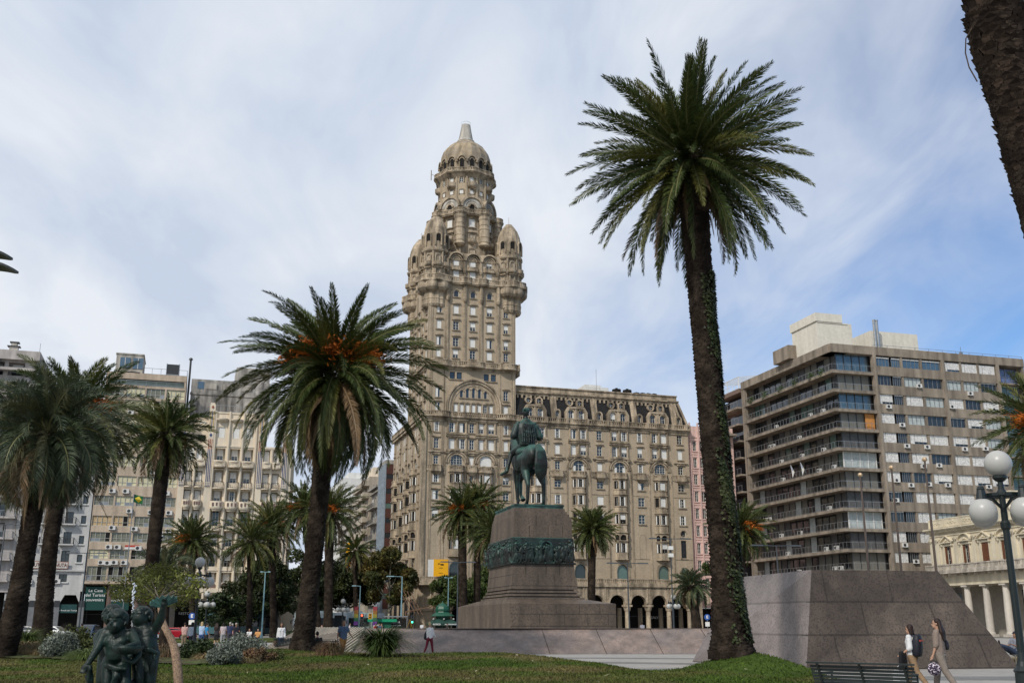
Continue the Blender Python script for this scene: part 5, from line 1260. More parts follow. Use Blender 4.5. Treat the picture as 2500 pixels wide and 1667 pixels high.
# far lawn strips beyond the path
m=MB(); m.slab([(-75,96),(-24,98),(-19,104),(-19,128),(-75,112)],-.1,.10); tag(m.build('far_lawn',GRASS),kind='structure')
m=MB(); m.slab([(-80,57.2),(-60.2,57.2),(-60.2,58.5),(-80,58.5)],-.1,.1); tag(m.build('far_kerb',PAVE),kind='structure')
BED=np.array([(-46,53),(-30,54.5),(-16,51.5),(-10.6,44.8),(-9.6,41.5),(-11.0,37.6),(-14.5,38.4),(-18,41.0),(-24,42.5),(-46,42.0)],float)
def bed():
    xs=np.arange(-47,-9,.25); ys=np.arange(37,55,.25); X,Y=np.meshgrid(xs,ys); rr=np.random.default_rng(5); Z=lawn_h(X,Y)+.03+.03*rr.random(X.shape); ins=inpoly(X,Y,BED)
    idx=np.arange(X.size).reshape(X.shape); q=np.stack([idx[:-1,:-1],idx[:-1,1:],idx[1:,1:],idx[1:,:-1]],-1).reshape(-1,4); keep=ins.ravel()[q].all(1)
    tag(npmesh('planting_bed',np.stack([X,Y,Z],-1).reshape(-1,3),q[keep],mk('bed_soil',(.060,.050,.022),.95,var=.3,scale=1,fine=.4,fscale=8,col2=(.055,.075,.02),bump=1,bscale=14,bdist=.05)),kind='structure')
bed()

# ---------------- palms ----------------
def mkleaf(n,c,c2,rand=.35): return mk(n,c,.55,var=.15,scale=.5,col2=c2,rand=rand,spec=.35,transl=.12)
PG=[mkleaf('palm_green',(.046,.068,.016),(.068,.086,.022)),mkleaf('palm_olive',(.10,.105,.020),(.125,.12,.028)),mkleaf('palm_dry',(.15,.098,.052),(.19,.125,.065)),mk('frond_rib',(.16,.15,.06),.5,var=.1)]
PB=[mkleaf('silver_palm',(.050,.072,.034),(.080,.10,.055)),mkleaf('silver_palm_yellow',(.095,.10,.045),(.12,.115,.06)),PG[2],PG[3]]
BARK=mk('palm_bark',(.020,.0145,.011),.95,spec=.08,var=.25,scale=2,fine=.35,fscale=16,col2=(.042,.032,.024),bump=1,bscale=25,bdist=.03)
BARKD=mk('palm_boots',(.045,.030,.021),.95,var=.3,scale=3,fine=.3,fscale=12,rand=.45)
FRUIT=mk('orange_fruit',(.42,.11,.012),.6,var=.2,rand=.5)
IVY=mk('ivy_leaf',(.024,.035,.010),.6,var=.2,rand=.5,col2=(.052,.060,.022))
def crown(r,nf,L,e_hi,e_lo,droop,nleaf,ll,lw,mats_w,stiff=1,dead=0,vee=.35,order=1.0,seg=12,fill=1.0,sidecurve=.12):
    """returns (V,Q,MI) of palm fronds around the origin"""
    VV=[];QQ=[];MM=[];off=0
    ga=2.39996
    for i in range(nf):
        f=(i+.5)/nf; az=i*ga+r.normal(0,.12); el=R(e_hi+(e_lo-e_hi)*f**order)+r.normal(0,.05)
        Li=L*(.88+.2*r.random())*(1 if f>.12 else .8); dr=R(droop)*(.75+.5*r.random())*(.5+.8*f)
        s=np.linspace(0,1,seg+1); e=el-dr*s**1.5; azs=az+r.normal(0,sidecurve)*s**2
        dirs=np.stack([np.cos(e)*np.cos(azs),np.cos(e)*np.sin(azs),np.sin(e)],-1)
        P=np.concatenate([[[0,0,0]],np.cumsum((dirs[1:]+dirs[:-1])/2*Li/seg,0)])+dirs[0]*.25
        side=np.stack([-np.sin(azs),np.cos(azs),0*azs],-1); up=np.cross(dirs,side)*-1
        up=np.where(up[:,2:3]<0,-up,up) if abs(el)<1.2 else np.cross(side,dirs)*-1
        up=np.cross(dirs,side); tw=(r.normal(0,.55)+r.normal(0,.7)*s)[:,None]; side0=side; side,up=side*np.cos(tw)+up*np.sin(tw),up*np.cos(tw)-side*np.sin(tw)
        mi=r.choice(len(mats_w[0]),p=mats_w[0]) if f<.8 or len(mats_w)<2 else r.choice(len(mats_w[1]),p=mats_w[1])
        # rachis ribbon
        w=.045*(1-.8*s)[:,None]; Vr=np.stack([P-side*w,P+side*w],1).reshape(-1,3); k=np.arange(seg)*2
        Qr=np.stack([k,k+1,k+3,k+2],-1); VV.append(Vr);QQ.append(Qr+off);MM.append(np.full(seg,3 if mi<2 else 2));off+=len(Vr)
        t=np.linspace(.10,.995,nleaf); 
        for sg in (-1,1):
            tt=np.clip(t+r.normal(0,.006,nleaf),.08,1); j=np.clip((tt*seg).astype(int),0,seg-1); fr=(tt*seg-j)[:,None]
            B=P[j]*(1-fr)+P[j+1]*fr; T=nrm(dirs[j]*(1-fr)+dirs[j+1]*fr); S=side[j]*sg; U=up[j]
            prof=np.sin(np.pi*np.clip(tt*.80+.17,0,1))**.55; ln=ll*prof*(.85+.3*r.random(nleaf)); ang=(.72+.5*tt)[:,None]*stiff
            fwd=np.sin(ang); D=nrm(S*np.cos(ang)*1.0+T*fwd+U*(vee*(-.6+2.6*r.random((nleaf,1)))))
            D2=nrm(D+np.array([0,0,-1])*(.18 if stiff>=1 else .5))
            M=B+D*(ln*.5)[:,None]; E=M+D2*(ln*.5)[:,None]; wv=T*(lw*(.6+.4*prof))[:,None]
            V4=np.stack([B-wv*.35,M-wv*.6,E,M+wv*.6],1).reshape(-1,3); q=np.arange(nleaf)[:,None]*4+np.array([0,1,2,3])
            VV.append(V4);QQ.append(q+off);MM.append(np.full(nleaf,mi));off+=len(V4)
    return np.concatenate(VV),np.concatenate(QQ),np.concatenate(MM)
def trunk_mesh(pts,rads,rg,ring=.055,nseg=40,amp=.035,boots=0):
    pts=np.array(pts,float); rads=np.array(rads,float); d=np.r_[0,np.cumsum(np.linalg.norm(np.diff(pts,axis=0),axis=1))]
    n=int(d[-1]/ring); s=np.linspace(0,d[-1],n)
    # smooth interpolation
    C=np.stack([np.interp(s,d,pts[:,i]) for i in range(3)],-1); 
    k=max(3,n//12)|1; ker=np.ones(k)/k
    Cp=np.concatenate([np.repeat(C[:1],k//2,0),C,np.repeat(C[-1:],k//2,0)]); C2=np.stack([np.convolve(Cp[:,i],ker,'valid') for i in range(3)],-1); C2[0]=C[0];C2[-1]=C[-1]; C=C2
    rr=np.interp(s,d,rads); th=np.linspace(0,2*np.pi,nseg,endpoint=False)
    ph=(s[:,None]/.13+th[None,:]*3/(2*np.pi)+.35*np.sin(th*5+s[:,None]*.9)[...]); sc=ph-np.floor(ph)
    nz=rg.normal(0,1,(n,nseg)); nz=(nz+np.roll(nz,1,1)+np.roll(nz,-1,1))/3
    rad=rr[:,None]*(1+.03*np.sin(th*3+s[:,None]*.5))+amp*1.5*(sc-.5)+amp*.35*nz
    V=C[:,None,:]+np.stack([np.cos(th)[None]*rad,np.sin(th)[None]*rad,0*rad],-1)
    idx=np.arange(n*nseg).reshape(n,nseg); q=np.stack([idx[:-1],np.roll(idx[:-1],-1,1),np.roll(idx[1:],-1,1),idx[1:]],-1).reshape(-1,4)
    return V.reshape(-1,3),q,C,rr,s
def boots_mesh(C,rr,s,s0,s1,rg,size=.16,n_per=14,flare=.10):
    """overlapping cut leaf bases on a trunk between heights s0..s1"""
    VV=[];QQ=[];off=0; rows=int((s1-s0)/(size*.55))
    for i in range(rows):
        ss=s0+(s1-s0)*i/rows; c=np.array([np.interp(ss,s,C[:,k]) for k in range(3)]); r0=np.interp(ss,s,rr); 
        for j in range(n_per):
            a=2*np.pi*(j+(i%2)*.5+rg.normal(0,.12))/n_per; o=np.array([np.cos(a),np.sin(a),0]); t=np.array([-np.sin(a),np.cos(a),0]); w=2*np.pi*r0/n_per*.62*(.8+.4*rg.random()); f=flare*(.5+rg.random()); z=size*(.8+.5*rg.random())
            b=c+o*(r0-.03)+[0,0,rg.normal(0,.03)]
            p=[b-t*w*.6,b+t*w*.6,b+t*w+o*(f*.6)+[0,0,z*.7],b+o*f*1.1+[0,0,z],b-t*w+o*(f*.6)+[0,0,z*.7]]
            p2=[q-o*.08-np.array([0,0,.02]) for q in p]
            VV+=p+p2
            QQ+=[(off,off+1,off+2,off+4),(off+4,off+2,off+3,off+3),(off+4,off+3,off+8,off+9),(off+3,off+2,off+7,off+8)]; off+=10
    return np.array(VV),QQ
def palm(name,label,base,path,rads,crown_args,seed,group=None,fruit=0,fruit_h=.4,deadn=0,deadL=3,boot=1.6,ringn=40,mats=PG,ring=.055,cat='palm tree',fr_size=1.0,amp=.035,bootsize=.16,bootn=14,ivy=False,cz=0):
    """path: list of world points of the trunk axis from base to crown heart"""
    b=Vector(base); P=[tuple(Vector(p)-b) for p in path]; rg=np.random.default_rng(seed)
    T=thing(name,label,cat,b,0,group)
    V,Q,C,rr,s=trunk_mesh(P,rads,rg,ring,ringn,amp); trunk=npmesh('trunk',V,Q,BARK,parent=T,smooth=True)
    top=np.array(P[-1]); L=s[-1]
    if boot:
        BV,BQ=boots_mesh(C,rr,s,max(.1,L-boot),L+.1,rg,bootsize,bootn); me=bpy.data.meshes.new('leaf_bases'); me.from_pydata([tuple(v) for v in BV],[],[tuple(dict.fromkeys(q)) for q in BQ]); me.materials.append(BARKD); ob('leaf_bases',me,T)
    V,Q,MI=crown(rg,**crown_args); npmesh('crown',V+top+[0,0,cz],Q,mats,MI,parent=T)
    if deadn:
        V,Q,MI=crown(rg,deadn,deadL,-25,-78,40,crown_args['nleaf']*2//3,crown_args['ll']*.7,crown_args['lw'],[[0,0,1.0]],seg=8,vee=.1,stiff=1.25); npmesh('dead_fronds',V+top-[0,0,.25],Q,mats,MI,parent=T)
    for i in range(fruit):
        a=2.4*i-1.2+rg.normal(0,.3) if fruit>1 else -1.57
        if i%3!=2: a=-1.57+rg.uniform(-1.5,1.5)
        dirn=np.array([np.cos(a),np.sin(a),0]); n=220; u=rg.random(n); spread=rg.normal(0,.24,(n,3))*fr_size
        c=top+[0,0,fruit_h]+dirn*(.6+1.25*u[:,None]*fr_size)+np.array([0,0,1])*(.45*np.sin(u*2.6)-.55*u)[:,None]*fr_size+spread*u[:,None]**.5
        d=rg.normal(0,.055*fr_size**.5,(n,3,3)); Vf=(c[:,None]+d).reshape(-1,3)
        # strands back to the heart
        st=np.stack([c,c*.25+(top+[0,0,fruit_h]+dirn*.4)*.75,c+[0,0,.03]],1).reshape(-1,3); Vf=np.concatenate([Vf,st]); npmesh('fruit_cluster',Vf,np.arange(len(Vf)).reshape(-1,3),FRUIT,parent=T)
    if ivy:
        n=17000; ss=rg.random(n)**1.15*L*.72+.5; c=np.stack([np.interp(ss,s,C[:,k]) for k in range(3)],-1); r0=np.interp(ss,s,rr)
        width=.95-.45*(ss/L); a=-.25+rg.normal(0,1,n)*width*.75+.35*np.sin(ss*.9)+.2*np.sin(ss*2.3)
        keep=(np.sin(ss*2.1+a*3)+rg.normal(0,.6,n)>-.05)&(np.abs(a+.2)<1.5); c=c[keep];r0=r0[keep];a=a[keep];n=len(a)
        o=np.stack([np.cos(a),np.sin(a),0*a],-1); p=c+o*(r0+.03+.05*rg.random(n))[:,None]; d=rg.normal(0,.05,(n,4,3)); d[:,:,2]*=1.0
        t=np.stack([-np.sin(a),np.cos(a),0*a],-1)*.050; z=np.array([0,0,.050]); tilt=o*rg.normal(0,.03,(n,1))
        V4=np.stack([p-t,p-z+tilt+o*.03,p+t,p+z-tilt],1).reshape(-1,3)+rg.normal(0,.012,(n*4,3)); npmesh('ivy',V4,np.arange(n*4).reshape(-1,4),IVY,parent=T)
    return T
def pathpx(l,Y0,Y1=None):
    Y1=Y0 if Y1 is None else Y1; n=len(l); return [at(x,y,Y0+(Y1-Y0)*i/max(1,n-1)) for i,(x,y) in enumerate(l)]
# big palm with ivy
P1=pathpx([(1790,1608),(1783,1560),(1778,1490),(1764,1300),(1747,1120),(1732,960),(1718,800),(1706,650),(1694,505),(1685,390)],35)
palm('ivy_palm','very tall date palm with ivy climbing one side of its leaning trunk',P1[0],P1,[.78,.62,.52,.47,.44,.42,.41,.45,.50,.35],dict(nf=112,L=4.35,e_hi=84,e_lo=-58,droop=30,nleaf=165,ll=.50,lw=.056,mats_w=[[.86,.12,.02],[.58,.12,.30]],order=.9,vee=.3),11,deadn=11,deadL=2.9,boot=2.2,ivy=True,ringn=64,amp=.06)
# big fruiting palm left of the palace
P2=pathpx([(735,1592),(742,1545),(752,1460),(766,1350),(779,1230),(790,1120),(802,1010),(818,925)],50)
palm('fruiting_palm','large leaning date palm with orange fruit clusters on the grass bank',P2[0],P2,[.62,.50,.44,.42,.42,.46,.55,.4],dict(nf=150,L=5.45,e_hi=74,e_lo=-60,droop=66,nleaf=165,ll=.58,lw=.068,mats_w=[[.84,.16,.0],[.55,.22,.23]],order=.85,vee=.2),22,fruit=14,fruit_h=1.15,deadn=30,deadL=4.1,boot=3,ringn=56,amp=.05,fr_size=1.35,cz=.2)
# upper right palm, only its trunk enters the picture
P3=[Vector((11.3,19.5,0)),Vector((11.0,19.3,2)),at(2690,1000,18.8),at(2602,700,18.4),at(2532,430,18.1),at(2496,290,18),at(2436,100,18),at(2424,0,18),at(2415,-130,18),at(2405,-280,18)]
palm('tall_palm','tall palm whose shaggy upper trunk leans into the top right corner',P3[0],P3,[.72,.62,.50,.48,.47,.46,.50,.50,.48,.4],dict(nf=60,L=3.6,e_hi=80,e_lo=15,droop=25,nleaf=44,ll=.5,lw=.045,mats_w=[[.86,.14,.0]]),33,boot=6.9,ringn=72,bootsize=.17,bootn=17,amp=.03)
m=MB(); W_=[at(2372,70,17.6),at(2358,95,17.6),at(2357,130,17.6),at(2366,165,17.6),at(2386,200,17.6)]
for a_,b_ in zip(W_[:-1],W_[1:]): m.bar(a_,b_,.018)
tag(m.build('loose_wire',MATS['palm_boots'] if 'palm_boots' in MATS else BARKD),'thin wire looping out from the shaggy trunk at the top right','wire')
# left pair
P4=pathpx([(-4,1618),(20,1560),(45,1450),(66,1330),(84,1230),(100,1120),(112,1060)],42)
palm('silver_palm','blue grey feathery palm leaning at the left edge of the lawn',P4[0],P4,[.52,.44,.40,.36,.38,.40,.3],dict(nf=80,L=3.3,e_hi=80,e_lo=-50,droop=88,nleaf=100,ll=.75,lw=.040,mats_w=[[.76,.24,.0],[.4,.3,.3]],order=.9,vee=.45,stiff=.85,sidecurve=.3),44,deadn=26,deadL=3.6,boot=2.2,mats=PB,ringn=40)
P5=pathpx([(98,1582),(104,1520),(112,1420),(124,1320),(140,1220),(165,1100),(185,1022)],57)
palm('fruiting_palm','broad date palm with orange fruit behind the blue grey palm',P5[0],P5,[.62,.48,.44,.40,.42,.48,.4],dict(nf=96,L=4.5,e_hi=78,e_lo=-58,droop=66,nleaf=110,ll=.58,lw=.07,mats_w=[[.88,.12,.0],[.7,.1,.2]],order=.9),55,fruit=6,fruit_h=.55,deadn=16,deadL=4.2,boot=2.5,fr_size=1.2)
def smallpalm(label,x,ytop,ybase,Y,L,seed,fruit=0,dead=8,r=.34,xb=None,nf=84,droop=45,group='date palms across the plaza',mats=PG,name='date_palm',ll=.5,lean=None,elo=-60,ehi=80,stiff=1):
    xb=x if xb is None else xb
    P=[at(xb+(x-xb)*t,ybase+(ytop-ybase)*t,Y) for t in (0,.15,.5,.85,1)]; P[0].z=0 if abs(P[0].z)<2.5 else P[0].z
    palm(name,label,P[0],P,[r*1.35,r*1.05,r,r*1.05,r*.9],dict(nf=nf,L=L,e_hi=ehi,e_lo=elo,droop=droop,nleaf=64,ll=ll*.95,lw=.085*max(1,Y/90),mats_w=[[.82,.18,.0],[.6,.15,.25]],order=.9,seg=8,stiff=stiff),seed,group,fruit=fruit,deadn=dead,deadL=L*.75,boot=1.6,ringn=20,ring=.14,amp=.03,mats=mats,fruit_h=.3)
smallpalm('dark green date palm in front of the beige office block',405,1062,1572,67,3.1,61,xb=350,dead=14,r=.42,droop=50,fruit=0)
smallpalm('date palm with orange fruit before the left pylon of the art deco block',468,1322,1530,120,3.7,62,fruit=3,dead=5,xb=470)
smallpalm('slim date palm left of a fruiting one before the art deco block',612,1322,1551,130,4.6,63,dead=8,xb=608,nf=56)
smallpalm('date palm with orange fruit clusters right of a slim palm',664,1285,1552,138,4.9,64,fruit=5,dead=10,xb=668,r=.42)
smallpalm('date palm with orange fruit showing left of the big leaning trunk',742,1240,1552,130,4.6,65,fruit=4,dead=10,xb=778,r=.46)
smallpalm('date palm crown showing right of the big leaning trunk',806,1250,1552,118,4.5,66,fruit=2,dead=14,xb=800,r=.48)
smallpalm('date palm with orange fruit at the palace front, left one of two trunks',1128,1248,1532,128,4.1,67,fruit=3,dead=14,xb=1131,r=.5)
smallpalm('date palm with orange fruit at the palace front, second trunk from the left',1168,1238,1532,130,4.3,68,fruit=3,dead=12,xb=1163,r=.42)
smallpalm('date palm crown close against the left side of the pedestal',1205,1300,1532,122,4.2,69,dead=14,xb=1205,r=.42)
smallpalm('date palm without fruit right of the pedestal before the palace',1446,1292,1532,118,3.0,70,dead=16,xb=1443,r=.42,droop=35)
smallpalm('short shaggy blue grey palm by the pink building arches',1688,1432,1532,105,2.2,71,dead=10,xb=1702,r=.45,droop=80,mats=PB,ll=.45,name='silver_palm',nf=46)
smallpalm('date palm with orange fruit behind the ivy covered trunk',1812,1292,1532,100,3.3,72,fruit=2,dead=8,xb=1805,r=.35,droop=62)
smallpalm('date palm with drooping fronds cut by the right edge of the view',2548,1035,1560,60,3.9,73,fruit=2,dead=14,xb=2580,r=.4,droop=40)
smallpalm('low blue grey palm behind the bright shrub tree',402,1392,1535,85,2.7,74,dead=3,r=.3,droop=85,mats=PB,name='silver_palm',nf=50)
smallpalm('small green date palm far down beside the avenue',868,1345,1530,165,3.6,75,dead=6,r=.35,nf=40)
# ---------------- monument, granite walls ----------------
def build_mausoleum():
    T=thing('granite_monument_block','tall sloping granite block with shaded front and lit slanted flank','monument',(10.9,40.2,0),0,None)
    o=Vector((10.9,40.2,0)); P1=atz(1690,1614)-o; P2=Vector((0,0,0)); P3=atz(2490,1630)-o; H=3.66
    T2=at(1981,1390,40.75)-o; T3=at(2290,1395,41.9)-o; T1=at(1800,1407,47.5)-o
    for t in (T1,T2,T3): t.z=(T2.z)
    B4=Vector((P3.x-1,P3.y+14,0)); B5=Vector((P1.x+5,P1.y+10,0)); T4=Vector((T3.x,T3.y+12,T2.z)); T5=Vector((T1.x+4,T1.y+6,T2.z))
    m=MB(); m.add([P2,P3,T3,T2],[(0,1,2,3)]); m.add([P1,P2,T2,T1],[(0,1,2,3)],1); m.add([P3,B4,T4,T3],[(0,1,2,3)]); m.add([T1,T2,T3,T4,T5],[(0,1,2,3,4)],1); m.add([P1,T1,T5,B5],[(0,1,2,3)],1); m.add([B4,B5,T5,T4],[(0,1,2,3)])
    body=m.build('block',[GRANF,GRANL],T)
    # joints: thin dark recess strips
    def joint(a,b,w=.018,out=(0,-1,0)):
        q=MB(); n=Vector(out)*.004; q.bar(a+n,b+n,w,.01); return q
    m=MB()
    for f in (.333,.667):
        m.bar(P1.lerp(T1,f)+Vector((-.004,-.002,.002)),P2.lerp(T2,f)+Vector((-.004,-.002,.002)),.02,.016)
    rows=[(0,.34),(.34,.66),(.66,1)]
    for k,(f0,f1) in enumerate(rows):
        for u in ((.35,.62,.85) if k!=1 else (.3,.55,.8)):
            a=P1.lerp(P2,u); b=T1.lerp(T2,u); p=a.lerp(b,f0); q=P1.lerp(P2,min(1,u+.02)).lerp(T1.lerp(T2,min(1,u+.02)),f1); m.bar(p+Vector((-.004,-.002,.002)),q+Vector((-.004,-.002,.002)),.018,.014)
    m.build('stone_joints',mk('joint_dark',(.03,.027,.024),.9),T)
    # low sloping wall
    T=thing('granite_wall','long low sloping granite wall in front of the monument pedestal','wall',(0,60,0))
    A=atz(900,1597); A.y=59.8; Bq=atz(1700,1593)
    base=[(-9.0,60.4),(-1.2,61.0),(7,61.2),(13.2,61.2)]; top=[(-8.6,63.2),(-1.2,63.6),(7,63.7),(13.2,63.7)]
    tz=1.38
    m=MB(); 
    for i in range(3): m.add([(base[i][0],base[i][1]-60,0),(base[i+1][0],base[i+1][1]-60,0),(top[i+1][0],top[i+1][1]-60,tz),(top[i][0],top[i][1]-60,tz)],[(0,1,2,3)])
    m.add([(top[0][0],3.2,tz),(top[3][0],3.7,tz),(13.2,7,tz),(-8.6,7,tz)],[(0,1,2,3)]); m.add([(-9,.4,0),(-8.6,3.2,tz),(-8.6,7,tz),(-8.6,7,0)],[(0,1,2,3)])
    m.build('slab',mk('pink_granite',(.215,.162,.135),.55,var=.25,scale=.7,fine=.15,fscale=3,speck=.45,speckcol=(.08,.07,.065),spscale=14,col2=(.165,.135,.12),),T)
    m=MB()
    for x in (-6.2,-3.0,1.8,5.0,8.2,11.2): m.bar((x+.35,.75+.25,.0),(x-.05,3.62,tz),.02,.02)
    m.build('stone_joints',MATS['joint_dark'],T)
    # ribbed ramp face at its left end
    T=thing('ribbed_ramp','pale ribbed stone slope with diagonal grooves beside the low granite wall','wall',(-14,60,0))
    m=MB(); m.add([(-.8,1.5,0),(5.0,.2,0),(5.4,3.0,1.4),(1.2,5.4,1.4)],[(0,1,2,3)],0); m.add([(1.2,5.4,1.4),(5.4,3,1.4),(5.4,7,1.4),(1.2,7,1.4)],[(0,1,2,3)],0); m.add([(-.8,1.5,0),(1.2,5.4,1.4),(1.2,7,1.4),(-.8,7,0)],[(0,1,2,3)],0)
    pn=(Vector((5.8,-1.3,0)).cross(Vector((2,3.9,1.4)))).normalized()
    for k in range(26):
        u=k/25; a=Vector((-.8,1.5,0)).lerp(Vector((5.0,.2,0)),u)+pn*.03; v=min(1,u+.22); b=Vector((1.2,5.4,1.4)).lerp(Vector((5.4,3.0,1.4)),v)+pn*.03
        if u+.22>1: f=(1-u)/.22; b=a.lerp(Vector((5.0,.2,0)).lerp(Vector((5.4,3,1.4)),f)+pn*.03,1)
        m.bar(a,b,.10,.05,1)
    m.build('slope',[mk('ramp_base',(.13,.11,.09),.8,var=.2),mk('ramp_rib',(.34,.30,.24),.7,var=.2)],T)
build_mausoleum()
def cap(mb,p,q,r1,r2,n=10,mi=0):
    p=Vector(p);q=Vector(q); mb.ball(p,r1,n,mi); mb.ball(q,r2,n,mi); 
    if (q-p).length>1e-4: mb.cyl(p,q,r1,r2,n,mi)
def ell(mb,c,r,rot=None,n=12,mi=0):
    old=mb.T; M=Matrix.Translation(c)@(rot or Matrix()); mb.T=M if old is None else old@M; mb.ball((0,0,0),1,n,mi,r); mb.T=old
def organic(name,mb,mat,parent,vox,smooth=6,M=None,disp=0):
    o=mb.build(name,mat,parent,smooth=True)
    if M is not None: o.matrix_local=M
    r=o.modifiers.new('remesh','REMESH'); r.mode='VOXEL'; r.voxel_size=vox; r.use_smooth_shade=True
    s=o.modifiers.new('smooth','SMOOTH'); s.iterations=smooth; s.factor=.5
    # apply so the mesh is final
    dg=bpy.context.evaluated_depsgraph_get(); me=bpy.data.meshes.new_from_object(o.evaluated_get(dg)); old=o.data; o.modifiers.clear(); o.data=me; me.name=name
    if not me.materials: me.materials.append(mat)
    me.polygons.foreach_set('use_smooth',[True]*len(me.polygons))
    bpy.data.meshes.remove(old); return o
def build_monument():
    rz=R(15); O=(0.1,75.0,0)
    T=thing('monument_pedestal','stepped brown granite pedestal with green bronze frieze carrying the horseman','pedestal',O,rz)
    m=MB(); m.frustum((-.75,7.0,-1.7,15),(-.75,7.0,-1.7,15),0,3.0); m.frustum((-.75,7.0,-1.7,15),(-.66,5.25,-.62,8),3.0,3.30); m.build('plinth',GRAN,T)
    m=MB()
    for k in range(3):
        e=.46-.15*k; z=3.30+.235*k; m.frustum((-e-.14,4.64+e,-e-.04,7+e),(-e-.12,4.62+e,-e-.02,7+e-.04),z,z+.145); m.box(-e+.16,4.35+e,-e+.26,7+e-.1,z+.145,z+.235)
    m.build('steps',GRAN,T)
    m=MB(); m.frustum((-.2,4.72,-.05,7.05),(-.02,4.5,.0,7),4.01,5.74); m.build('lower_block',GRAN,T)
    m=MB(); m.frustum((.0,4.42,.02,6.98),(.05,4.40,.04,6.5),7.62,9.12); m.frustum((.05,4.22,.045,6.3),(.07,4.22,.05,6.3),9.12,9.32); m.frustum((.07,4.05,.055,6.1),(.08,4.05,.06,6.1),9.32,9.52); m.frustum((.08,3.9,.065,5.9),(.1,3.9,.07,5.9),9.52,9.72); m.build('upper_block',GRAN,T)
    j=MB()
    def hj(z,x0,x1,y0,y1): j.box(x0-.006,x1+.006,y0-.006,y0,z-.012,z+.012); j.box(x0-.006,x0,y0,y1,z-.012,z+.012)
    hj(8.45,.04,4.38,.04,6.9); 
    hj(5.0,-.1,4.62,-.01,6.9); hj(4.25,-.19,4.7,-.045,7)
    for x,za,zb in ((1.2,7.65,8.45),(2.6,7.65,8.45),(3.7,7.65,8.45),(1.7,8.45,9.2),(3.2,8.45,9.2)): j.box(x-.01,x+.01,.012,.03,za,zb)
    for x,za,zb in ((.9,5.0,5.7),(2.4,5.0,5.7),(3.4,5.0,5.7),(1.8,4.25,5.0),(3.0,4.25,5.0)): j.box(x-.01,x+.01,-.04,-.0,za,zb)
    for z in (1.5,2.3): j.box(-.61,7.01,-1.71,-1.7,z-.012,z+.012); j.box(-.61,-.6,-1.7,15,z-.012,z+.012)
    for x in (.8,2.6,4.3,5.8): j.box(x-.01,x+.01,-1.71,-1.7,2.3,3.0); j.box(x+.6,x+.62,-1.71,-1.7,1.5,2.3)
    j.build('stone_joints',MATS['joint_dark'],T)
    m=MB(); m.box(.14,3.8,.1,5.8,9.72,9.95,0); m.box(.10,3.85,.06,5.85,9.88,9.99,0); m.build('bronze_plate',BRONZEG,T)
    # frieze: crowd of relief figures
    rg=random.Random(5); m=MB(); m.box(-.12,4.5,-.06,7.04,5.74,7.62)
    m.box(-.2,4.62,-.16,7.1,5.74,5.86)
    def figs(side,L):
        n=int(L/.17)
        for i in range(n):
            u=.1+L*(i+rg.random()*.6)/n; dep=.08+.12*rg.random(); 
            def P(u,d,z): return (u-.1,-.06-d,z) if side==0 else (-.12-d,u,z)
            base=5.85+rg.random()*.12; hh=.95+rg.random()*.55; lean=rg.uniform(-.14,.14)
            hip=P(u+lean*.5,dep*.8,base+hh*.5); sh=P(u+lean,dep,base+hh*.82); hd=P(u+lean*1.3,dep*1.1,base+hh)
            cap(m,hip,sh,.09,.11,6); m.ball(hd,.085,6)
            for s in (-1,1):
                cap(m,hip,P(u+s*.1,dep*.7,base),.075,.045,6)
                el=P(u+lean+s*.16,dep*1.2,base+hh*.66+rg.uniform(-.1,.2)); cap(m,sh,el,.05,.04,6); cap(m,el,P(u+lean+s*.2+rg.uniform(-.15,.15),dep*1.4,base+hh*.7+rg.uniform(-.25,.35)),.04,.03,6)
            if rg.random()<.35: cap(m,P(u-.15,.1,base),P(u+.12,.14,7.45),.025,.02,5)
            if rg.random()<.3: ell(m,P(u,dep,base+hh*.45),(.16,.12,.3),None,8)
    figs(0,4.6); figs(1,7)
    organic('frieze',m,BRONZE,T,.035,2)
    m=MB(); m.archring(2.35,6.9,.42,.5,-.3,-.1,18,0,10,190); m.build('frieze_arch',BRONZEG,T)
    # -------- equestrian statue --------
    k=2.52
    Sx=thing('equestrian_statue','green bronze horseman seen from behind on top of the granite pedestal','statue',(0,0,0))
    loc=Vector((O[0],O[1],0))+Matrix.Rotation(rz,3,'Z')@Vector((2.12,2.0,0)); Sx.location=(loc.x,loc.y,9.99); Sx.rotation_euler=(0,0,rz+R(3)); Sx.scale=(1,1,1)
    # horse local: heading +y (away), right is +x, real scale metres * k ; rump at y=-.2
    KX=[2.15,2.6,3.17]
    def K(x,y,z): return Vector((x*KX[0],y*KX[1],z*KX[2]))
    m=MB()
    E_=lambda c,r,rot=None: ell(m,K(*c),(r[0]*k,r[1]*k,r[2]*k),rot,16)
    C_=lambda p,q,a,b: cap(m,K(*p),K(*q),a*k,b*k,12)
    E_((-.145,-.02,1.20),(.22,.38,.33)); E_((.145,-.02,1.20),(.22,.38,.33)); E_((0,.1,1.27),(.30,.42,.29)); E_((0,.6,1.17),(.34,.62,.36)); E_((0,1.15,1.22),(.29,.38,.38)); E_((0,1.05,1.45),(.16,.35,.2))
    C_((0,1.3,1.4),(0,1.75,1.85),.23,.15); C_((0,1.75,1.9),(0,2.05,1.62),.13,.08); C_((.05,1.72,2.0),(.06,1.70,2.1),.03,.01); C_((-.05,1.72,2.0),(-.06,1.70,2.1),.03,.01)
    # hind legs: (hip, stifle, hock, fetlock, hoof)
    def leg(pts,rs):
        for a,b,r1,r2 in zip(pts[:-1],pts[1:],rs[:-1],rs[1:]): C_(a,b,r1,r2)
    leg([(-.22,.0,1.15),(-.25,.12,.88),(-.27,-.14,.52),(-.275,-.10,.15),(-.285,-.02,.05)],[.20,.15,.068,.052,.055])
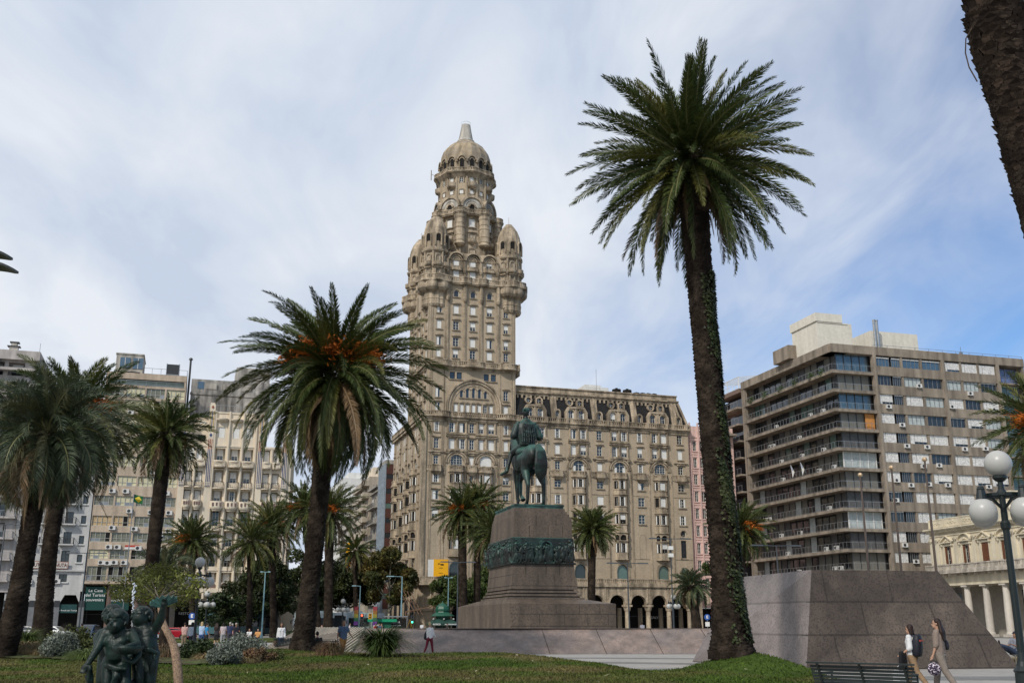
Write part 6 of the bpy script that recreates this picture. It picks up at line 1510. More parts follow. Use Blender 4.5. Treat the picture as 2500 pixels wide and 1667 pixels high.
    leg([(.24,-.05,1.15),(.26,.02,.85),(.265,-.22,.50),(.27,-.2,.15),(.285,-.13,.05)],[.20,.15,.068,.052,.055])
    for x,y in ((-.285,.02),(.285,-.1)): m.cyl(K(x,y,0.0),K(x,y,.09),.085*k,.06*k,14)
    # fore legs: one planted, one lifted
    leg([(-.15,1.2,1.0),(-.13,1.22,.62),(-.09,1.22,.16),(-.09,1.27,.05)],[.13,.075,.05,.055]); m.cyl(K(-.09,1.3,0),K(-.09,1.3,.09),.08*k,.055*k,12)
    leg([(.15,1.25,1.0),(.13,1.55,.78),(.08,1.38,.42),(.10,1.30,.32)],[.13,.075,.05,.05]); m.cyl(K(.11,1.20,.27),K(.1,1.32,.38),.085*k,.05*k,12)
    C_((0,.2,.84),(0,.6,.80),.12,.16)
    horse=organic('horse',m,BRONZE,Sx,.07,5)
    m=MB()
    for i in range(9):
        a=(i-4)*.028; m2=[K(.02+a*.3,-.36,1.42),K(.04+a*1.1,-.50,1.25),K(.05+a*1.6,-.53,.95),K(.07+a*1.5,-.45,.66+.02*abs(i-4)),K(.08+a*.9,-.38,.52+.03*abs(i-4))]
        for p,q,r1,r2 in zip(m2[:-1],m2[1:],(.05,.06,.055,.04),(.06,.055,.04,.018)): cap(m,p,q,r1*k,r2*k,8)
    organic('tail',m,BRONZE,horse,.045,2)
    # saddle cloth
    m=MB(); ell(m,K(0,.62,1.36),(.36*k,.36*k,.2*k),None,14); ell(m,K(-.30,.75,1.15),(.07*k,.3*k,.28*k),None,12); ell(m,K(.30,.75,1.15),(.07*k,.3*k,.28*k),None,12); organic('saddle_cloth',m,BRONZE,horse,.06,3)
    # rider
    KX[0]=2.6
    m=MB(); z0=1.5
    for a,b,r1,r2 in [((0,.62,z0+.0),(0,.66,z0+.25),.17,.16),((0,.66,z0+.25),(0,.68,z0+.5),.17,.19)]: C_(a,b,r1,r2)
    E_((0,.66,z0+.42),(.26,.16,.26)); E_((0,.66,z0+.56),(.27,.13,.12)); C_((0,.68,z0+.6),(0,.70,z0+.74),.07,.065); E_((0,.71,z0+.86),(.098,.115,.135)); E_((0,.76,z0+.80),(.06,.08,.07))
    for s in (-1,1):
        C_((s*.25,.66,z0+.57),(s*.33,.66,z0+.28),.085,.07); C_((s*.33,.66,z0+.28),(s*.2,.92,z0+.22),.065,.045); E_((s*.17,.98,z0+.22),(.05,.06,.045))
        C_((s*.12,.65,z0+.02),(s*.34,.98,z0-.12),.13,.10); C_((s*.36,.98,z0-.12),(s*.52,.92,z0-.55),.085,.06); C_((s*.52,.90,z0-.58),(s*.64,1.10,z0-.64),.055,.045)
        E_((s*.09,.71,z0+.86),(.03,.03,.045))
    rider=organic('rider',m,BRONZE,Sx,.045,3)
    # cape with folds, broad over the shoulders, short sleeves flaring
    m=MB(); n=40; rows=[(.70,.10,.10),(.63,.19,.13),(.57,.28,.16),(.47,.34,.19),(.30,.33,.22),(.14,.27,.24),(.02,.23,.26)]
    vs=[];
    for (zz,rx,ry) in rows:
        for i in range(n):
            t=2*math.pi*i/n; f=1+.06*math.sin(t*11)*(.62-zz)*2.2; vs.append(K(rx*f*math.cos(t),.66+ry*f*math.sin(t),z0+zz))
    fs=[(j*n+i,j*n+(i+1)%n,(j+1)*n+(i+1)%n,(j+1)*n+i) for j in range(len(rows)-1) for i in range(n)]+[tuple(range(n))[::-1],tuple(range((len(rows)-1)*n,len(rows)*n))]
    m.add(vs,fs); 
    for s in (-1,1): cap(m,K(s*.30,.64,z0+.5),K(s*.40,.62,z0+.26),.10*k,.125*k,10)
    for i in range(7): x=(i-3)*.05; cap(m,K(x,.45,z0+.56),K(x*1.5,.37,z0+.08),.016*k,.022*k,6)
    organic('cape',m,BRONZE,rider,.045,1)
    m=MB(); ell(m,K(0,.70,z0+.91),(.105*k,.12*k,.10*k),None,12)
    for i in range(10): ell(m,K(.08*math.cos(i),.66+.07*math.sin(i*1.7),z0+.90+.04*math.sin(i*2.3)),(.035*k,.035*k,.035*k),None,6)
    organic('hair',m,BRONZEG,rider,.045,2)
build_monument()
# ---------------- broadleaf trees, shrubs, tufts ----------------
LF={'dark':mk('leaf_dark',(.022,.034,.010),.6,var=.3,scale=.5,rand=.55,col2=(.045,.055,.014),transl=.2),
    'mid':mk('leaf_mid',(.045,.075,.018),.6,var=.3,scale=.5,rand=.5,col2=(.075,.095,.025),transl=.25),
    'autumn':mk('leaf_autumn',(.045,.055,.014),.6,var=.3,scale=.35,rand=.5,col2=(.12,.085,.02),transl=.25),
    'lime':mk('leaf_lime',(.14,.15,.03),.6,var=.2,scale=1,rand=.6,col2=(.09,.10,.025),transl=.3),
    'silver':mk('leaf_silver',(.17,.19,.155),.75,var=.2,scale=1.5,rand=.5,col2=(.10,.115,.085)),
    'olive':mk('leaf_olive',(.075,.085,.025),.7,var=.25,scale=1,rand=.5,col2=(.05,.065,.018)),
    'deep':mk('leaf_deep',(.018,.034,.010),.55,var=.2,scale=1,rand=.6,col2=(.03,.045,.012)),
    'straw':mk('blade_straw',(.25,.18,.085),.8,var=.2,scale=2,rand=.4,col2=(.14,.11,.05)),
    'rust':mk('blade_rust',(.15,.085,.045),.8,var=.2,scale=2,rand=.4,col2=(.09,.07,.035)),
    'gblade':mk('blade_green',(.035,.062,.014),.55,var=.2,scale=2,rand=.45,col2=(.06,.085,.02)),
    'fblade':mk('blade_fresh',(.07,.10,.022),.7,var=.2,scale=2,rand=.45)}
BRK=mk('tree_bark',(.10,.085,.065),.95,var=.3,scale=3,fine=.3,fscale=14,bump=.8,bscale=20)
BRKL=mk('plane_bark',(.30,.28,.22),.9,var=.3,scale=3,col2=(.16,.14,.10))
def leaves(rg,centers,radii,n,size,flat=.7):
    c=rg.integers(0,len(centers),n) if True else 0
    w=radii**2; c=rg.choice(len(centers),n,p=w/w.sum()); d=nrm(rg.normal(0,1,(n,3))); rr=radii[c]*(rg.random(n)**.45)
    p=centers[c]+d*rr[:,None]*[1,1,flat]; a=nrm(rg.normal(0,1,(n,3))); b=nrm(np.cross(a,rg.normal(0,1,(n,3)))); s=size*(.6+.8*rg.random(n))[:,None]
    return np.stack([p-a*s,p+b*s*.55,p+a*s,p-b*s*.55],1).reshape(-1,3),np.arange(n*4).reshape(-1,4)
def tree(name,label,base,h,w,mat,seed,n=9000,leaf=.16,trunk_h=.35,tr=.18,bark=None,group=None,cat='tree',clumps=26,flat=.8,lean=0,kind=None):
    rg=np.random.default_rng(seed); T=thing(name,label,cat,base,0,group); z0=h*trunk_h
    m=MB(); top=Vector((lean,0,h*.72)); prev=Vector((0,0,-.1)); k=6
    pts=[Vector((lean*(i/k)**1.5+rg.normal(0,.05)*i*.4,rg.normal(0,.05)*i*.4,h*.72*i/k)) for i in range(k+1)]
    for i in range(k): m.cyl(pts[i],pts[i+1],tr*(1-.13*i),tr*(1-.13*(i+1)),9)
    cs=[];rs=[]
    for i in range(clumps):
        f=rg.random(); zz=z0+(h-z0)*(.12+.80*f); env=math.sin(math.pi*min(1,.18+f*.80))**.6; a=rg.random()*6.283; r_=w/2*env*(.35+.55*rg.random()**.5)
        c=Vector((lean*zz/h+r_*math.cos(a),r_*math.sin(a),zz)); cs.append(c); rs.append(w*.10+w*.11*rg.random())
        if i%2==0:
            j=min(k,max(1,int((zz*.75)/(h*.72)*k))); s=pts[j]; mid=s.lerp(c,.5)+Vector((0,0,-.1*w/4)); m.cyl(s,mid,tr*.35,tr*.22,6); m.cyl(mid,c,tr*.22,tr*.07,5)
    m.build('trunk',bark or BRK,T,smooth=True)
    V,Q=leaves(rg,np.array([tuple(c) for c in cs]),np.array(rs),n,leaf,flat); npmesh('crown',V,Q,mat,parent=T)
    return T
def bush(name,label,base,rx,ry,h,mat,seed,n=4000,leaf=.05,group=None,cat='shrub',lump=14,extra=None):
    rg=np.random.default_rng(seed); T=tag(ob(name,None,None,base),label,cat,group)
    cs=[];rs=[]
    for i in range(lump):
        a=rg.random()*6.283; r_=rg.random()**.5; z=h*(.25+.5*rg.random())*(1-.45*r_); cs.append((rx*r_*math.cos(a)*.78,ry*r_*math.sin(a)*.78,z)); rs.append(h*(.26+.16*rg.random()))
    V,Q=leaves(rg,np.array(cs),np.array(rs),n,leaf,.85); V[:,2]=np.maximum(V[:,2],.0); npmesh('foliage',V,Q,mat,parent=T)
    m=MB()
    for c in cs: m.cyl((c[0]*.3,c[1]*.3,-.05),(c[0]*.9,c[1]*.9,c[2]),.03,.012,5)
    m.build('stem',BRK,T); return T
def tuft(name,label,base,r,h,mat,seed,n=900,w=.02,droop=1.0,group=None,cat='ornamental grass'):
    rg=np.random.default_rng(seed); a=rg.random(n)*6.283; el=R(90)-np.abs(rg.normal(0,.42,n))-.05; L=h*(.7+.5*rg.random(n)); b0=np.stack([np.cos(a)*.12*r,np.sin(a)*.12*r,0*a],-1)*rg.random((n,1))*2
    seg=5; P=[b0]; e=el.copy(); d0=np.stack([np.cos(a),np.sin(a)],-1)
    for i in range(seg): P.append(P[-1]+np.stack([d0[:,0]*np.cos(e)*r/h*1.2,d0[:,1]*np.cos(e)*r/h*1.2,np.sin(e)],-1)*(L/seg)[:,None]); e=e-(.28+.35*rg.random(n))*droop
    side=np.stack([-np.sin(a),np.cos(a),0*a],-1); VV=[]
    for i,p in enumerate(P): ww=w*(1-i/seg*.9); VV+= [p-side*ww,p+side*ww]
    V=np.stack(VV,1).reshape(-1,3); V[:,2]=np.maximum(V[:,2],.0); k=2*(seg+1); q=(np.arange(n)[:,None,None]*k+np.array([[2*i,2*i+1,2*i+3,2*i+2] for i in range(seg)])[None]).reshape(-1,4)
    o=npmesh(name,V,q,mat); o.location=base; return tag(o,label,cat,group)
def gp(x,y,Y,z=None):
    p=at(x,y,Y); p.z=0.0 if z is None else z; return p
def onlawn(x,y,Y):
    p=at(x,y,Y); p.z=float(lawn_h(np.array([p.x]),np.array([p.y]))[0]); return p
# street trees
tree('plane_tree','dark broad plane tree in the avenue mouth left of a pale trunked one',gp(850,1520,176),11.5,9.5,LF['dark'],1,n=15000,leaf=.26,tr=.28)
tree('plane_tree','pale trunked plane tree with browning top before the palace corner',gp(948,1520,163),13.4,8.2,LF['autumn'],2,n=15000,leaf=.23,tr=.26,bark=BRKL,trunk_h=.3)
tree('plane_tree','bright green tree beside the green kiosk before the palace',gp(1098,1520,160),9.0,7.0,LF['mid'],3,n=11000,leaf=.22,tr=.2)
tree('plane_tree','green tree between the palm trunks left of the pedestal',gp(1190,1520,161),9.5,8,LF['mid'],4,n=8000,leaf=.22,tr=.2)
tree('street_tree','low dark tree before the recessed ground floor of the cream block',gp(585,1520,148),8.6,8,LF['dark'],5,n=10000,leaf=.2,tr=.18,trunk_h=.15)
tree('street_tree','dark tree between two slim palm trunks before the cream block',gp(645,1520,150),11.0,8.5,LF['dark'],6,n=10000,leaf=.22,tr=.2,trunk_h=.2)
tree('street_tree','dark tree right of the cream block behind the large leaning trunk',gp(730,1520,160),12.5,9,LF['dark'],7,n=11000,leaf=.22,tr=.2,trunk_h=.2)
tree('plane_tree','dark tree deep in the avenue beside the parked buses',gp(800,1520,190),12.5,10,LF['dark'],8,n=10000,leaf=.25,tr=.22,trunk_h=.2)
tree('street_tree','low dark hedge like tree left of the lamp with five globes',gp(530,1520,140),5.2,6,LF['deep'],9,n=6000,leaf=.2,tr=.15,trunk_h=.1)
tree('shrub_tree','low spreading tree with small yellow green leaves behind the cherub statue',gp(372,1560,62),4.95,5.6,LF['lime'],10,n=5200,leaf=.075,tr=.07,trunk_h=.52,clumps=34,flat=.6)
tree('plane_tree','tree behind the pink building seen over the ivy trunk',gp(1765,1520,150),14,5,LF['mid'],12,n=4000,leaf=.2,tr=.15)
# crooked slender trunk in the foreground
def crooked():
    pts=[at(437,1700,15.2),at(436,1667,15.2),at(430,1600,15.3),at(420,1562,15.4),at(407,1540,15.4),at(397,1520,15.5),at(392,1490,15.6),at(388,1462,15.7)]
    b=Vector((pts[0].x,pts[0].y,float(lawn_h(np.array([pts[0].x]),np.array([pts[0].y]))[0]))); T=thing('slender_tree','slender crooked speckled trunk leaning beside the cherub statue','tree',b)
    P=[Vector((0,0,-.1))]+[p-b for p in pts]; V,Q,C,rr,s=trunk_mesh([tuple(p) for p in P],[.075,.07,.065,.062,.06,.058,.05,.042,.03],np.random.default_rng(3),.03,14,.006); npmesh('trunk',V,Q,mk('speckled_bark',(.26,.175,.115),.9,var=.2,fine=.4,fscale=60,speck=.7,speckcol=(.07,.05,.035),spscale=70),parent=T,smooth=True)
    m=MB(); rg=random.Random(2); tip=P[-1]; cs=[];rs=[]
    for i in range(14):
        a=rg.random()*6.28; e=tip+Vector((math.cos(a)*.5*rg.random()*1.2,math.sin(a)*.5,.05+.35*rg.random())); m.cyl(tip,e,.012,.004,5); cs.append(tuple(e)); rs.append(.14)
    m.build('twigs',BRK,T); V,Q=leaves(np.random.default_rng(8),np.array(cs),np.array(rs),500,.03); npmesh('crown',V,Q,LF['lime'],parent=T)
crooked()
# shrubs and grasses along the bed
bush('silver_shrub','large grey silver shrub right of the left palm trunks',onlawn(146,1603,42),.75,.7,1.12,LF['silver'],21,n=9000,leaf=.042,lump=22)
bush('silver_shrub','wide grey silver shrub before the walking crowd, taller half',onlawn(590,1608,40.5),.98,.7,1.12,LF['silver'],22,n=10000,leaf=.042,lump=24)
bush('silver_shrub','lower grey silver shrub in front of the wide one',onlawn(548,1617,38.3),.55,.5,.80,LF['silver'],23,n=5500,leaf=.040,lump=14)
bush('brown_shrub','thin brownish shrub at the right end of the grey silver shrubs',onlawn(632,1610,39.5),.8,.5,.62,LF['rust'],24,n=2600,leaf=.040)
bush('green_shrub','dark green hedge bush behind the crooked trunk',onlawn(477,1603,42),.82,.6,.85,LF['deep'],25,n=8000,leaf=.05,lump=20)
bush('green_shrub','small leafy shrub with pale leaves before the woman in blue jeans',onlawn(668,1607,40.5),.36,.3,.52,LF['olive'],26,n=1500,leaf=.045)
bush('olive_shrub','olive green bush between silver shrub and cherub statue',onlawn(205,1603,42.5),.75,.5,.75,LF['olive'],27,n=3500,leaf=.05)
bush('olive_shrub','yellow green bush behind the large grey silver shrub',onlawn(170,1585,48),.8,.5,1.35,LF['olive'],28,n=3500,leaf=.055)
tuft('straw_grass','straw coloured fountain grass between the two left palm trunks',onlawn(56,1598,43.5),.85,.95,LF['straw'],31,2600,.018,1.3)
tuft('green_grass','tall green grass clump behind the straw coloured grass',onlawn(58,1570,50),1.2,1.7,LF['fblade'],32,1400,.022,.9)
tuft('rust_grass','reddish brown grass clump behind the crooked trunk',onlawn(400,1604,42),.75,.85,LF['rust'],33,2400,.018,1.2)
tuft('straw_grass','yellowed grass clump beside the cherub statue',onlawn(215,1610,40),.95,.75,LF['fblade'],34,1600,.018,1.3)
tuft('rust_grass','brown grass tuft in front of the man in the blue shirt',onlawn(806,1609,43),.66,.86,LF['rust'],35,1900,.014,1.0)
tuft('sword_leaf_clump','large dark green sword leaved clump before the granite wall',onlawn(930,1609,43),1.4,1.62,LF['gblade'],36,1500,.030,.8)
for k,(x,y,Y) in enumerate([(250,1606,41),(330,1600,43),(360,1604,42),(600,1612,39),(505,1608,41),(90,1600,43)]):
    tuft('dry_grass','low mixed grass tuft number in the planting bed' if 0 else ['olive tuft left of the cherub statue heads','olive tuft behind the cherub statue','olive tuft right behind the cherub statue','dry tuft at the foot of the wide silver shrub','dry tuft between hedge and silver shrub','dry tuft at the mound of the second palm'][k],onlawn(x,y,Y),.6,.5,LF['fblade'] if k<3 else LF['straw'],80+k,700,.014,1.3,group='small tufts in the planting bed')
bush('green_shrub','low green bush by the path beyond the woman in blue jeans',gp(702,1556,90),1.4,1,1.5,LF['deep'],29,n=2500,leaf=.08)
tuft('dry_grass','thin dry tuft at the foot of the garden chair',gp(2478,1600,46.5),.5,.6,LF['straw'],37,120,.008,.9)

# ---------------- lamps, poles, signs ----------------
def globe_lamp(label,base,h,group,glow=0):
    T=thing('globe_lamp',label,'street lamp',base,R(20),group)
    m=MB(); m.lathe([(.24,0),(.24,.12),(.2,.16),(.19,.55),(.22,.6),(.14,.7),(.11,.8),(.085,1.0),(.075,h*.66),(.11,h*.67),(.11,h*.69),(.075,h*.70),(.07,h*.80),(.12,h*.815),(.07,h*.83),(.06,h*.86),(.11,h*.865),(.16,h*.875),(.16,h*.885)],(0,0),16,caps=True)
    m.build('post',LAMPG,T,smooth=False)
    m=MB(); n=4
    for k in range(n):
        a=math.pi/2*k; c,s=math.cos(a),math.sin(a); z=h*.80
        m.cyl((0,0,z-.32),(c*.30,s*.30,z-.05),.03,n=6); m.cyl((c*.30,s*.30,z-.05),(c*.62,s*.62,z),.03,n=6); m.cyl((0,0,z),(c*.62,s*.62,z),.028,n=6); m.cyl((c*.62,s*.62,z+.12),(c*.62,s*.62,z-.12),.09,.13,n=10)
        m.ball((c*.62,s*.62,z+.14),.09,8)
    for i in range(20):
        a=2*math.pi*i/20; b=2*math.pi*(i+1)/20; m.bar((.45*math.cos(a),.45*math.sin(a),h*.80+.02),(.45*math.cos(b),.45*math.sin(b),h*.80+.02),.05,.06)
    m.build('bracket',LAMPG,T)
    G=MB(); G.ball((0,0,0),.31,24); me=bpy.data.meshes.new('globe'); me.from_pydata(G.v,[],G.f); me.materials.append(GLOBE); me.polygons.foreach_set('use_smooth',[True]*len(G.f))
    ob('globe',me,T,(0,0,h*.885+.29))
    for k in range(n): a=math.pi/2*k; ob('globe',me,T,(math.cos(a)*.62,math.sin(a)*.62,h*.80-.38))
    return T
def basept(x,ytop,Y): p=at(x,ytop,Y); return Vector((p.x,p.y,0)),p.z
b,z=basept(2432,1095,24.4); globe_lamp('large dark green lamp with white globes at the right edge',b,z+.0,'globe lamps on the plaza')
b,z=basept(490,1358,64); globe_lamp('lamp with white globes standing behind the silver shrub',b,z,'globe lamps on the plaza')
b,z=basept(507,1443,112); globe_lamp('smaller lamp with white globes right of the one behind the shrub',b,z,'globe lamps on the plaza')
b,z=basept(838,1462,140); globe_lamp('distant globe lamp in front of the parked buses',b,z,'globe lamps on the plaza')
b,z=basept(1643,1450,128); globe_lamp('globe lamp before the palace arcade, near the pink building',b,z,'globe lamps on the plaza')
def twin_pole(label,x,ytop,Y,mat,w=2.6,group=None,boxes=0,r=.08,arms=2):
    b,z=basept(x,ytop,Y); T=thing('street_light',label,'street light',b,R(10),group); m=MB(); m.cyl((0,0,0),(0,0,z),r,r*.6,10); m.cyl((0,0,0),(0,0,.5),r*1.5,r*1.5,10); m.build('pole',mat,T)
    for s in ((-1,1) if arms==2 else (-1,)):
        q=MB(); q.bar((0,0,z),(s*w*.3,0,z+.05),.07); q.frustum((min(s*w*.25,s*w*.5),max(s*w*.25,s*w*.5),-.16,.16),(min(s*w*.27,s*w*.48),max(s*w*.27,s*w*.48),-.1,.1),z-.02,z+.1); q.build('lamp_head',mat,T)
    for k in range(boxes): q=MB(); q.box(-.25,.25,-.25,.25,z-1.2-k*.8,z-.8-k*.8); q.build('camera_box',WHITEP,T)
    return T
DP=mk('dark_grey_pole',(.055,.065,.075),.5,var=.1)
twin_pole('dark pole with two flat lamp heads and boxes near the palace right end',1636,1315,118,DP,5.0,'dark twin arm lights',2)
twin_pole('dark twin arm light before the palace arcade, right of the pedestal',1532,1375,112,DP,4.6,'dark twin arm lights')
twin_pole('dark twin arm light between the palms left of the pedestal',1118,1372,118,DP,4.0,'dark twin arm lights')
twin_pole('dark twin arm light in front of the white arcaded building',212,1350,110,DP,4.0,'dark twin arm lights')
twin_pole('tall dark light at the far left in front of the grey block',14,1280,105,DP,3.0,'dark twin arm lights')
twin_pole('twin arm light before the balconies of the concrete building',1895,1332,98,DP,5.0,'dark twin arm lights')
twin_pole('dark thin light pole with stickers behind the woman in jeans',686,1372,150,DP,3,'dark twin arm lights')
twin_pole('pale blue pole with one lamp arm before the palace corner',982,1407,150,CYANP,4.5,'pale blue poles',arms=1,r=.13)
twin_pole('pale blue pole between the dark trees left of the palace',880,1430,150,CYANP,2.4,'pale blue poles',arms=1,r=.08)
twin_pole('pale blue pole in front of the bright green tree',1095,1410,152,CYANP,1.2,'pale blue poles',r=.09)
twin_pole('pale blue pole between two slim palms before the cream block',648,1396,128,CYANP,1.2,'pale blue poles',r=.11)
# modern light whose leaf shaped heads enter at the left edge
def leaflight():
    T=thing('street_light','dark leaf shaped lamp heads reaching in at the left edge','street light',(-11.3,20,0)); m=MB(); m.cyl((0,0,0),(0,0,9.2),.12,.07,12); m.build('pole',DP,T)
    for (x,y,x2,y2,w) in ((-70,625,32,630,26),(-70,652,46,663,24)):
        a=at(x,y,20)-Vector((-11.3,20,0)); b=at(x2,y2,20.3)-Vector((-11.3,20,0)); q=MB(); n=10; top=[];bot=[]
        d=b-a; nn=Vector((0,.35,1)).normalized()*.0; wv=Vector((-.03,.20,-.02))
        for i in range(n+1):
            t=i/n; ww=math.sin(math.pi*min(1,.08+t*.92))**.7; c=a+d*t+Vector((0,0,.10*math.sin(math.pi*t))); top.append(c+wv*ww); bot.append(c-wv*ww)
        V=top+bot+[p-Vector((0,0,.05)) for p in top+bot]; N=n+1
        fs=[(i,i+1,N+i+1,N+i) for i in range(n)]+[(2*N+i,3*N+i,3*N+i+1,2*N+i+1) for i in range(n)]+[(i,2*N+i,2*N+i+1,i+1) for i in range(n)]+[(N+i,N+i+1,3*N+i+1,3*N+i) for i in range(n)]
        q.add(V,fs); q.build('lamp_head',mk('lamp_head_grey',(.10,.10,.085),.4,var=.1),T)
        q=MB(); q.bar((0,0,a.z-.3),a,.07); q.build('arm',DP,T)
leaflight()
def flagpole(label,x,ytop,Y): 
    b,z=basept(x,ytop,Y); T=thing('flagpole',label,'flagpole',b,0,'flagpoles behind the granite block'); m=MB(); m.cyl((0,0,0),(0,0,z-.12),.075,.045,10); m.build('pole',mk('brown_pole',(.10,.075,.06),.4,var=.1),T); m=MB(); m.ball((0,0,z-.02),.12,12); m.build('finial',mk('brass_ball',(.55,.40,.25),.3,metal=.5),T)
flagpole('leftmost of three brown flagpoles above the granite block',2100,1158,52)
flagpole('middle one of three brown flagpoles above the granite block',2176,1140,50)
flagpole('right flagpole of three, crossing the yellow palace corner',2257,1120,48)
# green, yellow and blue flag
T=thing('flagpole','thin pole with small green, yellow and blue flag by the beige office block','flagpole',(at(327,1207,140).x,140,0)); z=at(327,1205,140).z
m=MB(); m.cyl((0,0,0),(0,0,z),.06,n=6); m.build('pole',METALG,T)
def wavef(x,zz): return Vector((x,.25*math.sin(x*3),zz-.25*x))
m=MB()
for i in range(6):
    x0,x1=i*.22,(i+1)*.22; m.add([wavef(x0,z-1.1),wavef(x1,z-1.1),wavef(x1,z-.05),wavef(x0,z-.05)],[(0,1,2,3)],0)
m.add([wavef(.12,z-.58)-Vector((0,.02,0)),wavef(.62,z-1.0)-Vector((0,.02,0)),wavef(1.15,z-.58)-Vector((0,.02,0)),wavef(.62,z-.15)-Vector((0,.02,0))],[(0,1,2,3)],1)
c0=wavef(.63,z-.57)-Vector((0,.04,0)); m.add([c0+Vector((.2*math.cos(t*math.pi/5),0,.2*math.sin(t*math.pi/5))) for t in range(10)],[tuple(range(10))],2)
m.build('flag',[mk('flag_green',(.008,.09,.03),.7),mk('flag_yellow',(.42,.33,.02),.7),mk('flag_blue',(.05,.14,.42),.7)],T)

# kiosk
def kiosk():
    b=gp(1080,1520,150); T=thing('kiosk','dark green onion domed kiosk with white lettering and globe lights','kiosk',b,R(12)); T.scale=(.56,)*3; 
    oc=lambda r,z:[(r*math.cos(R(22.5+45*k)),r*math.sin(R(22.5+45*k))) for k in range(8)]
    m=MB(); m.lathe([(2.0,0),(2.0,2.6)],(0,0),8,0,22.5,382.5); m.build('body',mk('kiosk_dark',(.01,.035,.025),.5),T)
    m=MB(); m.box(-3.6,3.6,-3.6,-3.45,2.65,3.15); m.box(-3.6,-3.45,-3.6,2,2.65,3.15); m.box(3.45,3.6,-3.6,2,2.65,3.15); m.add([(-3.6,-3.6,3.15),(3.6,-3.6,3.15),(1.6,-1.6,4.3),(-1.6,-1.6,4.3),(-3.6,3.6,3.15),(3.6,3.6,3.15),(1.6,1.6,4.3),(-1.6,1.6,4.3)],[(0,1,2,3),(1,5,6,2),(5,4,7,6),(4,0,3,7)]); m.build('awning',mk('awning_green',(.02,.06,.045),.7,var=.15,streak=.3),T)
    m=MB(); m.lathe([(1.6,4.2),(1.6,4.8),(2.9,4.85),(2.9,4.95),(1.7,5.75),(1.6,6.0),(1.75,6.15),(1.75,6.6),(1.5,7.2),(1.0,7.65),(.45,7.95),(.16,8.2),(.1,8.5),(0,8.6)],(0,0),16,ribs=8,ribamp=.04); m.build('roof',GREENM,T)
    text('lettering','KIOSCO',.52,TXTW,T,(-1.9,-3.64,2.9),bold=.015); text('lettering','INDEPENDENCIA',.38,TXTW,T,(1.55,-3.64,2.9),bold=.01)
    for x in (-2.6,0,2.4): m=MB(); m.ball((x,-2.6,4.15),.24,10); m.build('globe_light',GLOBE,T)
    m=MB()
    for k in range(14): m.box(-1.7+k*.25,-1.55+k*.25,-2.1,-2.0,.8+.3*(k%3),1.2+.3*(k%3),k%3)
    m.build('magazines',[mk('paper_red',(.35,.06,.05),.7),mk('paper_blue',(.08,.14,.3),.7),mk('paper_white',(.5,.5,.48),.7)],T)
kiosk()
# traffic lights
def tlight(label,x,Y,col,head,ytop=1502):
    b,z=basept(x,ytop,Y); T=thing('traffic_light',label,'traffic light',b,0,'traffic lights at the avenue crossing'); m=MB(); m.cyl((0,0,0),(0,0,z),.07,n=8); m.build('pole',METALD,T); m=MB(); m.box(-.22,.22,-.2,.1,z-.9,z+.2); m.build('signal_head',head,T)
    for i,zz in enumerate((z+.02,z-.33,z-.68)): 
        m=MB(); m.ball((0,-.2,zz),.12,10); on=(i==0 and col=='r') or (i==2 and col=='g'); m.build('lens',mk('lens_'+('red_on' if col=='r' else 'green_on'),(1,.08,.03) if col=='r' else (.05,1,.5),.4,emit=4) if on else DARK,T)
tlight('traffic light showing red at the avenue crossing',884,148,'r',METALD)
tlight('traffic light showing green before the palace corner',1007,146,'g',METALD,1505)
tlight('traffic light with a yellow housing turned away',904,150,'n',mk('signal_yellow',(.55,.25,.01),.5),1500)
# banners
for lab,x,Y,s in (('rainbow striped banner on a thin pole, left one',876,150,0),('rainbow striped banner on a thin pole beside the green shelter',922,148,1)):
    b,z=basept(x,1480,Y); T=thing('banner_pole',lab,'banner',b,0,'rainbow banners in the avenue mouth'); m=MB(); m.cyl((0,0,0),(0,0,z+.3),.05,n=6); m.build('pole',METALD,T)
    m=MB(); 
    for k in range(5): m.box(-.62,-.05,-.02,.02,z-.5*(k+1),z-.5*k,k)
    m.build('banner',[mk('ban_red',(.25,.04,.05),.7),mk('ban_orange',(.28,.12,.03),.7),mk('ban_yellow',(.28,.24,.04),.7),mk('ban_green',(.04,.13,.07),.7),mk('ban_purple',(.15,.05,.25),.7)],T)
# round pink sign, scaffold-like shelter frame, green newsstand, tripod
m=MB(); m.box(-1.6,1.6,-1,1,0,2.6,1); m.box(-2.7,2.7,-1.5,1.5,2.6,3.1,0); m.box(-1.7,-.5,-1.05,-1,0.6,2.2,2); o=m.build('newsstand',[mk('bright_green',(.01,.28,.14),.5),mk('newsstand_body',(.02,.12,.07),.5),WHITEP]); p=gp(935,1520,150); o.location=p; o.scale=(.75,)*3; tag(o,'bright green flat roofed newsstand in the avenue mouth','newsstand')
T=thing('bus_shelter','dark flat roofed bus shelter with a lit panel right of the green newsstand','bus shelter',gp(963,1520,150)); m=MB(); m.box(-1.7,1.9,-.8,.8,2.6,2.75); [m.bar((x,y,0),(x,y,2.6),.08) for x in (-1.6,1.8) for y in (-.7,.7)]; m.build('frame',METALG,T); m=MB(); m.box(-1.5,1.7,-.6,-.56,.8,2.4); pnl=m.build('panel',DARK,T); text('panel_lettering','PUERTA',.42,TXTW,pnl,(.1,-.62,1.9)); text('panel_lettering','DE LA CIUDADELA',.2,TXTW,pnl,(.1,-.62,1.5))
T=thing('shelter_frame','broken wooden awning frame leaning by the palace corner','awning frame',gp(1000,1520,158)); m=MB(); WD=mk('bare_wood',(.17,.10,.06),.9,var=.2)
for k in range(4): m.bar((-1.6+k*.55,0,6.6-k*.12),(.2+k*.55,0,3.3-k*.1),.1)
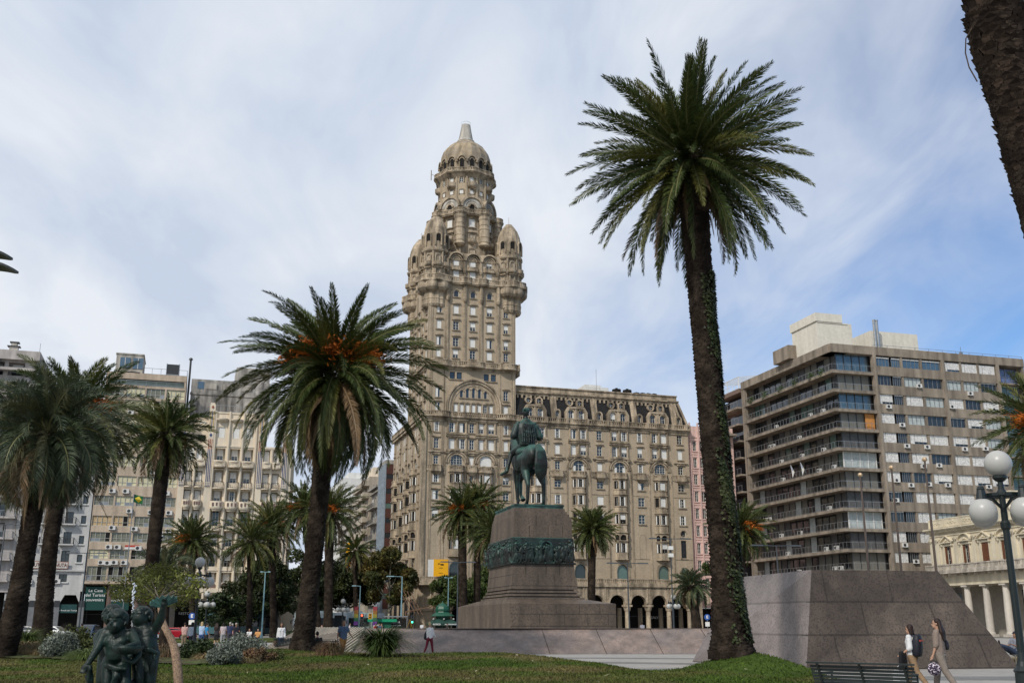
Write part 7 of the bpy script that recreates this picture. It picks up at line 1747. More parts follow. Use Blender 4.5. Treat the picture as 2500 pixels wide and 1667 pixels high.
m.bar((-.6,0,3.4),(5.4,0,4.6),.12); m.bar((-1.5,0,5.3),(1.0,0,4.6),.1); m.bar((5,0,0),(5,0,4.6),.14); m.bar((-.6,0,0),(-.6,0,3.5),.14); m.bar((3.4,0,4.2),(5.6,0,2.6),.1); m.build('beams',WD,T)
T=thing('tripod','yellow wooden tripod standing by the traffic lights','tripod',gp(1001,1520,130)); m=MB(); [m.bar((x,y,0),(0,0,1.9+.3),.07) for x,y in ((-.8,-.3),(.7,-.4),(.1,.8))]; m.build('legs',mk('tripod_yellow',(.5,.28,.03),.6),T)
T=thing('road_sign','small round blue parking sign with a white arrow panel by the pink building','road sign',gp(1727,1520,150)); m=MB(); m.cyl((0,0,0),(0,0,2.9),.05,n=8); m.build('pole',METALG,T); m=MB(); m.cyl((0,-.08,2.6),(0,-.04,2.6),.42,n=20,mi=0); m.box(-.3,.3,-.08,-.04,1.35,1.95,1); sgn=m.build('sign_face',[mk('sign_blue',(.03,.09,.32),.5),WHITEP],T); text('sign_lettering','E',.55,TXTW,sgn,(0,-.1,2.6),bold=.02)
T=thing('road_sign','round blue parking sign behind the crowd near the globe lamp','road sign',gp(468,1520,98)); m=MB(); m.cyl((0,0,0),(0,0,2.5),.04,n=8); m.build('pole',METALG,T); m=MB(); m.cyl((0,-.08,2.35),(0,-.04,2.35),.3,n=20,mi=0); m.box(-.25,.25,-.08,-.04,1.6,2.0,1); sgn=m.build('sign_face',[mk('sign_blue',(.03,.09,.32),.5),WHITEP],T); text('sign_lettering','E',.4,TXTW,sgn,(0,-.1,2.35),bold=.02)

# vehicles
def wheel(T,x,y,r=.33,w=.2):
    m=MB(); m.cyl((x-w/2,y,r),(x+w/2,y,r),r,n=20); t=m.build('wheel',mk('tyre',(.02,.02,.02),.8),T); m=MB(); m.cyl((x-w/2-.01,y,r),(x+w/2+.01,y,r),r*.55,n=14); m.build('rim',METALG,t)
def car(label,base,rz,col,L=4.2,W_=1.75,H=1.45,group='cars parked along the street'):
    T=thing('parked_car',label,'car',base,rz,group); hw=W_/2
    prof=[(-L/2,.32),(-L/2+.05,.75),(-L/2+.25,.92),(-L*.33,.98),(-L*.17,H-.06),(-L*.02,H),(L*.22,H-.03),(L*.36,1.0),(L/2-.12,.92),(L/2,.7),(L/2,.32)]
    # body: sections across the width, tumblehome
    m=MB(); n=len(prof); rowsx=[(-hw,.0),(-hw*1.0,.0),(-hw*.72,1),(hw*.72,1),(hw,0)]
    vs=[]; 
    for sx,ty in ((-1,0),(-.78,1),(.78,1),(1,0)):
        for (y,z) in prof:
            zz=z if ty else min(z,.95)
            vs.append((sx*hw if not ty else sx*hw*(1 if z<1.0 else .95),y,zz if ty else zz*.98))
    fs=[(j*n+i,j*n+(i+1)%n,(j+1)*n+(i+1)%n,(j+1)*n+i) for j in range(3) for i in range(n)]+[tuple(range(n)),tuple(range(3*n,4*n))[::-1]]
    m.add(vs,fs); m.build('body',mk('car_paint_'+'_'.join(str(int(c*99)) for c in col),col,.25,var=.03,spec=.7),T)
    m=MB(); m.prism([(-.01,0)],0,0) if False else None
    for s in (-1,1): m.add([(s*hw*.93,-L*.30,1.0),(s*hw*.90,-L*.16,H-.12),(s*hw*.90,L*.21,H-.12),(s*hw*.93,L*.33,1.02)],[(0,1,2,3)])
    m.add([(-hw*.68,-L*.325,1.0),(hw*.68,-L*.325,1.0),(hw*.62,-L*.178,H-.09),(-hw*.62,-L*.178,H-.09)],[(0,1,2,3)]); m.v[-4:]=[(x,y-.03,z+.02) for x,y,z in m.v[-4:]]
    m.add([(-hw*.68,L*.355,1.0),(hw*.68,L*.355,1.0),(hw*.62,L*.235,H-.1),(-hw*.62,L*.235,H-.1)],[(0,1,2,3)]); m.v[-4:]=[(x,y+.03,z+.02) for x,y,z in m.v[-4:]]
    m.build('windows',GLASS,T)
    for sy in (-L*.31,L*.31):
        for s in (-1,1): wheel(T,s*(hw-.1),sy)
    for s in (-1,1): 
        q=MB(); q.box(s*hw*.6-.16,s*hw*.6+.16,-L/2-.02,-L/2+.06,.68,.84); q.build('tail_light',mk('tail_red',(.4,.02,.02),.3),T)
        q=MB(); q.box(s*hw*.6-.16,s*hw*.6+.16,L/2-.06,L/2+.02,.6,.76); q.build('headlight',WHITEP,T)
    q=MB(); q.box(-.26,.26,-L/2-.03,-L/2+.02,.5,.62); q.build('number_plate',WHITEP,T)
car('dark blue car parked behind the man in black, seen from behind',gp(218,1530,108),R(5),(.04,.07,.12),4.3,1.8,1.6)
car('silver car parked beyond the cherub statue raised arm',gp(386,1530,112),R(8),(.35,.37,.38))
car('red car parked left of the crowd',gp(428,1530,114),R(80),(.32,.01,.02),4.2,1.75,1.3)
car('white car mostly hidden behind the silver shrub on the left',gp(126,1530,110),R(85),(.5,.5,.5))
car('dark car in front of the white arcaded building',gp(68,1530,112),R(85),(.03,.035,.05))
def bus(label,base,rz,col,L=11,H=3.1):
    T=thing('city_bus',label,'bus',base,rz,'buses at the avenue stop'); W_=2.5; m=MB(); m.box(-W_/2,W_/2,0,L,.35,H,0); m.box(-W_/2+.1,W_/2-.1,.1,L-.1,H,H+.12,0); m.box(-.9,.9,2,5,H+.12,H+.35,0); m.build('body',mk('bus_'+label[:5].replace(' ','_'),col,.35,var=.04,spec=.5),T)
    m=MB(); m.box(-W_/2-.01,W_/2+.01,.6,L-.6,1.35,2.5); m.box(-W_/2+.12,W_/2-.12,-.02,.02,1.15,2.75); m.build('windows',GLASS,T)
    m=MB(); m.box(-.8,.8,-.04,-.02,2.5,2.85); m.build('destination_board',DARK,T)
    for y in (2,L-2.4):
        for s in (-1,1): wheel(T,s*(W_/2-.12),y,.48,.28)
    for s in (-1,1): q=MB(); q.box(s*.95-.15,s*.95+.15,-.03,.01,.6,.85); q.build('headlight',WHITEP,T); q=MB(); q.bar((s*1.25,0,2.3),(s*1.5,-.3,2.1),.04); q.box(s*1.5-.08,s*1.5+.08,-.36,-.26,1.7,2.15); q.build('mirror',METALD,T)
bus('silver grey bus with dark windscreen seen right of the palm trunks',gp(826,1530,150),R(-22),(.42,.46,.48))
bus('white and teal bus partly hidden left of the large trunk',gp(716,1530,150),R(-75),(.40,.46,.44))
bus('dark teal bus behind the tree trunks left of the woman in jeans',gp(652,1530,152),R(80),(.05,.12,.13))
# ---------------- people ----------------
def pm(n,c,rough=.8): return mk('cloth_'+n,c,rough,var=.10,scale=6,fine=.08,fscale=30)
SKIN=mk('skin',(.42,.25,.17),.55,var=.05); SKIND=mk('skin_tan',(.27,.15,.095),.55,var=.05)
HAIRD=mk('hair_dark',(.012,.008,.007),.6,var=.3,scale=20); HAIRB=mk('hair_brown',(.022,.011,.008),.6,var=.3,scale=20); HAIRL=mk('hair_blond',(.45,.33,.17),.5,var=.2,scale=20); HAIRG=mk('hair_grey',(.35,.34,.32),.6,var=.1)
def rotx(v,a): return Vector((v.x,v.y*math.cos(a)-v.z*math.sin(a),v.y*math.sin(a)+v.z*math.cos(a)))
def person(label,base,rz,h=1.7,top=None,bottom=None,hair=HAIRD,skin=SKIN,sleeves='short',legs='long',hairlen='short',stride=0.,arms=((8,10),(-8,12)),vox=.02,pose='stand',lean=0,shoes=None,female=False,skirt=None,group=None,loose=1.0,hands=False,headyaw=0,headpitch=0,cap_=None,facing=True):
    """heading along -y when rz=0 (towards the camera); arms = (shoulder swing, elbow bend) for right, left"""
    T=thing('person',label,'person',base,rz,group); s=h/1.72
    hipz=.93; Vv=lambda *a: Vector(a)
    lean_=R(lean)
    def up(v,z0=hipz):    # lean of the trunk
        d=v-Vector((0,0,z0)); return Vector((0,0,z0))+rotx(d,lean_)
    J={}
    legl=[]
    for i,sx in enumerate((-1,1)):
        hip=Vv(sx*.095,0,hipz-.03)
        if pose=='sit':
            knee=hip+Vv(sx*.05,-.42,.02); ank=knee+Vv(0,-.05,-.43)
        elif pose=='feetup':
            knee=hip+Vv(sx*.03,-.38,.20); ank=knee+Vv(0,-.40,.10)
        else:
            a=R(stride)*(1 if i==0 else -1); bend=R(abs(stride)*.9 if a<0 else abs(stride)*.15)+R(3)
            knee=hip+rotx(Vv(0,0,-.42),-a); ank=knee+rotx(Vv(0,0,-.42),-a+bend*(1))
        toe=ank+(Vv(sx*.02,-.15,-.05) if pose!='feetup' else Vv(sx*.02,-.04,.16)); legl.append((hip,knee,ank,toe))
    # keep the lowest foot on the ground
    dz=0
    if pose=='stand': dz=.075-min(l[2].z for l in legl)
    if pose=='sit': dz=.075-min(l[2].z for l in legl)
    if pose=='feetup': dz=-(hipz-.50)
    sh=Vv(0,0,dz)
    sw=.19 if not female else .165
    arml=[]
    for i,sx in enumerate((-1,1)):
        S=up(Vv(sx*sw,0,1.40)); sa,eb=arms[i][:2]; out=R(arms[i][2]) if len(arms[i])>2 else R(9)
        u=rotx(Vv(sx*math.sin(out)*.29,0,-math.cos(out)*.29),-R(sa)); E=S+u; f=rotx(Vv(sx*.02,0,-.25),-R(sa)-R(eb)); W_=E+f; Hn=W_+f.normalized()*.09; arml.append((S,E,W_,Hn))
    neck=up(Vv(0,0,1.45)); head=up(Vv(0,-.015,1.60)); hp=Matrix.Rotation(R(headyaw),3,'Z')@Matrix.Rotation(-R(headpitch),3,'X')
    def P(v): return (v+sh)*s
    M=MB(); C=lambda m,p,q,a,b,n=10: cap(m,P(p),P(q),a*s,b*s,n); El=lambda m,c,r,n=12: ell(m,P(c),(r[0]*s,r[1]*s,r[2]*s),None,n)
    # --- body, one continuous surface
    C(M,up(Vv(-.05,0,.98)),up(Vv(-.07,0,1.32)),.105,.10); C(M,up(Vv(.05,0,.98)),up(Vv(.07,0,1.32)),.105,.10); El(M,up(Vv(0,.01,.93)),(.16,.12,.12)); El(M,up(Vv(0,0,1.36)),(.17,.10,.10))
    C(M,up(Vv(0,.01,1.40)),up(Vv(0,-.0,1.52)),.055,.052)
    hd=lambda x,y,z: head+hp@Vector((x,y,z))
    ell(M,P(hd(0,.01,.03)),(.078*s,.098*s,.10*s),None,14); ell(M,P(hd(0,-.035,-.05)),(.055*s,.062*s,.065*s),None,12); ell(M,P(hd(0,-.098,-.015)),(.013*s,.022*s,.022*s),None,8); 
    for sx in (-1,1): ell(M,P(hd(sx*.08,.01,0)),(.013*s,.02*s,.03*s),None,6)
    for (hip,knee,ank,toe) in legl: C(M,hip,knee,.085,.055); C(M,knee,knee.lerp(ank,.35),.052,.055); C(M,knee.lerp(ank,.35),ank,.055,.036); C(M,ank-Vv(0,0,.02),toe,.04,.03)
    for (S,E,W_,Hn) in arml:
        C(M,S,E,.052,.04); C(M,E,W_,.04,.026)
        d=(Hn-W_).normalized(); El(M,W_+d*.045,(.034,.024,.045) if abs(d.z)>.6 else (.034,.045,.03),8)
        rr=.0085 if hands else .011
        side=Vv(0,1,0) if abs(d.z)>.5 else Vv(1,0,0)
        for k in range(4): o=side*(k-1.5)*.019; a=W_+d*.075+o; L=(.062,.07,.066,.05)[k]; b=a+d*L*.6+Vv(0,-.01,0); C(M,a,b,rr,rr,6); C(M,b,b+d*L*.4+Vv(0,-.012,-.004),rr,rr*.85,6)
        C(M,W_+d*.03-side*.03,W_+d*.085-side*.05,.011,.009,6)
    organic('body',M,skin,T,vox,2) if True else None
    # --- clothing
    if top:
        m=MB(); lo=loose; C(m,up(Vv(-.06,0,.92)),up(Vv(-.085,0,1.32)),.125*lo,.118*lo); C(m,up(Vv(.06,0,.92)),up(Vv(.085,0,1.32)),.125*lo,.118*lo); El(m,up(Vv(0,0,.92)),(.185*lo,.14*lo,.09)); El(m,up(Vv(0,.0,1.37)),(.19,.115*lo,.085)); C(m,up(Vv(0,.02,1.2)),up(Vv(0,.02,1.40)),.12*lo,.09)
        if female: 
            for sx in (-1,1): El(m,up(Vv(sx*.07,-.09,1.27)),(.06,.055,.06),8)
        for (S,E,W_,Hn) in arml:
            if sleeves=='none': continue
            if sleeves=='short': C(m,S,S.lerp(E,.62),.072,.066)
            elif sleeves=='elbow': C(m,S,E,.078,.075); C(m,E,E.lerp(W_,.15),.07,.065)
            else: C(m,S,E,.066,.055); C(m,E,E.lerp(W_,.9),.056,.045)
        organic('top',m,top,T,vox,2)
    if bottom:
        m=MB(); w=1.0*loose; El(m,Vv(0,.01,.94),(.165,.125,.09)); El(m,Vv(0,.025,.86),(.165,.13,.10))
        for (hip,knee,ank,toe) in legl:
            if skirt: continue
            if legs=='long': C(m,hip,knee,.105*w,.078*w); C(m,knee,ank-(ank-knee).normalized()*.02,.078*w,.066*w)
            elif legs=='tight': C(m,hip,knee,.1,.066); C(m,knee,knee.lerp(ank,.4),.064,.064); C(m,knee.lerp(ank,.4),ank,.064,.046)
            else: C(m,hip,hip.lerp(knee,.85),.105,.095)
        if skirt: 
            for k in range(8): a=k*math.pi/4; C(m,Vv(.08*math.cos(a),.05*math.sin(a),.92),Vv(.16*math.cos(a),.13*math.sin(a),.92-skirt),.08,.06,8)
        organic('trousers' if not skirt else 'skirt',m,bottom,T,vox,2)
    if shoes:
        for (hip,knee,ank,toe) in legl:
            m=MB(); d=(toe-ank); C(m,ank-Vv(0,0,.03)-d*.1,toe,.046,.038,8); 
            o=organic('shoe',m,shoes,T,vox*.9,1)
    m=MB(); ell(m,P(hd(0,.028,.05)),(.089*s,.098*s,.098*s),None,14)
    if hairlen=='long':
        for k in range(7): x=(k-3)*.028; C(m,hd(x,.07,.03),up(Vv(x*1.5,.115,1.40)),.05,.05,8); C(m,up(Vv(x*1.5,.115,1.40)),up(Vv(x*1.3,.14,1.18+.02*abs(k-3))),.045,.02,8)
    elif hairlen=='bob':
        for k in range(9): a=math.pi*(k/8); C(m,hd(.07*math.cos(a),.02+.06*math.sin(a),.02),hd(.078*math.cos(a),.025+.07*math.sin(a),-.13),.035,.025,6)
    elif hairlen=='bun': ell(m,P(hd(0,.06,.13)),(.05*s,.05*s,.045*s),None,8)
    elif hairlen=='pony': C(m,hd(0,.11,.06),hd(0,.15,-.12),.035,.018,8)
    organic('hair',m,hair,T,vox*.8,1)
    if cap_: m=MB(); ell(m,P(hd(0,.015,.075)),(.095*s,.108*s,.075*s),None,12); C(m,hd(0,-.09,.06),hd(0,-.15,.05),.03,.02,8); organic('cap',m,cap_,T,vox*.8,1)
    m=MB()
    for sx in (-1,1): m.ball(tuple(P(hd(sx*.03,-.088,.012))),.010*s,6)
    m.build('eyes',HAIRD,T); m=MB(); ell(m,P(hd(0,-.095,-.052)),(.022*s,.008*s,.006*s),None,6); m.build('mouth',mk('lips',(.25,.08,.06),.5),T)
    return T,(lambda v:P(v)),arml,up
def bag(name,label,T,M_,mat,size,strap=None,cat='bag'):
    """a carried thing: stays top-level"""
    m=MB(); m.T=M_; w,d,h=size; n=10
    cap_rows=[(.0,.72),(.06,.92),(.3,1.0),(.7,.97),(.92,.82),(1.0,.5)]
    vs=[];k=16
    for f,sc in cap_rows:
        for i in range(k): 
            t=2*math.pi*i/k; c,s_=math.cos(t),math.sin(t); q=abs(c)**4+abs(s_)**4; r=q**-.25; vs.append((w/2*sc*c*r,d/2*(sc if f<.9 else sc*.8)*s_*r,h*f))
    fs=[(j*k+i,j*k+(i+1)%k,(j+1)*k+(i+1)%k,(j+1)*k+i) for j in range(len(cap_rows)-1) for i in range(k)]+[tuple(range(k))[::-1],tuple(range((len(cap_rows)-1)*k,len(cap_rows)*k))]
    m.add(vs,fs); o=m.build(name,mat,None,smooth=True); o['label']=label; o['category']=cat; return o
def ground(x,y,Y,z=0): p=at(x,y,Y); return Vector((p.x,p.y,z))
WHT=pm('white',(.62,.62,.62)); 
# two women walking on the right
b1=ground(2232,1650,27.4); b2=ground(2300,1650,27.0)
T1,P,arml,up=person('woman with dark bob, white top and tan trousers wearing a black backpack',b1,R(-128),1.60,top=WHT,bottom=pm('tan',(.25,.165,.095)),hair=HAIRB,skin=SKIN,sleeves='elbow',stride=17,arms=((14,25),(-5,60)),vox=.013,female=True,hairlen='bob',shoes=WHT,hands=True,headpitch=-8)
BK=mk('black_nylon',(.014,.015,.022),.55,var=.15,fine=.2,fscale=20)
Mb=Matrix.Translation(b1)@RZ(R(-128))
o=bag('backpack','black backpack with a red stripe on the back of the woman in the white top',T1,Mb@Matrix.Translation(P(Vector((.02,.14,.90))))@Matrix.Rotation(R(-6),4,'X'),BK,(.34,.22,.54),cat='backpack')
m=MB(); m.T=Mb@Matrix.Translation(P(Vector((.02,.15,.90)))); m.box(-.13,.12,.10,.135,.36,.40); m.build('zip_stripe',mk('red_zip',(.75,.08,.03),.5),o)
m=MB(); m.T=Mb; [m.bar(P(Vector((sx*.11,.16,1.40))),P(Vector((sx*.12,.03,1.475))),.045,.015) or m.bar(P(Vector((sx*.12,.03,1.475))),P(Vector((sx*.13,-.13,1.3))),.045,.015) or m.bar(P(Vector((sx*.13,-.13,1.3))),P(Vector((sx*.15,.14,.98))),.04,.012) for sx in (-1,1)]; m.build('strap',BK,o)
# jacket over the arm and a white paper bag
m=MB(); hnd=Mb@P(arml[1][2]); 
for i in range(5): cap(m,hnd+Vector((-.06+.03*i,.02*i-.04,.02)),hnd+Vector((-.10+.045*i,.03*i-.03,-.42-.04*math.sin(i*2))),.05,.055,8)
j=organic('jacket',m,mk('black_cloth',(.012,.012,.014),.8,var=.2),None,.018,2); tag(j,'black jacket hanging from the arm of the woman in the white top','jacket')
m=MB(); c=hnd+Vector((-.14,-.06,-.60)); m.T=Matrix.Translation(c)@RZ(R(12)); m.frustum((-.15,.13,-.06,.06),(-.17,.15,-.07,.07),-.22,.20,0); m.box(-.05,.10,-.075,-.068,-.16,.0,1); m.T=None; pb=m.build('paper_bag',[mk('white_paper',(.6,.6,.6),.7),mk('print_grey',(.30,.32,.33),.7)]); tag(pb,'white paper carrier bag held low by the woman in the white top','carrier bag')
m=MB(); [m.bar(c+Vector((x,0,.2)),hnd+Vector((-.05,-.02,-.2)),.01) for x in (-.12,.1)]; m.build('handle',mk('white_paper',(.6,.6,.6)),pb)
T2,P,arml,up=person('tall woman with long dark hair in loose taupe shirt and trousers',b2,R(-124),1.74,top=pm('taupe',(.225,.175,.145)),bottom=pm('taupe_grey',(.215,.18,.15)),hair=HAIRB,sleeves='elbow',stride=15,arms=((-4,12),(4,15)),vox=.013,female=True,hairlen='long',shoes=pm('shoe_cream',(.5,.45,.38)),loose=1.08,hands=True,headyaw=12)
Mb=Matrix.Translation(b2)@RZ(R(-124)); hnd=Mb@P(arml[1][3])
m=MB(); ell(m,hnd+Vector((.02,0,-.26)),(.17,.09,.16),None,16); tb=m.build('tote_bag',mk('floral_cloth',(.035,.025,.05),.8,var=0,speck=1.0,speckcol=(.62,.55,.60),spscale=24),smooth=True); tag(tb,'small black and white patterned tote held by the taupe dressed woman','bag')
m=MB(); m.archring(0,0,.07,.085,-.01,.01,10); oo=m.build('handle',BK,tb); oo.location=hnd+Vector((.02,0,-.13))
o=bag('shoulder_bag','black shoulder bag on the right side of the taupe dressed woman',T2,Mb@Matrix.Translation(P(Vector((-.22,.06,.98)))),BK,(.12,.26,.26))
m=MB(); m.T=Mb; m.bar(P(Vector((-.21,.02,1.22))),P(Vector((-.13,.0,1.48))),.03,.012); m.bar(P(Vector((-.21,.10,1.22))),P(Vector((-.13,.04,1.48))),.03,.012); m.build('strap',BK,o)
# walkers in the middle distance
bw=ground(1048,1596,58.2); Tw,P,arml,up=person('blond woman in white shirt and dark red trousers by the granite wall',bw,R(150),1.72,top=WHT,bottom=pm('maroon',(.13,.012,.025)),hair=HAIRL,sleeves='long',legs='tight',stride=17,arms=((10,35),(-6,40)),vox=.02,female=True,hairlen='bun',shoes=WHT)
Mb=Matrix.Translation(bw)@RZ(R(150)); bag('shoulder_bag','dark shoulder bag of the blond woman by the granite wall',Tw,Mb@Matrix.Translation(P(Vector((.22,.02,.82))))@Matrix.Rotation(R(10),4,'X'),BK,(.16,.32,.42))
m=MB(); m.T=Mb; m.bar(P(Vector((.20,.1,1.15))),P(Vector((.13,.05,1.46))),.04,.015); tag(m.build('bag_strap',BK),'dark bag strap over the shoulder of the blond woman','bag strap')
bm=ground(836,1604,52.5,.02); Tm,P,arml,up=person('man in blue T shirt and ochre trousers walking left of the sword leaved clump',bm,R(38),1.78,top=pm('slate_blue',(.065,.10,.165)),bottom=pm('ochre',(.30,.14,.035)),hair=HAIRD,skin=SKIND,sleeves='short',legs='long',stride=16,arms=((-10,15,14),(25,28,14)),vox=.018,shoes=WHT,headpitch=12)
Mb=Matrix.Translation(bm)@RZ(R(38)); bag('backpack','dark backpack worn by the man in the blue T shirt',Tm,Mb@Matrix.Translation(P(Vector((0,.2,.98)))),BK,(.30,.18,.46),cat='backpack')
bj=ground(684,1592,62.5); Tj,P,arml,up=person('woman in white shirt and blue jeans walking on the path',bj,R(15),1.68,top=WHT,bottom=pm('jeans',(.018,.045,.11)),hair=HAIRD,skin=SKIND,sleeves='long',stride=10,arms=((-4,10),(4,20)),vox=.02,female=True,hairlen='bob',shoes=WHT)
Mb=Matrix.Translation(bj)@RZ(R(15)); bag('handbag','brown handbag held low by the woman in blue jeans',Tj,Mb@Matrix.Translation(P(Vector((-.27,.0,.36)))),mk('brown_bag',(.22,.12,.06),.7),(.3,.13,.36))
crowd=[(196,1570,74,200,'man in black shirt and dark cap behind the silver shrub on the left',(.015,.015,.018),(.02,.02,.03),HAIRD,'short','short'),
(448,1575,76,190,'woman in pink patterned top and sunglasses left of the lamp',(.50,.32,.28),(.2,.15,.1),HAIRB,'short','bun'),
(466,1580,66,-150,'woman in loose pale blue shirt turned to the lamp post',(.48,.52,.58),(.03,.03,.04),HAIRD,'long','bob'),
(490,1575,74,160,'blond woman with blue bag right of the lamp post',(.35,.45,.6),(.04,.08,.2),HAIRL,'short','bob'),
(502,1575,78,120,'person in bright blue T shirt taking a picture',(.02,.20,.42),(.02,.02,.025),HAIRB,'short','short'),
(527,1572,80,170,'woman with black waistcoat and shorts seen from behind',(.03,.03,.035),(.015,.015,.015),HAIRB,'short','long'),
(543,1570,82,190,'woman in black and white striped top in the crowd',(.45,.38,.38),(.3,.3,.3),HAIRD,'short','bob'),
(559,1570,84,200,'grey haired man in dark blue shirt',(.03,.04,.09),(.05,.05,.06),HAIRG,'short','short'),
(565,1570,87,170,'person in pink shirt behind the man in dark blue',(.50,.25,.32),(.05,.05,.06),HAIRG,'short','short'),
(574,1570,82,30,'older man in black polo looking at his hands',(.02,.02,.03),(.05,.05,.08),HAIRG,'short','short'),
(402,1570,88,190,'person with white cap and pink top beyond the cherub statue',(.55,.06,.14),(.05,.05,.06),HAIRB,'short','short')]
for i,(x,y,Y,rz,lab,c,c2,hr,sl_,hl) in enumerate(crowd):
    b=ground(x,y,Y); person(lab,b,R(rz),1.66+.03*(i%4),top=pm(f'crowd{i}',c),bottom=pm(f'crowdb{i}',c2),hair=hr,sleeves=sl_,hairlen=hl,stride=(4 if i%2 else 10),arms=((4,20),(10,60 if i in (1,4,9) else 15)),vox=.028,legs='short' if i in(4,5) else 'long',female=hl!='short',shoes=None,skin=SKIN if i%3 else SKIND,group='people walking across the plaza',cap_=pm('cap',(.02,.02,.03)) if i==0 else (WHT if i==10 else None))
for i,(x,Y,lab,c) in enumerate([(608,94,'person in white and black sitting beyond the silver shrubs',(.6,.6,.6)),(629,93,'person in orange top sitting beyond the silver shrubs',(.55,.28,.10)),(745,72,'dark clothed person sitting against the big trunk',(.02,.02,.02)),(784,88,'person in white and pink top sitting at the top of the ribbed slope',(.55,.45,.47))]):
    person(lab,ground(x,1560,Y,.3 if i==3 else .0),R(10*i-10),1.65,top=pm(f'sit{i}',c),bottom=pm(f'sitb{i}',(.05,.05,.07)),hair=HAIRD,pose='sit',arms=((30,60),(30,60)),vox=.03,group='people sitting around the plaza')
far=[(917,130,(.30,.03,.02),'person in red shirt beyond the granite wall'),(926,131,(.08,.15,.35),'person in blue shirt beyond the granite wall'),(931,133,(.5,.3,.2),'person in a salmon top beyond the granite wall'),(854,128,(.6,.55,.58),'person with pink rucksack straps behind the man in blue'),(1092,138,(.03,.03,.03),'person in black with an orange bag by the kiosk'),(1030,140,(.6,.6,.62),'person in pale clothes left of the kiosk'),(1568,126,(.65,.6,.62),'man in white T shirt before the palace arcade')]
for i,(x,Y,c,lab) in enumerate(far): person(lab,ground(x,1530,Y),R(30*i),1.7+.02*i,top=pm(f'far{i}',c),bottom=pm('farb',(.04,.04,.05)),hair=HAIRD if i%2 else HAIRB,vox=.035,stride=12,group='people near the street')

# ---------------- benches ----------------
BGREEN=mk('bench_green',(.003,.010,.008),.5,var=.2,scale=4,spec=.6)
def bench(label,base,rz,L=1.9,group='slatted green benches'):
    """faces +y, its curved back towards the viewer"""
    T=thing('park_bench',label,'bench',base,rz,group)
    prof=[(.50,.43),(.40,.455),(.30,.455),(.20,.44),(.10,.425)]; back=[(.02,.46),(-.02,.54),(-.06,.62),(-.10,.70),(-.14,.78),(-.20,.855)]
    m=MB(); [m.box(-L/2,L/2,y-.035,y+.035,z-.012,z+.012) for y,z in prof]; m.build('seat',BGREEN,T)
    m=MB(); [m.bar((-L/2,y,z),(L/2,y,z),.024,.052) for y,z in [(.03-.03*k,.45+.066*k) for k in range(6)]]; m.bar((-L/2-.03,back[-1][0],back[-1][1]),(L/2+.03,back[-1][0],back[-1][1]),.10,.03); m.build('backrest',BGREEN,T)
    for x in (-L/2+.18,0,L/2-.18):
        m=MB(); P_=[(x,.52,.40),(x,.30,.43),(x,.08,.40),(x,.0,.46),(x,-.10,.68),(x,-.19,.84)]
        for a,b in zip(P_[:-1],P_[1:]): m.bar(a,b,.045,.03)
        if x: m.bar((x,.46,0),(x,.36,.42),.045,.03); m.bar((x,-.06,0),(x,.10,.40),.045,.03); m.bar((x,.41,.2),(x,.02,.2),.03,.03)
        m.build('leg' if x else 'brace',BGREEN,T)
        if x:
            m=MB(); m.bar((x,.46,.43),(x,.46,.64),.03); m.bar((x,.48,.65),(x,-.06,.66),.05,.025); m.build('armrest',BGREEN,T)
    return T
p=at(2106,1616,21.7); bench('dark green slatted bench in the lower right corner, its back to us',(p.x,p.y,-.0),R(-42),2.15)
p=at(778,1590,51); bench('green bench behind the big leaning trunk with a person in black',(p.x,p.y,.05),R(5),1.9)
p=at(708,1590,62); bench('green bench showing left of the big leaning trunk',(p.x,p.y,0),R(5),1.9)
p=at(771,1575,51.2); person('person with a dark bun in black sitting on the bench, seen from behind',Vector((p.x,p.y+.28,-.0)),R(180),1.66,top=pm('sitblack',(.012,.012,.014)),bottom=pm('sitb0',(.05,.05,.07)),hair=HAIRD,hairlen='bun',pose='sit',vox=.02)
# man with his feet on the wall, garden chair
b=ground(2462,1590,44.5); b=Vector((b.x+.1,44.2,0)); person('man in grey striped T shirt and cap resting his feet on the granite block',b,R(-72),1.78,top=pm('grey_stripe',(.20,.21,.25)),bottom=pm('navy',(.03,.045,.08)),hair=HAIRD,skin=SKIND,pose='feetup',arms=((35,70),(35,70)),vox=.018,shoes=pm('dark_shoe',(.03,.02,.02)),lean=-14,cap_=pm('cap',(.02,.02,.03)),headpitch=5)
T=thing('garden_chair','pale wrought iron garden chair under the man in the striped shirt','chair',b,R(-72)); CI=mk('pale_iron',(.20,.19,.17),.6)
m=MB(); m.cyl((0,.02,.40),(0,.02,.42),.22,n=16); m.build('seat',CI,T)
m=MB(); m.archring(0,.85,.18,.20,.19,.21,12); [m.bar((x,.20,.42),(x,.20,.86),.02) for x in (-.19,-.1,0,.1,.19)]; m.build('backrest',CI,T)
for x,y in ((-.18,-.14),(.18,-.14),(-.18,.18),(.18,.18)): m=MB(); m.bar((x*1.15,y*1.15,0),(x,y,.4),.022); m.build('leg',CI,T)

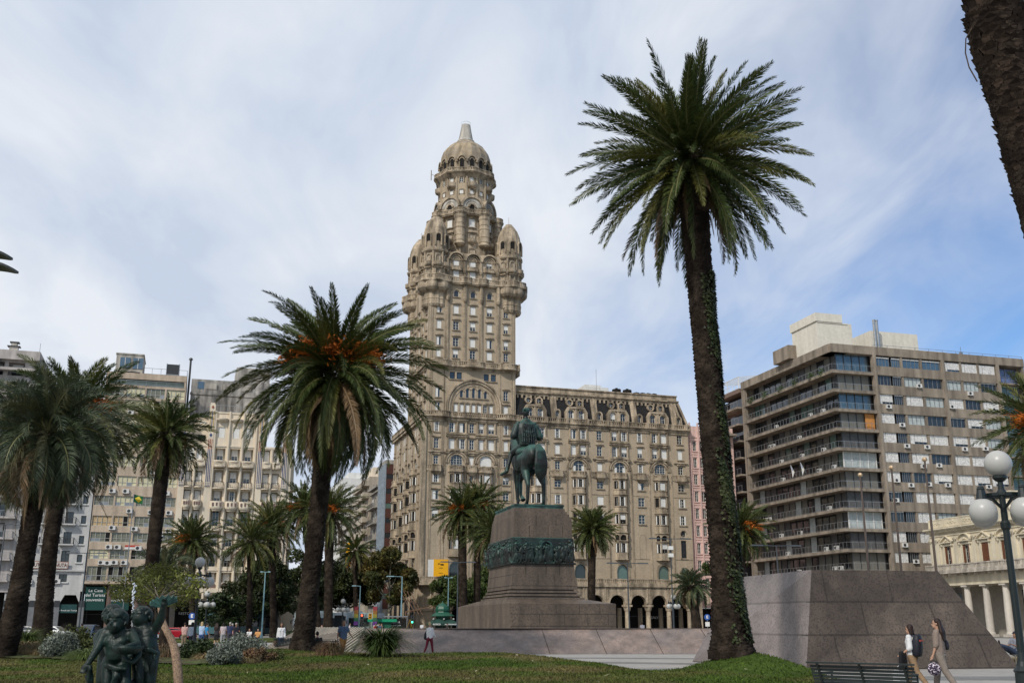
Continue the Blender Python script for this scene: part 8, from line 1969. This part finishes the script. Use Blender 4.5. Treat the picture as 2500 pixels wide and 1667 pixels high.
# ---------------- cherub fountain statue ----------------
def cherubs():
    c0=at(290,1667,12.0); T=thing('cherub_statue','dark green bronze group of three curly haired children, one holding up a shell','statue',(c0.x,12.0,0))
    m=MB(); m.lathe([(.95,0),(.95,.12),(.7,.2),(.45,.3),(.42,.5),(.55,.58),(.62,.66),(.0,.66)],(0,0),28); base=m.build('base',BRONZED,T)
    def W(x,y,Yo=0): p=at(x,y,12.0+Yo); return Vector((p.x-c0.x,p.y-12.0,p.z))
    V0=.013
    def curls(parent,c,r,n,seed):
        rg=random.Random(seed); m=MB(); ell(m,c+Vector((0,.02,.015)),(r*1.02,r*1.05,r*1.0),None,12)
        for i in range(n):
            a=rg.random()*6.283; e=R(rg.uniform(-15,85)); d=Vector((math.cos(a)*math.cos(e),math.sin(a)*math.cos(e),math.sin(e)))
            if d.y<-.45 and d.z<.38: continue
            q=c+d*r*1.06; k=d.cross(Vector((0,0,1))).normalized()*r*.18; cap(m,q-k,q+k+Vector((0,0,-.03)),r*.17,r*.11,6)
        organic('hair',m,BRONZED,parent,.011,0)
    def child(head,yaw,sho,elb,wri,hip,kne,ank,name,scale=1.0,seed=1):
        m=MB(); C=lambda p,q,a,b,n=12: cap(m,p,q,a*scale,b*scale,n); hr=.096*scale
        Rz=Matrix.Rotation(yaw,3,'Z'); hd=lambda x,y,z: head+Rz@Vector((x,y,z))*scale
        ell(m,hd(0,.01,.012),(.092*scale,.105*scale,.108*scale),None,16); ell(m,hd(0,-.035,-.045),(.07*scale,.068*scale,.07*scale),None,12)
        for sx in (-1,1): ell(m,hd(sx*.042,-.072,-.038),(.032*scale,.03*scale,.032*scale),None,8); ell(m,hd(sx*.09,.015,-.01),(.014*scale,.02*scale,.03*scale),None,6); ell(m,hd(sx*.036,-.094,.030),(.026*scale,.012*scale,.010*scale),None,6)
        ell(m,hd(0,-.108,-.012),(.014*scale,.022*scale,.024*scale),None,8); ell(m,hd(0,-.096,-.058),(.024*scale,.014*scale,.008*scale),None,6); ell(m,hd(0,-.094,-.073),(.02*scale,.014*scale,.009*scale),None,6); ell(m,hd(0,-.085,-.1),(.022*scale,.02*scale,.018*scale),None,6)
        mid=(sho[0]+sho[1])/2; pel=(hip[0]+hip[1])/2
        C(head+Vector((0,.02,-.07)),mid+Vector((0,.01,.02)),.05,.055)
        for s_ in sho: C(mid.lerp(s_,.35)+Vector((0,0,-.03)),s_.lerp(mid,.12)+Vector((0,0,-.015)),.075,.055)
        ell(m,mid+Vector((0,.01,-.10)),(.145*scale,.098*scale,.12*scale),None,14)
        for s_ in (-1,1): ell(m,mid+Vector((s_*.06*scale,-.06*scale,-.09*scale)),(.06*scale,.045*scale,.05*scale),None,10)
        C(mid+Vector((0,0,-.14)),pel+Vector((0,0,.10)),.118,.125); ell(m,mid.lerp(pel,.68)+Vector((0,-.035,0)),(.115*scale,.10*scale,.115*scale),None,12); ell(m,pel+Vector((0,.02,.02)),(.15*scale,.11*scale,.11*scale),None,12)
        for i in range(2):
            C(sho[i],elb[i],.054,.045); C(elb[i],wri[i],.046,.03); d=(wri[i]-elb[i]).normalized(); ell(m,wri[i]+d*.035*scale,(.034*scale,.028*scale,.034*scale),None,8)
            sd=d.cross(Vector((0,1,0))).normalized()
            for k in range(4): a=wri[i]+d*.055*scale+sd*(k-1.5)*.017*scale; b=a+d*(.04,.045,.043,.034)[k]*scale+Vector((0,-.012,0)); cap(m,a,b,.010*scale,.009*scale,6)
            cap(m,wri[i]+d*.02*scale-sd*.025*scale,wri[i]+d*.055*scale-sd*.045*scale,.011*scale,.009*scale,6)
            C(hip[i],kne[i],.088,.062); C(kne[i],ank[i],.06,.038); C(ank[i],ank[i]+Vector((0,-.08,-.03)),.035,.025)
        o=organic(name,m,BRONZED,T,V0,3); curls(o,head+Vector((0,.0,.03)),hr,150,seed); return o
    # front child (px positions)
    f=child(W(287,1518,-.15),R(-18),[W(258,1542,-.1),W(322,1545,-.08)],[W(240,1580,-.16),W(335,1573,-.2)],[W(214,1621,-.22),W(305,1580,-.38)],[W(268,1618,-.05),W(300,1618,-.05)],[W(262,1668,-.12),W(306,1672,-.15)],[W(265,1735,-.02),W(300,1738,-.05)],'child',1.05,1)
    # right child with raised arm
    r=child(W(346,1512,.18),R(150),[W(328,1540,.12),W(378,1536,.15)],[W(320,1570,.02),W(392,1512,.1)],[W(318,1592,-.1),W(398,1482,.05)],[W(342,1600,.12),W(368,1602,.12)],[W(338,1655,.05),W(366,1662,.06)],[W(345,1728,.1),W(368,1730,.1)],'child',1.08,2)
    # rear left child
    l=child(W(274,1506,.28),R(75),[W(250,1545,.25),W(288,1545,.3)],[W(238,1555,.18),W(270,1590,.35)],[W(236,1582,.05),W(262,1600,.2)],[W(258,1610,.25),W(280,1612,.25)],[W(248,1660,.2),W(274,1668,.25)],[W(250,1730,.2),W(276,1735,.25)],'child',1.05,3)
    # shell in the raised hand
    m=MB(); c=W(398,1472,.05); n=14
    vs=[c+Vector((0,0,-.03))]
    for i in range(n+1): a=math.pi*i/n; vs.append(c+Vector((-.15*math.cos(a),.02-.06*math.sin(a),.015+.05*(i%2)*.6+.045*math.sin(a)+.03*math.cos(a)*-1)))
    for i in range(n+1): a=math.pi*i/n; vs.append(c+Vector((-.15*math.cos(a),.02+.06*math.sin(a),.0+.05*math.sin(a)+.03*math.cos(a)*-1)))
    fs=[(0,i,i+1) for i in range(1,n+1)]+[(0,i+1,i) for i in range(n+2,2*n+2)]; m.add(vs,fs); sh=m.build('shell',BRONZEG,r); 
    so_=sh.modifiers.new('solid','SOLIDIFY'); so_.thickness=.018
    # drapery, bowl and wreaths
    def drape(name,pts,w,par,seed=0):
        m=MB(); rg=random.Random(seed)
        for k in range(6):
            off=[Vector((rg.uniform(-1,1)*w,rg.uniform(-1,1)*w*.6,rg.uniform(-.5,.5)*w)) for _ in pts]
            for a,b,oa,ob_ in zip(pts[:-1],pts[1:],off[:-1],off[1:]): cap(m,a+oa,b+ob_,.022,.02,7)
        organic(name,m,BRONZED,par,.012,1)
    drape('drapery',[W(262,1622,-.2),W(285,1634,-.24),W(302,1628,-.22),W(310,1618,-.12)],.035,f,1); drape('drapery',[W(275,1630,-.22),W(282,1648,-.24),W(276,1668,-.22),W(280,1700,-.1)],.03,f,2)
    drape('drapery',[W(217,1628,-.22),W(216,1655,-.2),W(222,1690,-.15),W(225,1730,-.1)],.035,f,3)
    drape('drapery',[W(346,1582,.05),W(364,1586,.0),W(378,1594,.05)],.03,r,4); drape('drapery',[W(374,1594,.05),W(372,1625,.02),W(366,1665,.05)],.03,r,5)
    m=MB(); m.lathe([(.02,-.06),(.10,-.05),(.15,-.01),(.165,.03),(.15,.03),(.1,-.02),(0,-.03)],(0,0),16); bo=m.build('bowl',BRONZED,f,smooth=True,loc=W(312,1583,-.4))
    drape('wreath',[W(300,1590,-.4),W(306,1612,-.4),W(322,1616,-.38),W(338,1600,-.32),W(340,1580,-.28)],.022,f,6)
    drape('rocks',[W(250,1700,.1),W(300,1690,.15),W(350,1700,.15)],.16,T,7); m=MB(); ell(m,W(305,1735,.1),(.35,.3,.36),None,14); organic('rockwork',m,BRONZED,base,.03,1)
    # water jet: a broken white rod of water rising behind the heads
    m=MB(); rg=random.Random(6); a=W(323,1528,.35); b=W(327,1422,.35)
    for i in range(70): t=i/70; p=a.lerp(b,t); m.ball((p.x+rg.gauss(0,.008),p.y+rg.gauss(0,.008),p.z),.006+.009*t*rg.random(),6)
    o=m.build('water_jet',mk('splash_water',(.55,.58,.62),.15,var=.2,spec=1)); o.location=T.location; tag(o,'thin white water jet rising between the bronze children','water jet')
cherubs()
